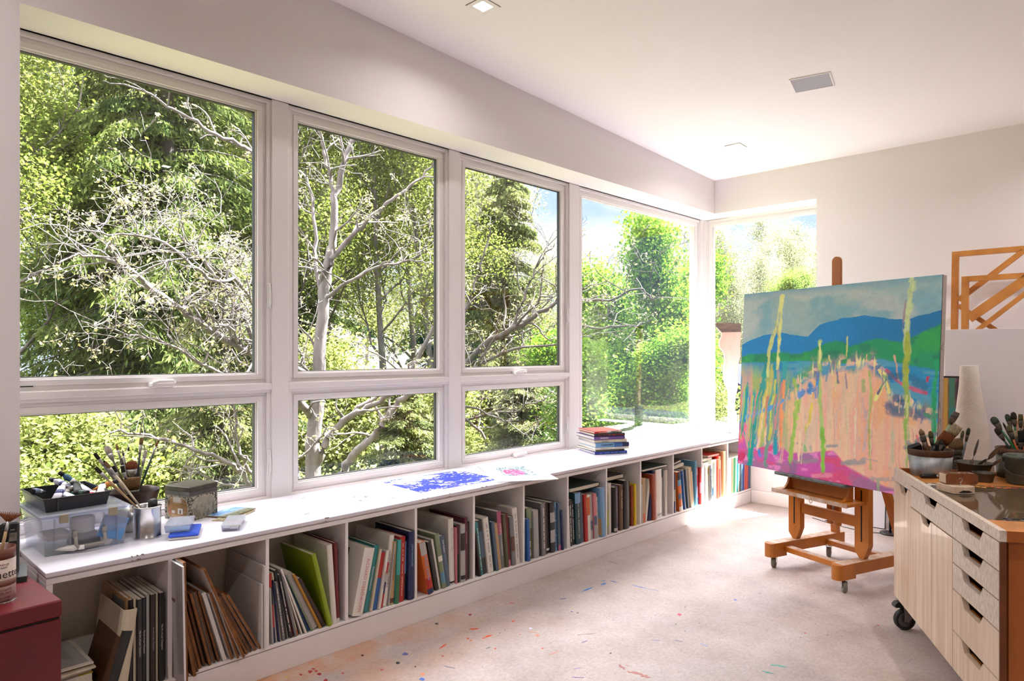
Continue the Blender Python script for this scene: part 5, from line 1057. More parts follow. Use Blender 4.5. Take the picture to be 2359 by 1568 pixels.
def knife(b0, t0, label, L=.08, w=.020, hc='brown'):
    b0 = Vector(b0); t0 = Vector(t0); o = thing('palette_knife', label, 'palette knife', b0, group='palette knives in the zinc bowl'); d = (t0-b0); Ln = d.length; d /= Ln; sd = V(.72, .69, 0)
    b = MB().mat(mat('handle_'+hc, hexc(PAL[hc]), .4, coat=.3, var=.2, scale=30)).tube([V(0, 0, 0), d*(Ln*.25), d*(Ln*.42)], [.004, .006, .0045], 8); b.build('handle', o)
    b = MB().mat(mat('knife_steel', (.45, .44, .40), .35, metal=.9, var=.3, scale=30)); b.tube([d*(Ln*.42), d*(Ln*.52)], [.002, .002], 6); sweep(b, [d*(Ln*t) for t in (.5, .62, .8, .94, 1)], [.004, w, w, w*.7, w*.15], [.0015]*5, sd); b.build('blade', o)
knife(p+V(-.02, -.01, .01), p+V(.02, .0, .185), 'long narrow palette knife upright in the zinc bowl', w=.014)
knife(p+V(.0, .0, .01), p+V(.105, .03, .16), 'broad round-ended palette knife leaning right out of the zinc bowl', w=.026)
knife(p+V(.02, -.02, .012), p+V(.11, .05, .10), 'short wooden-handled palette knife lying low in the zinc bowl', w=.018, hc='rust')
knife(p+V(-.03, .02, .012), p+V(.05, .02, .09), 'dark palette knife across the zinc bowl', w=.022, hc='black')
p = V(-.515, 4.04, TZ)
o = thing('brush_tin', 'big dull metal tin packed with brushes at the back of the cart', 'tin', p)
b = MB().mat(M_galvd); b.lathe([(.086, 0), (.088, .003), (.090, .112)], 40).mat(M_rust).lathe([(.090, .112), (.094, .114), (.094, .140), (.090, .142), (.086, .138), (.084, .004), (.0001, .004)], 40); b.build('tin_body', o)
GB = 'brushes in the big tin'
spec = [(-.15, .00, .285, 'filbert', 'green', 'green', 'large dark green filbert leaning far left', .034), (-.13, -.02, .235, 'filbert', 'dark', 'dkgreen', 'dark filbert leaning left', .026), (-.085, .02, .30, 'filbert', 'green', 'dkgreen', 'tall green-black filbert', .024), (-.10, .0, .262, 'round', 'dark', 'olive', 'thin dark pointed brush', .010),
        (-.055, .02, .31, 'filbert', 'dark', 'green', 'tallest dark filbert left of centre', .026), (-.07, -.03, .25, 'filbert', 'olive', 'orange', 'olive filbert with orange handle', .024), (-.02, .02, .30, 'flat', 'olive', 'grey', 'pale olive flat brush', .022), (-.035, -.04, .225, 'filbert', 'cream', 'dkred', 'small cream filbert', .016),
        (.01, .03, .29, 'filbert', 'green', 'dkbrown', 'grey-green round-tipped brush', .018), (.03, .03, .315, 'round', 'olive', 'gold', 'bud-shaped olive brush', .020), (-.01, -.03, .225, 'wide', 'black', 'dkbrown', 'flat black bristled brush', .032), (.055, -.01, .292, 'wide', 'cream', 'brown', 'widest cream-bristled brush in the centre', .090),
        (.105, .03, .355, 'filbert', 'dark', 'tan', 'tallest brown-crusted filbert sticking up', .030), (.085, .0, .30, 'round', 'rust', 'olive', 'rust-tipped slanting brush', .020), (.115, -.01, .27, 'flat', 'rust', 'rust', 'bright orange flat brush', .036), (.10, -.03, .265, 'round', 'dark', 'orange', 'orange-handled brush', .014),
        (.13, .0, .245, 'filbert', 'green', 'orange', 'dark green filbert with orange handle', .034), (.15, .01, .28, 'round', 'green', 'grey', 'slim green-tipped brush leaning right', .014), (.165, .02, .285, 'round', 'white', 'maroon', 'slim white-tipped brush leaning right', .012), (.14, -.03, .235, 'flat', 'grey', 'tan', 'grey flat brush leaning right', .020),
        (.03, -.05, .215, 'flat', 'tan', 'orange', 'short brush with orange handle in front', .022), (.07, -.04, .21, 'flat', 'dark', 'brown', 'short dark flat brush in front', .028)]
for i, (dx, dy, tz, kd, bc, hc, ds, w_) in enumerate(spec):
    a = i*2.4; brush(p+V(-dx*.35+.012*math.cos(a), -dy*.3+.012*math.sin(a), .008), p+V(dx*.78+.02, dy+.02+dx*.5, tz), kd, bc, hc, ds+', in the big tin', GB, w=w_, hr=.0048)
p = V(-.615, 3.80, TZ); o = thing('small_metal_cup', 'small flared metal cup beside the wooden blocks on the cart', 'cup', p)
MB().mat(M_galvd).lathe([(.034, 0), (.036, .003), (.044, .038), (.0475, .040), (.047, .043), (.042, .040), (.034, .005), (.0001, .005)], 32).build('cup_body', o)
p = V(-.478, 3.852, TZ+.0); o = thing('grey_bail_pot', 'grey-green metal pot with wire handle at the right edge of the cart', 'pot', p)
b = MB().mat(mat('grey_green_enamel', srgb(84, 88, 78), .5, metal=.2, var=.35, scale=16, bump=.2)); b.lathe([(.056, 0), (.062, .010), (.068, .115), (.0725, .118), (.0725, .128), (.068, .132), (.060, .128), (.055, .02), (.0001, .012)], 36); b.build('pot_body', o)
b = MB().mat(M_galvd); b.tube([(.070*math.cos(t), .070*math.sin(t)*.5-.038+.0*t, .105-.055*math.sin(t)) for t in [math.pi+i*math.pi/12 for i in range(0)]] or [(-.072, -.01, .112), (-.068, -.045, .075), (-.03, -.068, .050), (.02, -.072, .045)], .0022, 6); b.box(-.076, -.066, -.012, .004, .095, .118, .002); b.build('wire_bail', o)
# wooden blocks
p = on_z(2165, 1130, .7735); a_ = math.degrees(math.atan2(.692, .7219))
o = thing('wooden_block', 'flat maple block with a hook, lying on the glass palette', 'wooden block', on_z(2197, 1137, .7735), a_)
b = MB().mat(M_mapl); n = 6
b.prism([(-.0, 0), (.075, 0), (.096, .012), (.097, .09), (.06, .098), (-.012, .098)], 0, .028); b.build('block_body', o)
MB().mat(M_dark).prism([(.02, .006), (.04, .014), (.065, .013), (.08, .006), (.06, .003), (.03, .003)], -.0006, .0002, 'y').build('dark_recess', o)
b = MB().mat(M_steel); b.tube([(.045, .025, .028), (.045, .025, .045)]+[(.045-.0+.008*math.sin(t), .025, .053-.008*math.cos(t)) for t in [i*.6 for i in range(8)]], .0012, 6); b.build('screw_hook', o)
o = thing('rounded_wooden_block', 'dark varnished rounded wooden block lying on the flat maple block', 'wooden block', on_z(2197, 1137, .7735)+V(-.035, .045, .0285), a_-4)
b = MB().mat(mat('varnished_block', srgb(136, 78, 44), .25, var=.3, scale=20, coat=.5)); b.prism([(0, .004), (.004, 0), (.12, 0), (.128, .006), (.130, .012), (.130, .034), (.126, .042), (.118, .046), (.006, .046), (0, .040)], 0, .052, 'y').mat(M_mapl).box(-.004, .0005, .002, .050, .004, .042, .002); b.build('block_body', o)
o = thing('brayer_handle', 'black handle of a brayer lying at the foot of the tub', 'tool', V(-.848, 3.69, TZ+.0), 40)
b = MB().mat(M_black).tube([(0, 0, .010), (.008, 0, .010), (.045, 0, .010), (.07, 0, .010)], [.008, .011, .011, .009], 12).mat(M_steel).tube([(.07, 0, .010), (.085, 0, .012)], [.005, .005], 8); b.build('handle', o)
# glass palette on the cart with dried paint
o = thing('glass_palette', 'large sheet of glass with dried paint covering the cart top', 'palette', (-.993, 3.809, TZ), CA)
MB().mat(clear_mat('palette_glass', (.80, .84, .80), haze=.10, rough=.04, hcol=(.30, .28, .25))).box(.33, 1.098, .006, .60, .0002, .0062, .0008).build('glass_sheet', o)
b = MB(); rr = random.Random(12)
def blob(cx, cy, r, c, n=9, z=.0064, sx=1.0):
    b.mat(mat('oil_'+c, hexc(c), .45)); pts = [(cx+sx*r*math.cos(2*math.pi*k/n)*rr.uniform(.6, 1.1), cy+r*math.sin(2*math.pi*k/n)*rr.uniform(.6, 1.1)) for k in range(n)]; b.prism(pts, z, z+rr.uniform(.0008, .003))
for i in range(46): blob(1.03+rr.gauss(0, .03), .10+rr.random()*.28, rr.uniform(.004, .018), rr.choice(['1a1614', '2a211c', '14110f', '3a2c24', '5a5048', '221a2a']))
for i in range(10): blob(1.04+rr.gauss(0, .015), .30+rr.random()*.12, rr.uniform(.008, .02), rr.choice(['b8bc4a', 'c8cc5c', 'a8b03a']))
for i in range(26): blob(.372+rr.gauss(0, .012), .10+i*.02, rr.uniform(.006, .016), 'e09a2a' if i < 9 else ('d8702a' if i < 14 else ('9a2a3a' if i < 20 else '4a3a6a')), sx=.8)
for i in range(16): blob(.39+rr.gauss(0, .02), .03+rr.random()*.09, rr.uniform(.006, .016), rr.choice(['cfc6b8', 'd8d0c4', 'b0a89c']))
tag(b.build('dried_paint', o), kind='stuff')
# ---- right of the easel: storage bin with stretcher frames, leaning canvas, rolled canvas, cartons
o = thing('storage_bin_panel', 'plain white storage bin front standing before the back wall', 'storage bin', (-1.095, 5.40, 0))
b = MB().mat(mat('white_melamine', srgb(232, 230, 234), .5)); b.box(0, 3.2, 0, .018, 0, 1.515, .001); b.box(0, .018, .018, .57, 0, 1.50, .001); b.box(.018, 3.2, .03, .57, 1.02, 1.04); b.build('bin_panels', o)
def fr_strip(b, P, w_, t_=.019):
    """flat strip between two points of the local xz plane"""
    (x0, z0), (x1, z1) = P; d = V(x1-x0, 0, z1-z0); n_ = V(-d.z, 0, d.x).normalized()*w_/2
    A, B = V(x0, 0, z0), V(x1, 0, z1); q = [A-n_, B-n_, B+n_, A+n_]; b.prism([(v.x, v.z) for v in q], 0, t_, 'y')
M_pine = mat('pine_stretcher', srgb(206, 140, 66), .5, var=.25, scale=8, aniso=(1, 1, 1), col2=srgb(186, 116, 48))
def frame_thing(label, y, W_, H_, x, z, braces, lean):
    o = thing('stretcher_frame', label, 'stretcher frame', (x, y, z), group='stretcher frames in the storage bin', rot=(math.radians(-lean), 0, 0))
    for nm, P_ in (('stile', ((.021, 0), (.021, H_))), ('stile', ((W_-.021, 0), (W_-.021, H_))), ('rail', ((.043, H_-.018), (W_-.043, H_-.018))), ('rail', ((.043, .018), (W_-.043, .018)))):
        b = MB().mat(M_pine); fr_strip(b, P_, .042 if nm == 'stile' else .036, .032); b.build(nm, o)
    for P_, w_ in braces: b = MB().mat(M_pine); fr_strip(b, P_, w_, .018); b.build('brace', o)
    return o
# bigger frame: local x from its left edge, z from the bin floor at 1.04
frame_thing('tall pine stretcher frame with corner braces standing in front in the white bin', 5.74, 1.6, 1.055, -1.135, 1.04, [(((.045, .70), (.42, 1.02)), .036), (((.045, .66), (.34, .42)), .032)], 4)
frame_thing('lower pine stretcher frame with wide diagonal brace, behind the tall one', 5.70, 1.5, .86, -1.06, 1.04, [(((.045, .56), (.40, .84)), .062), (((.045, .43), (.50, .84)), .030)], 2)
def small_painting(U, Vv):
    y = 1-Vv; x = U; L = lambda h: np.array(hexc(h)); sm = lambda a, b_, t: np.clip((t-a)/(b_-a+1e-9), 0, 1)
    n1 = vnoise(x, y, 9, 14, 61); n2 = vnoise(x, y, 14, 5, 62); C = np.ones(x.shape+(3,))*L('5a3f4c'); C = brushmix(C, L('8a6a6e'), sm(.5, .6, n1)*.8); C = brushmix(C, L('3c2a38'), sm(.52, .62, n2)*.7)
    xs = x*1.0; C = brushmix(C, L('c9a24e'), sm(.86, .80, xs)*sm(.66, .70, xs)*0+sm(.70, .68, xs)); C = brushmix(C, L('b07a5a'), sm(.64, .60, xs)); C = brushmix(C, L('4f8a72'), sm(.70, .71, xs)*sm(.80, .79, xs)); C = brushmix(C, L('2a9ab0'), sm(.71, .73, xs)*sm(.81, .80, xs)*sm(.16, .2, y)*sm(.36, .32, y))
    C = brushmix(C, L('c8542e'), np.exp(-((xs-.86)/.02)**2)*sm(.1, .14, y)*sm(.6, .2, y)*sm(.45, .55, n1)*1.0); C = brushmix(C, L('c8907e'), sm(.56, .62, vnoise(x, y, 20, 20, 66))*.6*sm(.2, .3, y)); C = brushmix(C, L('5a4a8e'), sm(.36, .38, y)*sm(.8, .82, xs)); return C
o = thing('leaning_canvas', 'small dark painting with teal and orange strokes behind the canvas roll', 'painting', (-1.33, 5.33, .02), rot=(math.radians(-1.5), 0, 0))
g = colour_grid('painted_face', small_painting, .38, 1.17, 140, 240, attr_mat('oil_paint', .45, bump=.35), o); g.rotation_euler = (math.pi/2, 0, 0); g.location = (0, -.0006, 0)
MB().mat(M_canv).box(0, .38, 0, .03, 0, 1.17, .002).mat(M_dark).box(0, .38, -.002, .0, 1.1702, 1.182).build('stretched_canvas', o)
o = thing('canvas_roll', 'loose upright roll of raw off-white canvas behind the brush pots', 'canvas roll', (-.88, 5.16, 0), rot=(0, math.radians(-1.5), 0))
b = MB().mat(mat('raw_linen', srgb(206, 196, 186), .9, var=.08, scale=20, bump=.25, bscale=90)); prof = [(.135, 0), (.125, .5), (.098, .85), (.078, 1.0), (.058, 1.15), (.049, 1.275), (.046, 1.279), (.043, 1.272), (.05, 1.15), (.07, .95), (.10, .5)]
b.lathe(prof, 36); o2 = b.build('rolled_cloth', o)
b = MB().mat(mat('raw_linen', srgb(206, 196, 186), .9)); b.tube([(.030*math.cos(t)*(1-t*.05), .030*math.sin(t)*(1-t*.05), 1.268) for t in [i*.4 for i in range(24)]], .0016, 4); b.build('inner_turns', o)
M_card = mat('brown_cardboard', srgb(190, 148, 112), .85, var=.15, scale=6)
zc = 0
for i, (h_, x_, lab) in enumerate([(.52, -.64, 'lower brown cardboard carton behind the cart'), (.44, -.66, 'upper brown cardboard carton behind the brushes')]):
    o = thing('cardboard_carton', lab, 'carton', (x_, 4.98, zc), 3*i); b = MB().mat(M_card).box(0, .5, 0, .35, 0, h_, .003); b.build('carton_body', o)
    b = MB().mat(mat('packing_tape', srgb(200, 172, 128), .3)).box(0, .5, -.0008, 0, h_*.49, h_*.51).box(.0, .5, .15, .20, h_, h_+.0006); b.build('tape', o); zc += h_+.001
o = thing('leaning_board', 'big white board leaning against the back wall behind the easel legs', 'board', (-2.00, 5.74, 0), rot=(math.radians(-9), 0, math.radians(5)))
b = MB().mat(mat('white_melamine', srgb(232, 230, 234), .5)).box(0, .43, 0, .012, .006, 1.1).mat(M_dark).box(0, .43, -.001, .012, 0, .006).box(.43, .436, -.001, .012, 0, 1.1); b.build('board_panel', o)
b = MB().mat(M_black); b.tube([tuple(on_z(u, v, .003)) for u, v in ((1872, 1192), (1900, 1201), (1940, 1212), (1990, 1224), (2046, 1229), (2100, 1226))], .0028, 6)
tag(b.build('power_cable'), 'thin black cable lying on the floor behind the easel', 'cable')
b = MB().mat(M_black).cyl((-1.50, 5.66, 0), (-1.50, 5.66, .95), .009, 10).cyl((-1.50, 5.66, 0), (-1.50, 5.66, .012), .07, 20); o = tag(b.build('floor_stand'), 'thin black upright stand beside the leaning board', 'stand')
# ------------------------------------------------------------------ on the worktop, left end
WZ = .6201
M_cplas = clear_mat('clear_plastic', (.86, .87, .90), haze=.13, rough=.15, hcol=(.8, .82, .88))
M_cplas2 = clear_mat('milky_plastic', (.80, .82, .90), haze=.30, rough=.2, hcol=(.80, .84, .95))
def open_box(b, x0, x1, y0, y1, z0, z1, tp=.0, th=.002, r=0.0):
    """tapered open box with real wall thickness"""
    def ring(i, z, k): return [(x0+i+k, y0+i+k, z), (x1-i-k, y0+i+k, z), (x1-i-k, y1-i-k, z), (x0+i+k, y1-i-k, z)]
    vs = ring(0, z0, tp)+ring(0, z1, 0)+ring(th, z1, 0)+ring(th, z0+th, tp); fs = [(0, 3, 2, 1)]
    for a in range(3):
        for k in range(4): fs.append((a*4+k, a*4+(k+1) % 4, (a+1)*4+(k+1) % 4, (a+1)*4+k))
    fs.append((12, 13, 14, 15)); return b.add(vs, fs, False)
o = thing('clear_storage_box', 'clear plastic storage box with lid and latches at the left end of the worktop', 'storage box', (-2.93, .600, WZ), 0)
b = MB().mat(M_cplas); open_box(b, -.33, 0, .006, .294, 0, .136, .014)
for y in (.045, .095, .205, .250): b.box(-.008, .004, y, y+.004, .004, .136, .001)
b.build('box_body', o)
b = MB().mat(M_cplas2); b.box(-.336, .006, .0, .300, .137, .141, .001); b.box(-.336, .006, 0, .300, .141, .152, .004); b.build('lid', o)
for y in (.060, .222):
    MB().mat(mat('grey_latch', srgb(150, 142, 120), .4)).box(.003, .009, y, y+.030, .118, .150, .002).build('latch', o)
b = MB().mat(mat('grey_handle', srgb(146, 140, 132), .5))
b.tube([(.006, .112, .06), (.012, .112, .035), (.014, .118, .022), (.014, .20, .022), (.012, .208, .035), (.006, .208, .06)], [.006, .007, .007, .007, .007, .006], 8); b.box(.0, .006, .104, .120, .055, .080, .002); b.box(.0, .006, .200, .216, .055, .080, .002); b.build('carry_handle', o)
# things seen inside it
def inside(nm, lab, cat, builder, loc, rz=0, rot=None): 
    t_ = thing(nm, lab, cat, V(-2.93, .600, WZ)+V(*loc), rz, rot=rot); builder(t_); return t_
def _w(c): return mat('plain_'+c, hexc(c), .5)
def tube_body(o, cc, L=.09, r=.014, capc='e8e4de', lab=None):
    b = MB().mat(_w(cc)); sweep(b, [(0, 0, 0), (L*.3, 0, 0), (L*.85, 0, 0), (L, 0, 0)], [r*2.3, r*2.1, r*1.9, r*.9], [.002, r*1.0, r*1.7, r*.9], V(0, 1, 0), 12)
    if lab: b.mat(_w(lab)); sweep(b, [(L*.35, 0, 0), (L*.6, 0, 0)], [r*2.13, r*2.08], [r*1.14, r*1.42], V(0, 1, 0), 12)
    b.build('tube_body', o); MB().mat(_w(capc)).tube([(L, 0, 0), (L+.004, 0, 0), (L+.02, 0, 0)], [r*.55, r*.7, r*.62], 12).build('cap', o)
inside('paint_jar', 'round white jar seen upright inside the clear box', 'jar', lambda o: MB().mat(_w('d8d2c8')).lathe([(.04, 0), (.042, .05), (.035, .055)], 24).build('jar_body', o), (-.06, .15, .065))
inside('paint_tube', 'white tube lying low inside the clear box', 'paint tube', lambda o: tube_body(o, 'd8d4cc', .08, .013), (-.03, .05, .02), 60)
inside('blue_packet', 'blue packet tilted inside the right of the clear box', 'packet', lambda o: MB().mat(_w('5f93c8')).box(0, .012, 0, .09, 0, .085, .002).build('packet', o), (-.02, .185, .045), rot=(-.35, 0, 0))
inside('round_cap', 'white round cap pressed against the front of the clear box', 'cap', lambda o: MB().mat(_w('e6e2dc')).lathe([(.019, 0), (.019, .006)], 24).build('cap_disc', o), (-.020, .222, .024), rot=(0, math.pi/2, 0))
inside('cream_box', 'cream box lying inside the left of the clear box', 'box', lambda o: MB().mat(_w('b8ac98')).box(-.12, 0, 0, .085, 0, .02, .002).build('box_body', o), (-.02, .03, .050), 4)
inside('black_case', 'black case standing inside the middle of the clear box', 'case', lambda o: MB().mat(_w('2a2826')).box(-.10, 0, 0, .09, 0, .05, .004).build('case_body', o), (-.035, .115, .004))
# black tray of paint tubes on top
TRZ = WZ+.1525; o = thing('black_tray', 'black plastic tray of paint tubes on top of the clear box', 'tray', (-2.975, .622, TRZ), 2)
b = MB().mat(M_black); open_box(b, -.30, .0, 0, .222, 0, .050, .010, .0025); 
for q_ in ((-.304, -.297, -.004, .226), (-.003, .004, -.004, .226), (-.297, -.003, -.004, .003), (-.297, -.003, .219, .226)): b.box(*q_, .0465, .0515, .001)
b.mat(_w('5a5a5c')).box(-.0005, .0018, .045, .047, .002, .048); b.build('tray_body', o)
tr = [('paint_tube', 'white tube with blue-black lettering leaning in the black tray', 'dcdcea', (-.05, .050, .040), 150, -22, '3a3e78'), ('paint_tube', 'white tube at the very back of the black tray', 'd6d6ea', (-.20, .14, .052), 215, -15, '44488a'), ('paint_tube', 'teal-blue tube standing at the back right of the tray', '2a5a78', (-.20, .175, .045), 250, -40, 'e0e0e0'),
      ('paint_tube', 'white tube lying at the front of the black tray', 'd2d2e6', (-.03, .10, .042), 195, -3, None), ('paint_tube', 'black tube lying in the middle of the tray', '161616', (-.08, .13, .048), 170, -12, None), ('paint_tube', 'pale tube with brown band behind the front rim', 'cfccc4', (-.12, .08, .045), 120, -8, '5a4a40'),
      ('paint_tube', 'white capped tube at the right of the tray', 'e4e0dc', (-.05, .20, .040), 160, -10, None), ('paint_tube', 'grey-blue tube at the left corner of the tray', '8a9ab8', (-.22, .04, .045), 330, -12, 'e8e8f0'), ('paint_tube', 'green-tinted tube half hidden in the tray', '4a6a5c', (-.15, .12, .038), 20, -5, None),
      ('paint_tube', 'red-banded tube low in the tray', 'd8d4d0', (-.04, .14, .034), 140, 0, 'c03050'), ('paint_tube', 'orange-tipped tube in the right corner of the tray', 'd88a3a', (-.16, .195, .034), 60, -20, None), ('paint_tube', 'plain white tube in the middle of the tray', 'd8d8e4', (-.11, .175, .042), 200, -14, None)]
for nm, lab, c_, l_, rz_, ry_, lc in tr:
    t_ = thing(nm, lab, 'paint tube', V(-2.975, .622, TRZ)+V(*l_), group='paint tubes in the black tray', rot=(0, math.radians(ry_), math.radians(rz_))); tube_body(t_, c_, .085, .0135, '16161a' if 'lettering' not in lab else 'e8e8ee', lc)
# brush tin with brown rim and shiny paint can
p = V(-3.165, .985, WZ); o = thing('brush_tin', 'large tin with brown rim holding brushes, behind the shiny can', 'tin', p)
b = MB().mat(M_tin); b.lathe([(.082, 0), (.084, .003), (.087, .118)], 40).mat(mat('brown_enamel_band', srgb(66, 44, 32), .35, metal=.3)).lathe([(.087, .118), (.0885, .119), (.098, .158), (.0985, .162), (.094, .160), (.086, .120), (.080, .004), (.0001, .004)], 40); b.build('tin_body', o)
GW = 'brushes in the window tin'
def bw(dx, dy, tx, ty, tz, *a, **k): return brush(p+V(dx, dy, .008), p+V(tx, ty, tz), *a, **k)
sd = V(.3, .95, 0)
for i, (tx, ty, tz, kd, bc, hc, lb_, w_) in enumerate([(.03, -.155, .335, 'flat', 'dark', 'grey', 'dark-tipped flat brush leaning farthest left', .014), (.02, -.12, .30, 'filbert', 'black', 'lgrey', 'black-tipped brush leaning left', .014), (-.02, -.10, .355, 'filbert', 'white', 'olive', 'white oval-tipped brush leaning left', .024),
        (-.03, -.06, .36, 'round', 'tan', 'tan', 'slanting tan-tipped brush', .012), (.03, -.09, .275, 'flat', 'dark', 'cream', 'brown flat brush leaning left', .016), (.05, -.06, .275, 'flat', 'dark', 'tan', 'second brown flat brush leaning left', .014), (.0, -.05, .30, 'flat', 'grey', 'tan', 'grey slanting brush', .012), (-.05, -.03, .33, 'round', 'grey', 'char', 'grey thin brush in the middle', .010),
        (.0, -.01, .285, 'filbert', 'rust', 'white', 'big chestnut mop brush with white collar', .042), (.04, -.02, .22, 'wide', 'tan', 'olive', 'wide straw-coloured bristle brush', .055), (-.03, .04, .375, 'flat', 'tan', 'black', 'tall square-tipped brush with black handle', .014), (-.01, .05, .32, 'flat', 'white', 'sage', 'upright brush with pale green handle', .014),
        (-.01, .10, .36, 'round', 'rust', 'dkgreen', 'thin pointed brush with dark green handle leaning right', .010), (-.04, .02, .25, 'wide', 'olive', 'olive', 'flat olive paddle-like brush', .045)]):
    bw(-tx*.5, -ty*.35, tx, ty, tz, kd, bc, hc, lb_+', in the brown-rimmed tin', GW, w=w_, side=sd)
p = V(-2.975, .975, WZ); o = thing('paint_can', 'shiny silver paint can with long brushes at the left of the worktop', 'can', p)
b = MB().mat(M_tin); b.lathe([(.0515, 0), (.0525, .002), (.0525, .006), (.0505, .008), (.0505, .118), (.0525, .120), (.0535, .1245), (.0515, .126), (.0485, .122), (.0485, .004), (.0001, .004)], 40); b.mat(M_dark).lathe([(.0484, .100), (.0001, .101)], 32); b.build('can_body', o)
o = thing('black_block', 'small black angular block sitting in the silver can', 'block', p+V(.0, .02, .101), rot=(.1, .2, .3)); MB().mat(M_black).box(-.014, .014, -.016, .016, 0, .05, .006).build('block_body', o)
brush(p+V(-.02, -.02, .105), p+V(-.075, -.165, .29), 'flat', 'dark', 'tan', 'long tan-handled brush leaning far left out of the silver can', 'brushes in the silver can', w=.014, side=sd)
brush(p+V(-.015, -.01, .105), p+V(-.06, -.135, .31), 'flat', 'tan', 'cream', 'second long pale-handled brush leaning left out of the silver can', 'brushes in the silver can', w=.012, side=sd)
# decorated square tin
def tin_face(U, Vv, dull=0.0):
    y = 1-Vv; x = U; L = lambda h: np.array(hexc(h)); n = vnoise(x, y, 26, 26, 91); n2 = vnoise(x, y, 14, 14, 93); sm = lambda a, b_, t: np.clip((t-a)/(b_-a+1e-9), 0, 1)
    C = np.where((n > .52)[..., None], L('a4987c'), L('1e1812')); C = C*(1-.35*sm(.5, .6, n2))[..., None]
    px = np.abs((x-.5)/.40); py = np.abs((y-.58)/.37); d = (px**3+py**3)**(1/3); m = sm(1.02, .98, d); rim = np.exp(-((d-1.03)/.025)**2)
    if dull: pic = L('948a76')*(.7+.5*n2[..., None]); pic = brushmix(pic, L('5a5244'), sm(.52, .6, vnoise(x, y, 12, 8, 95))*.7*sm(.4, .6, y))
    else:
        pic = L('8a6424')*(.6+.8*n2[..., None]); pic = brushmix(pic, L('b8b0a0'), sm(.30, .36, x)*sm(.72, .6, x)*sm(.42, .36, y)); pic = brushmix(pic, L('6a4a1c'), sm(.6, .66, x)*sm(.5, .55, n)); pic = brushmix(pic, L('c4bca8'), (np.abs(x-.62) < .10)*(np.abs(y-.68) < .10)*1.0); pic = brushmix(pic, L('2a2018'), (np.abs(x-.62) < .03)*(np.abs(y-.70) < .06)*1.0)
        pic = brushmix(pic, L('d0c8b4'), (np.abs(x-.34) < .06)*(np.abs(y-.72) < .05)*1.0); pic = brushmix(pic, L('a85a34'), np.exp(-(((x-.2)/.06)**2+((y-.68)/.12)**2))); pic = brushmix(pic, L('c8a070'), sm(.80, .83, y)*sm(.2, .3, x)*.7); pic = brushmix(pic, L('3a1c14'), np.exp(-(((x-.16)/.05)**2+((y-.38)/.14)**2)))
    C = C*(1-m[..., None])+pic*m[..., None]; C = brushmix(C, L('b0a484'), np.clip(rim, 0, 1)*.9); C = brushmix(C, L('2c241a'), sm(.145, .135, y)); C = brushmix(C, L('6a6048'), np.exp(-((y-.15)/.01)**2)); return C
o = thing('decorated_tin', 'square old tea tin with painted town scenes on the worktop', 'tin', (-3.098, 1.190, WZ), -90+math.degrees(math.atan2(.150, .057))-0)
o.rotation_euler = (0, 0, math.atan2(1.129-1.186, -3.243+3.093)+math.pi)
s_ = .152; HT_ = .150
b = MB().mat(mat('old_tin_metal', srgb(70, 62, 50), .45, metal=.5, var=.5, scale=30)); b.box(-s_, 0, 0, s_, 0, HT_-.004, .002); b.box(-s_-.002, .002, -.002, s_+.002, HT_-.022, HT_, .003); b.build('tin_body', o)
g = colour_grid('printed_front', tin_face, s_, HT_-.023, 110, 100, attr_mat('printed_tin', .4, coat=.2), o); g.rotation_euler = (math.pi/2, 0, 0); g.location = (-s_, -.0006, 0)
g = colour_grid('printed_side', lambda U, W_: tin_face(U, W_, 1), s_, HT_-.023, 110, 100, attr_mat('printed_tin', .4, coat=.2), o); g.rotation_euler = (math.pi/2, 0, math.pi/2); g.location = (.0006, 0, 0)
# pallets
def pallet(nm, lab, loc, rz, sx, sy, h, base, lidc, parts):
    o = thing(nm, lab, 'paint box', loc, rz)
    b = MB().mat(base); b.box(0, sx, 0, sy, 0, h*.5, .004); b.build('box_base', o); b = MB().mat(lidc); b.box(-.001, sx+.001, -.001, sy+.001, h*.5, h, .004); b.box(.012, sx-.012, .012, sy-.012, h, h+.002, .001); b.build('lid', o)
    return o
M_bl = mat('cobalt_blue_plastic', srgb(24, 74, 190), .35)
pallet('blue_paint_box', 'white paint box with cobalt blue lid under the clear one', (-2.847, 1.010, WZ), 25, .11, .17, .020, _w('dcd8cc'), M_bl, None).rotation_euler = (0, 0, math.radians(65))
o = thing('clear_paint_box', 'small clear hinged box with blue paint resting on the blue lid', 'paint box', (-2.885, 1.008, WZ+.0225), 62)
b = MB().mat(M_cplas2); open_box(b, 0, .095, 0, .15, 0, .026, .004); b.box(-.001, .096, -.001, .151, .0265, .031, .003); b.build('box_shell', o)
b = MB().mat(_w('8fd0d8')).box(.01, .085, .006, .07, .002, .008).mat(_w('e4dfa0')).box(.01, .06, .07, .10, .002, .008).mat(_w('1c3470')).box(.03, .085, .10, .145, .002, .012); tag(b.build('paint_pools', o), kind='stuff')
o = thing('clear_palette_box', 'flat clear paint box with red, orange and yellow paint along its edge', 'paint box', (-2.832, 1.212, WZ), 58)
b = MB().mat(M_cplas); open_box(b, 0, .075, 0, .18, 0, .022, .003); b.mat(M_cplas2).box(-.001, .076, -.001, .181, .0225, .0265, .003); b.build('box_shell', o)
b = MB()
for i, c_ in enumerate(('b01a2a', 'd8402a', 'e8762c', '9a949a', 'f0c030', 'e8e4dc', 'e8e4dc', '5a2a5a')): b.mat(_w(c_)); b.box(.004, .030, .172-i*.021-.018, .172-i*.021, .0025, .009, .002); b.box(.030, .060, .172-i*.021-.018, .172-i*.021, .0025, .004)
tag(b.build('paint_pools', o), kind='stuff')
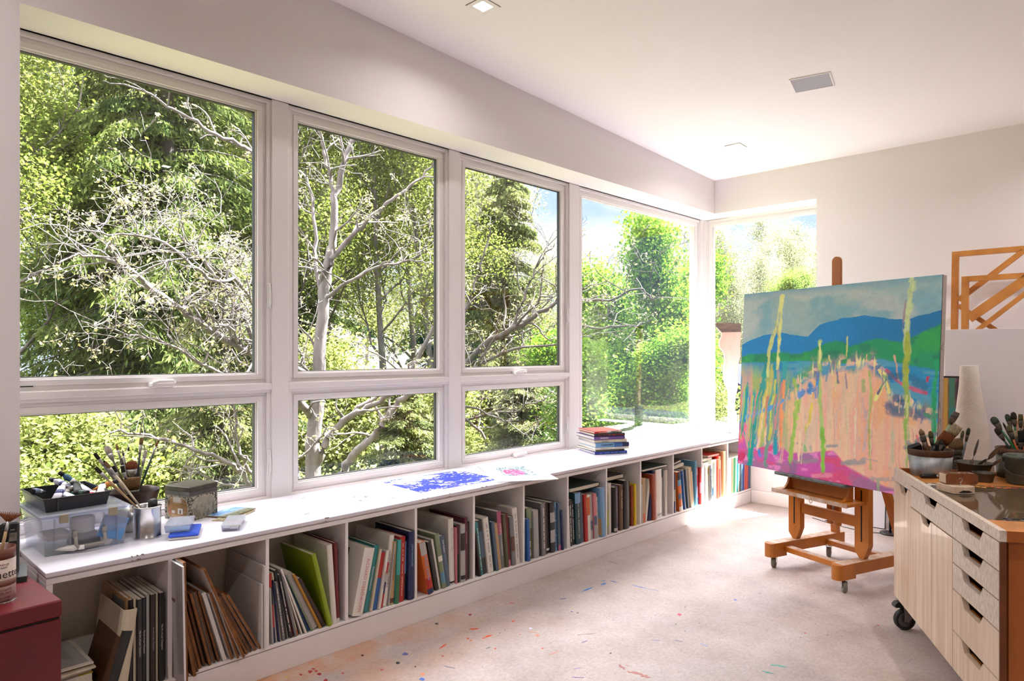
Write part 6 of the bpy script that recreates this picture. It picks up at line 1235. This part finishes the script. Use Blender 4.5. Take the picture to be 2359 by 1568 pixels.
def card_pic(U, Vv, k=0):
    y = 1-Vv; L = lambda h: np.array(hexc(h)); n = vnoise(U, y, 6, 8, 101+k); n2 = vnoise(U, y, 16, 30, 103+k); sm = lambda a, b_, t: np.clip((t-a)/(b_-a+1e-9), 0, 1)
    if k: C = np.ones(U.shape+(3,))*L('8a8468'); return brushmix(brushmix(C, L('5c5a44'), sm(.5, .6, n2)), L('b0a888'), sm(.55, .62, n))
    C = np.ones(U.shape+(3,))*L('5a8cc0'); C = brushmix(C, L('8fb0d0'), sm(.5, .6, n)); C = brushmix(C, L('8a9090'), sm(.45, .6, y)); C = brushmix(C, L('6a7050'), sm(.6, .72, y+.1*(n-.5))); return brushmix(C, L('4a5238'), sm(.5, .6, n2)*sm(.65, .75, y))
def flat_pic(name, lab, cat, quad, fn, th, m=None, z=WZ, nx=120, ny=120, base=None, pr='printed_face', grp=None):
    """quad: origin, x corner, y corner (world xy)"""
    A, B, Cc = [Vector(q+(0,)) if len(q) == 2 else Vector(q) for q in quad]; ex = B-A; w_ = ex.length; ex /= w_; ey = Cc-A; ey -= ex*ey.dot(ex); h_ = ey.length; ang = math.atan2(ex.y, ex.x); flip = (ex.x*ey.y-ex.y*ey.x) < 0
    o = thing(name, lab, cat, (A.x, A.y, z), group=grp, rot=(0, 0, ang))
    f = (lambda U, W_: fn(U, 1-W_)) if flip else fn
    MB().mat(base or _w('dedde0')).box(0, w_, -h_ if flip else 0, 0 if flip else h_, 0, th).build('sheet', o)
    g = colour_grid(pr, f, w_, h_, nx, ny, m or attr_mat('printed_paper', .6), o); g.location = (0, -h_ if flip else 0, th+.0003); return o
flat_pic('postcard_painting', 'lower small brown landscape card under the blue-sky card', 'painting', ((-2.965, 1.318), (-3.085, 1.48), (-3.04, 1.26)), lambda U, W_: card_pic(U, W_, 1), .003, base=_w('a88a62'))
flat_pic('postcard_painting', 'upper small landscape card with blue sky on the worktop', 'painting', ((-3.019, 1.333), (-3.105, 1.493), (-3.139, 1.284)), card_pic, .004, z=WZ+.0042, base=_w('a88a62'))
# prints
def blue_print(U, Vv):
    L = lambda h: np.array(hexc(h)); sm = lambda a, b_, t: np.clip((t-a)/(b_-a+1e-9), 0, 1); C = np.ones(U.shape+(3,))*L('dedde0')
    x = (U-.07)/.86; y = (Vv-.10)/.80; ins = (x > 0)*(x < 1)*(y > 0)*(y < 1)*1.0
    n = vnoise(x+3, y+3, 5, 9, 111, 5); f = vnoise(x+3, y+3, 60, 34, 113, 3); f2 = vnoise(x+3, y+3, 16, 40, 117, 3)
    bias = .10*np.exp(-(((x-.25)/.2)**2+((y-.35)/.3)**2))+.12*np.exp(-(((x-.7)/.28)**2+((y-.55)/.35)**2))-.13*np.exp(-(((x-.3)/.25)**2+((y-.85)/.25)**2))
    m = sm(.455, .49, .5*n+.3*f+.2*f2+bias)*ins; C = brushmix(C, L('1436bc'), m); return brushmix(C, L('16309c'), m*sm(.55, .65, f)*.5)
flat_pic('blue_print', 'large white sheet printed with a speckled cobalt blue image', 'print', ((-3.31, 2.262), (-3.262, 2.925), (-2.800, 2.248)), lambda U, W_: blue_print(U, 1-W_), .0008, nx=360, ny=260)
def pink_print(U, Vv):
    L = lambda h: np.array(hexc(h)); sm = lambda a, b_, t: np.clip((t-a)/(b_-a+1e-9), 0, 1); C = np.ones(U.shape+(3,))*L('dddce0'); x = (U-.24)/.52; y = (Vv-.24)/.54; ins = (x > 0)*(x < 1)*(y > 0)*(y < 1)*1.0
    n = vnoise(x+3, y+3, 5, 5, 121, 4); f = vnoise(x+3, y+3, 30, 24, 125, 3); C = brushmix(C, L('5a9098'), ins*sm(.45, .5, f)); C = brushmix(C, L('3a6a78'), ins*sm(.58, .62, f)); k = np.exp(-(((x-.62)/.34)**2+((y-.42)/.36)**2)); C = brushmix(C, L('e63c88'), ins*sm(.42, .5, k+.3*(n-.5))); return brushmix(C, L('f0c8d8'), ins*sm(.56, .62, f)*sm(.5, .6, k)*.8)
flat_pic('pink_print', 'white sheet with a small pink and teal print overlapping the blue one', 'print', ((-3.295, 3.090), (-2.760, 2.760), (-3.089, 3.394)), lambda U, W_: pink_print(U, W_), .0008, z=WZ+.0016, nx=220, ny=160)
def scribble(U, Vv):
    L = lambda h: np.array(hexc(h)); C = np.ones(U.shape+(3,))*L('dcdbe4'); d = np.zeros(U.shape)
    for k in range(7): n = vnoise(U+k, Vv+k, 5+k, 5, 131+k*5, 3); d = np.maximum(d, np.exp(-((n-.5)/.006)**2)*(vnoise(U+k, Vv, 4, 4, 140+k) > .42))
    m = (U > .04)*(U < .96)*(Vv > .04)*(Vv < .96); return brushmix(C, L('6a6a90'), np.clip(d*m, 0, 1)*.75)
flat_pic('ink_drawing', 'sheet of paper with a tangled grey-blue line drawing near the book stack', 'drawing', ((-3.10, 4.440), (-3.18, 5.05), (-2.775, 4.45)), scribble, .0006, nx=420, ny=300)
# stack of books at the third post
z = WZ; rr = random.Random(31)
st_ = [(20, 26, 27, 'royal', 'bottom royal blue book of the worktop stack', '#', 'sky', 0, 0), (14, 24, 29, 'olive', 'slim olive paperback second from the bottom of the stack', None, None, 3, 1), (15, 27.5, 30, 'white', 'white paperback in the lower half of the stack', '#', 'grey', -1, 0), (32, 27, 29.5, 'sky', 'thick blue book lettered CONSTABLE in the stack', 'CONSTABLE', 'navy', 0, 2),
       (22, 26, 30, 'cream', 'cream book lettered MORANDI in the stack', 'MORANDI', 'grey', -2, 0), (24, 25, 30, 'purple', 'plum-coloured book lettered BONNARD in the stack', 'BONNARD', 'white', 1, 0), (20, 24.5, 27, 'black', 'black book with red lettering near the top of the stack', '#', 'red', -1, 0), (16, 22.5, 26, 'red', 'top book of the stack, red, grey and green spine', '#', 'white', 2, 3)]
for i, (t, h, d, c, lab, ti, tc_, ra, pt) in enumerate(st_):
    t *= .001; h *= .01; d *= .01
    pa = [(.55, .8, 'blue'), (.8, 1, 'navy')] if pt == 2 else ([(.0, .45, 'red'), (.45, .6, 'lgrey'), (.6, .88, 'dkgreen'), (.88, 1, 'lgrey')] if pt == 3 else [])
    ux = V(.20, .98, 0) if False else V(1, 0, 0)
    hd = math.radians(63+ra)                                     # spine runs along this heading
    # a book's local z (height) -> heading, local x (depth, spine at 0) -> faces the camera side, local y (thickness) -> up
    Hh = V(math.cos(hd), math.sin(hd), 0); X_ = V(Hh.y, -Hh.x, 0); Y_ = V(0, 0, 1)
    o = book('book', lab, 'book', 'books in the worktop stack', (0, 0, 0), t, h, d, 0, {'black': 'black'}.get(c, c), title=ti, tcol=tc_ or 'white', tsize=.55, patches=[(1-b_, 1-a, q) for a, b_, q in pa] if False else pa, soft=(i in (1, 2)), tpos=.33 if ti in ('BONNARD', 'MORANDI', 'CONSTABLE') else .55, tspan=.8, bold=.0004)
    o.matrix_world = Matrix(((X_.x, Y_.x, Hh.x, -2.985+rr.uniform(-.004, .004)+(i > 3)*-.012), (X_.y, Y_.y, Hh.y, 3.988+rr.uniform(-.004, .006)), (X_.z, Y_.z, Hh.z, z), (0, 0, 0, 1)))
    for ch in o.children:                                       # lettering reads from the near end
        if ch.name.startswith('spine_title'):
            zs = [v.co.z for v in ch.data.vertices]; ys = [v.co.y for v in ch.data.vertices]; zc_ = (min(zs)+max(zs))/2; yc_ = (min(ys)+max(ys))/2
            for v in ch.data.vertices: v.co.z = 2*zc_-v.co.z; v.co.y = 2*yc_-v.co.y
    z += t+.0004
# zinc vase with driftwood-like sculpture
p = V(-2.885, 5.93, .6201); o = thing('zinc_vase', 'grey cylindrical zinc vase standing on the sill at the window corner', 'vase', p)
MB().mat(mat('pale_zinc', srgb(150, 152, 160), .55, metal=.3, var=.25, scale=18)).lathe([(.040, 0), (.041, .002), (.039, .195), (.041, .2), (.036, .199), (.034, .006), (.0001, .005)], 28).build('vase_body', o)
o = thing('driftwood_panel', 'wavy pink-beige driftwood slab with grey top standing in the zinc vase', 'sculpture', p+V(0, 0, .006), math.degrees(YAW))
Lp = [(215, 1215), (210, 1150), (212, 1080), (205, 960), (180, 880), (148, 800), (148, 680), (165, 560), (150, 470), (97, 390), (93, 330), (125, 260), (122, 215), (108, 200), (60, 150), (44, 105), (60, 93), (130, 100), (190, 95), (240, 92), (285, 100)]
k_ = .00395/5.41; cx_ = 260
pts = [((x-cx_)*k_, .18+(1220-y)*k_) for x, y in Lp]; rgt = [(.075, pts[-1][1]), (.080, .90), (.070, .80), (.074, .70), (.05, .62), (.045, .5), (.05, .42), (.03, .33), (.02, .25), (.016, .02)]
poly = [(-.012, .02)]+pts+rgt
top_z = .18+(1220-208)*k_
b = MB().mat(mat('pink_driftwood', srgb(222, 178, 156), .55, var=.35, scale=7, aniso=(1, 1, .35), col2=srgb(236, 214, 204), bump=.2, bscale=30)); low = [q for q in poly if q[1] <= top_z+1e-6]; b.prism(poly, -.012, .012, 'y')
hi_ = [q for q in pts if q[1] >= top_z-.008]+[(.075, pts[-1][1]-.001), (.079, top_z)]
b.mat(mat('grey_bark_cap', srgb(128, 108, 98), .85, var=.4, scale=20, aniso=(.4, 1, 2))).prism([(x*1.004, y+.001) for x, y in hi_], -.0135, .0135, 'y'); b.build('slab', o)
# red filing cabinet, phone, wafer can of brushes
M_red = mat('dark_red_metal', srgb(106, 6, 20), .4, coat=.1, var=.15, scale=3); CBZ = .600
cb = thing('red_file_cabinet', 'dark red metal filing cabinet left of the bookcase', 'cabinet', (-2.47, .566, 0), 3)
MB().mat(M_red).box(-.55, -.012, -.42, -.002, 0, .545, .002).box(-.552, .0, -.425, 0, .548, CBZ, .004).build('cabinet_body', cb)
MB().mat(M_dark).box(-.012, -.008, -.41, -.006, .05, .546).build('shadow_gap', cb)
for i, (z0, z1) in enumerate(((.305, .541), (.06, .300))):
    d_ = MB().mat(M_red).box(-.010, -.001, -.418, -.003, z0, z1, .002).build('drawer', cb)
    MB().mat(mat('dark_red_recess', srgb(60, 4, 10), .5)).box(-.0012, .0006, -.30, -.16, z1-.05, z1-.025, .001).build('drawer_pull', d_)
    if i == 1: MB().mat(M_steel).lathe([(.011, 0), (.0115, .004), (.008, .005), (.0001, .005)], 20).mat(M_dark).box(-.001, .001, -.005, .005, .0050, .0054).build('key_lock', d_, (-.0005, -.035, z1-.012-.022), (0, math.pi/2, 0))
o = thing('cordless_phone', 'black cordless phone upright in its cradle on the red cabinet', 'phone', (-2.80, .490, CBZ), rot=(0, 0, math.radians(-12)))
b = MB().mat(M_black); b.prism([(-.06, 0), (.045, 0), (.040, .018), (-.005, .028), (-.06, .040)], -.048, .048, 'y'); b.build('cradle', o)
h_ = bpy.data.objects.new('handset', None); COL.objects.link(h_); h_.parent = o; h_.location = (-.004, 0, .016); h_.rotation_euler = (0, math.radians(-9), 0)
b = MB().mat(M_black).box(-.012, .008, -.026, .026, 0, .175, .006); b.build('shell', h_)
MB().mat(mat('phone_screen', srgb(120, 116, 104), .2)).box(.0078, .0086, -.019, .019, .112, .140).build('screen', h_)
R_ = Matrix(((0, 0, 1, .0088), (1, 0, 0, 0), (0, 1, 0, 0), (0, 0, 0, 1)))
letters('brand_lettering', 'Panasonic', .007, T(0, 0, .150) @ R_, _w('c8c8c8'), h_, .0001); letters('screen_digits', '10:55', .012, T(.0002, 0, .130) @ R_, _w('26241e'), h_, .0001)
b = MB().mat(_w('8a8a88')); b.tube([(.0085, .010*math.cos(t), .088+.010*math.sin(t)) for t in [i*.4488 for i in range(15)]], .0008, 5); b.build('dial_ring', h_)
for r_ in range(4):
    for c_ in range(3): letters('key', '123456789*0#'[r_*3+c_], .008, T(0, (c_-1)*.014, .066-r_*.015) @ R_, _w('c4c4c4'), h_, .0001)
# tall wafer can wrapped in lettering
cp = V(-2.60, .425, CBZ); o = thing('wafer_can', 'tall brown and cream wafer can holding brushes on the red cabinet', 'can', cp)
b = MB().mat(mat('can_brown', srgb(110, 58, 42), .4)); r_ = .046; Hc = .165
b.lathe([(r_, .133), (r_, Hc), (r_-.0012, Hc), (r_-.0012, .004), (.0001, .003)], 44); b.mat(mat('can_cream', srgb(206, 188, 176), .45)).lathe([(r_, 0), (r_, .133)], 44); b.mat(mat('can_mocha', srgb(128, 84, 66), .4)).lathe([(r_+.0003, .052), (r_+.0003, .070)], 44).mat(M_tin).lathe([(r_+.0008, -.0), (r_+.0008, .003)], 44); b.build('can_body', o)
def wrap(txt, size, z_, ang, c_, xs=1.0):
    t_ = letters('printed_lettering', txt, size, Matrix(((1, 0, 0, 0), (0, 1, 0, 0), (0, 0, 1, 0), (0, 0, 0, 1))), _w(c_), o, .0002, xs=xs)
    for v in t_.data.vertices:
        a = math.radians(ang)+v.co.x/r_; rr_ = r_+.0006+v.co.z; v.co = (rr_*math.cos(a), rr_*math.sin(a), z_+v.co.y)
wrap('PEPPERIDGE', .009, .118, -2, '8a2420'); wrap('FARM', .008, .109, 8, '2a1c18'); wrap('Pirouette', .033, .088, -8, '2a1a18'); wrap('CHOCOLATE', .008, .041, 8, '7a3a28'); wrap('HAZELNUT', .009, .031, 8, '7a3a28'); wrap('CREME FILLED WAFERS', .005, .018, 0, '5a3a30'); wrap('NET WT 13.5 OZ (382g)', .0045, .008, 0, '3a2a28')
GC2 = 'brushes in the wafer can'
brush(cp+V(-.01, -.015, .01), cp+V(-.02, .035, .265), 'fan', 'rust', 'tan', 'fan brush with spread chestnut bristles in the wafer can', GC2, w=.030, side=(.4, .92, 0))
brush(cp+V(.01, .01, .01), cp+V(.01, -.03, .235), 'wide', 'white', 'steel', 'turquoise-handled wide brush in the wafer can', GC2, w=.04, side=(.4, .92, 0))
brush(cp+V(-.02, .0, .01), cp+V(-.08, .028, .215), 'wide', 'black', 'dkbrown', 'black bristled brush behind the fan brush in the wafer can', GC2, w=.036, side=(.4, .92, 0))
brush(cp+V(-.02, .01, .01), cp+V(-.03, -.035, .26), 'round', 'dark', 'dkbrown', 'dark brush at the left edge of the wafer can', GC2, w=.014)
# paper stacks in the first cubby
z = ZF+.0004; rr = random.Random(77)
for i, (t, c, lab) in enumerate([(12, 'red', 'red magazine at the bottom of the paper pile'), (6, 'slate', 'blue-grey magazine near the bottom of the paper pile'), (6, 'orange', 'orange magazine near the bottom of the paper pile'), (34, 'tan', 'thick tan notebook in the paper pile'), (36, 'white', 'thick white pad with yellow notes in the paper pile'), (7, 'lgrey', 'grey booklet above the white pad'), (6, 'white', 'white booklet low in the upper pile'), (6, 'white', 'white booklet in the middle of the upper pile'), (6, 'cream', 'cream booklet in the upper pile'), (6, 'white', 'white booklet high in the upper pile'), (6, 'white', 'white booklet second from top of the pile'), (5, 'lgrey', 'grey sheet booklet on top of the pile')]):
    o = thing('paper_pad', lab+', first cubby', 'paper pad', (SHX-.03+rr.uniform(-.02, .01), .612+rr.uniform(-.002, .002), z), rr.uniform(-1.5, 1.5), 'papers piled in the first cubby')
    b = MB().mat(bmat(c, .7)).box(-.26, 0, 0, .118+rr.uniform(-.015, .005), 0, t*.001, .0006)
    if i > 2: b.mat(M_page).box(-.259, .0004, .001, .110, .0006, t*.001-.0006)
    b.build('pad', o)
    if i == 4: MB().mat(_w('d8c020')).box(-.06, -.005, .07, .115, t*.001, t*.001+.0012).build('sticky_note', o)
    z += t*.001+.0004
# ------------------------------------------------------------------ paint spatter on the floor
b = MB(); rr = random.Random(5)
def splat(u, v, su, sv, c, seed=None, jag=.45):
    """irregular flat paint mark; u,v photo position, su,sv its half size in pixels"""
    su *= .8; sv *= .8; c0 = on_z(u, v, 0); a = on_z(u+su, v, 0)-c0; d = on_z(u, v+sv, 0)-c0; n = 15; pts = []
    for k in range(n): t = 2*math.pi*k/n; r = rr.uniform(1-jag, 1.1); q = c0+a*(r*math.cos(t))+d*(r*math.sin(t)); pts.append((q.x, q.y))
    ar = sum(pts[i][0]*pts[(i+1) % n][1]-pts[(i+1) % n][0]*pts[i][1] for i in range(n))
    if ar < 0: pts = pts[::-1]
    b.mat(mat('spatter_'+c, hexc(c), .5)); b.prism(pts, .0001, .0007)
def streak(u0, v0, u1, v1, w_, c, n=0):
    A, B = on_z(u0, v0, 0), on_z(u1, v1, 0); d = (B-A); L = d.length; d /= max(L, 1e-6); s = V(-d.y, d.x, 0); ww = (on_z(u0, v0+w_, 0)-A).length*.55; m = 9; lo = []; hi = []
    for k in range(m+1): t = k/m; e = math.sin(math.pi*min(1, max(.04, t)))**.5; q = A+d*(L*t)+s*rr.uniform(-.3, .3)*ww; lo.append(q-s*ww*e*rr.uniform(.3, 1.2)); hi.append(q+s*ww*e*rr.uniform(.3, 1.2))
    b.mat(mat('spatter_'+c, hexc(c), .5)); b.prism([(q.x, q.y) for q in lo+hi[::-1]], .0001, .0006)
for u, v, s_, c in [(693, 1553, 5, 'a01820'), (715, 1546, 9, 'a82228'), (722, 1540, 5, 'a82228'), (736, 1552, 8, 'a01820'), (728, 1545, 6, 'b84038'), (750, 1566, 7, 'a82228'), (934, 1506, 10, '6a68a8'), (835, 1509, 5, '2a2a2c'), (917, 1526, 7, '202022'), (972, 1564, 8, '2a68c0'), (974, 1552, 7, 'e8845a'), (957, 1535, 3, '303030'), (1006, 1436, 6, '5a5a58'),
                    (1083, 1415, 6, '9a3040'), (1078, 1470, 5, 'd0502c'), (1223, 1447, 6, 'd8d4ea'), (1565, 1415, 7, 'd04878'), (1238, 1463, 6, 'd88a6a'), (1250, 1493, 4, 'd8503a'), (1141, 1493, 4, 'd8503a'), (1182, 1430, 5, 'd8603a'), (1198, 1461, 3, 'd07a6a'), (1694, 1381, 5, '6a80c8'), (1317, 1408, 3, '3a50a8'), (1331, 1411, 3, '30302e'), (1020, 1510, 5, 'b06a4a'), (1085, 1475, 4, 'd86a4a'), (880, 1542, 5, 'c05040'), (790, 1550, 4, 'c04038'), (1407, 1504, 4, '4a4446'), (1578, 1398, 2, '1e1e20'), (1578, 1453, 2, '2a2a2a'), (1557, 1437, 2, '2a2a2a'), (1152, 1457, 2, '2a2a2a'), (1163, 1451, 2, '2a2a2a'), (2023, 1440, 4, 'c86a6a'), (1855, 1457, 5, 'c87a7a')]: splat(u, v, s_, s_*.55, c)
for a_ in [(1340, 1362, 1366, 1352, 2.2, '3a78c0'), (1385, 1347, 1396, 1342, 3, '3a78c0'), (1386, 1338, 1396, 1336, 1.5, '4a80c4'), (1405, 1337, 1423, 1341, 1.5, '4a78c8'), (1456, 1347, 1490, 1355, 1.6, '5a80d0'), (1490, 1355, 1520, 1361, .8, '6a88cc'), (1290, 1380, 1305, 1377, 1.5, '4a58b8'), (1112, 1470, 1134, 1461, 3, 'e0502a'), (1080, 1449, 1104, 1447, 3, 'd8502a'), (1172, 1389, 1184, 1388, 2.5, 'd8582e'), (1012, 1494, 1030, 1482, 2.5, 'd8502c'),
            (1215, 1454, 1238, 1456, 1.5, 'd89070'), (1265, 1507, 1288, 1500, 1.5, 'd88a70'), (1340, 1480, 1355, 1474, 2, '8a7a9a'), (1500, 1473, 1522, 1475, 1.6, '8a88b4'), (1552, 1475, 1574, 1477, 1.2, '6a62a8'), (1612, 1481, 1632, 1489, 1.5, '8aa4d8'), (1316, 1559, 1346, 1560, 1.8, '6a5a9a'), (1320, 1541, 1340, 1537, 1.6, '9a80b8'), (1425, 1530, 1440, 1542, 4, 'a8706a'), (1445, 1545, 1500, 1560, 7, 'b07a70'), (1120, 1494, 1130, 1489, 1.5, '3a6a5a'), (1022, 1533, 1050, 1539, 1.8, '6a6a80'),
            (1330, 1462, 1375, 1458, .7, '6a5a5a'), (1402, 1292, 1425, 1299, .6, '5a5450'), (1755, 1545, 1785, 1552, 3, '4a9a94'), (1775, 1530, 1815, 1536, 4, '5aa89e'), (1600, 1409, 1608, 1409, 1, '8a9ab0'), (655, 1557, 668, 1561, 1.5, 'd8b040'), (1440, 1531, 1450, 1534, 1.2, 'b06a60'), (2075, 1345, 2090, 1352, 6, 'b07a50')]: streak(*a_)
for i in range(90): u, v = rr.uniform(900, 2000), rr.uniform(1260, 1565); (splat(u, v, rr.uniform(.8, 2), rr.uniform(.5, 1.2), rr.choice(['4a4442', '6a605c', '8a6a5a', '7a7a90', 'c88a70'])) if v > 1568-(u-600)*.36+60 else None)
s_ = b.build('paint_spatter'); s_.parent = floor; tag(s_, kind='stuff')
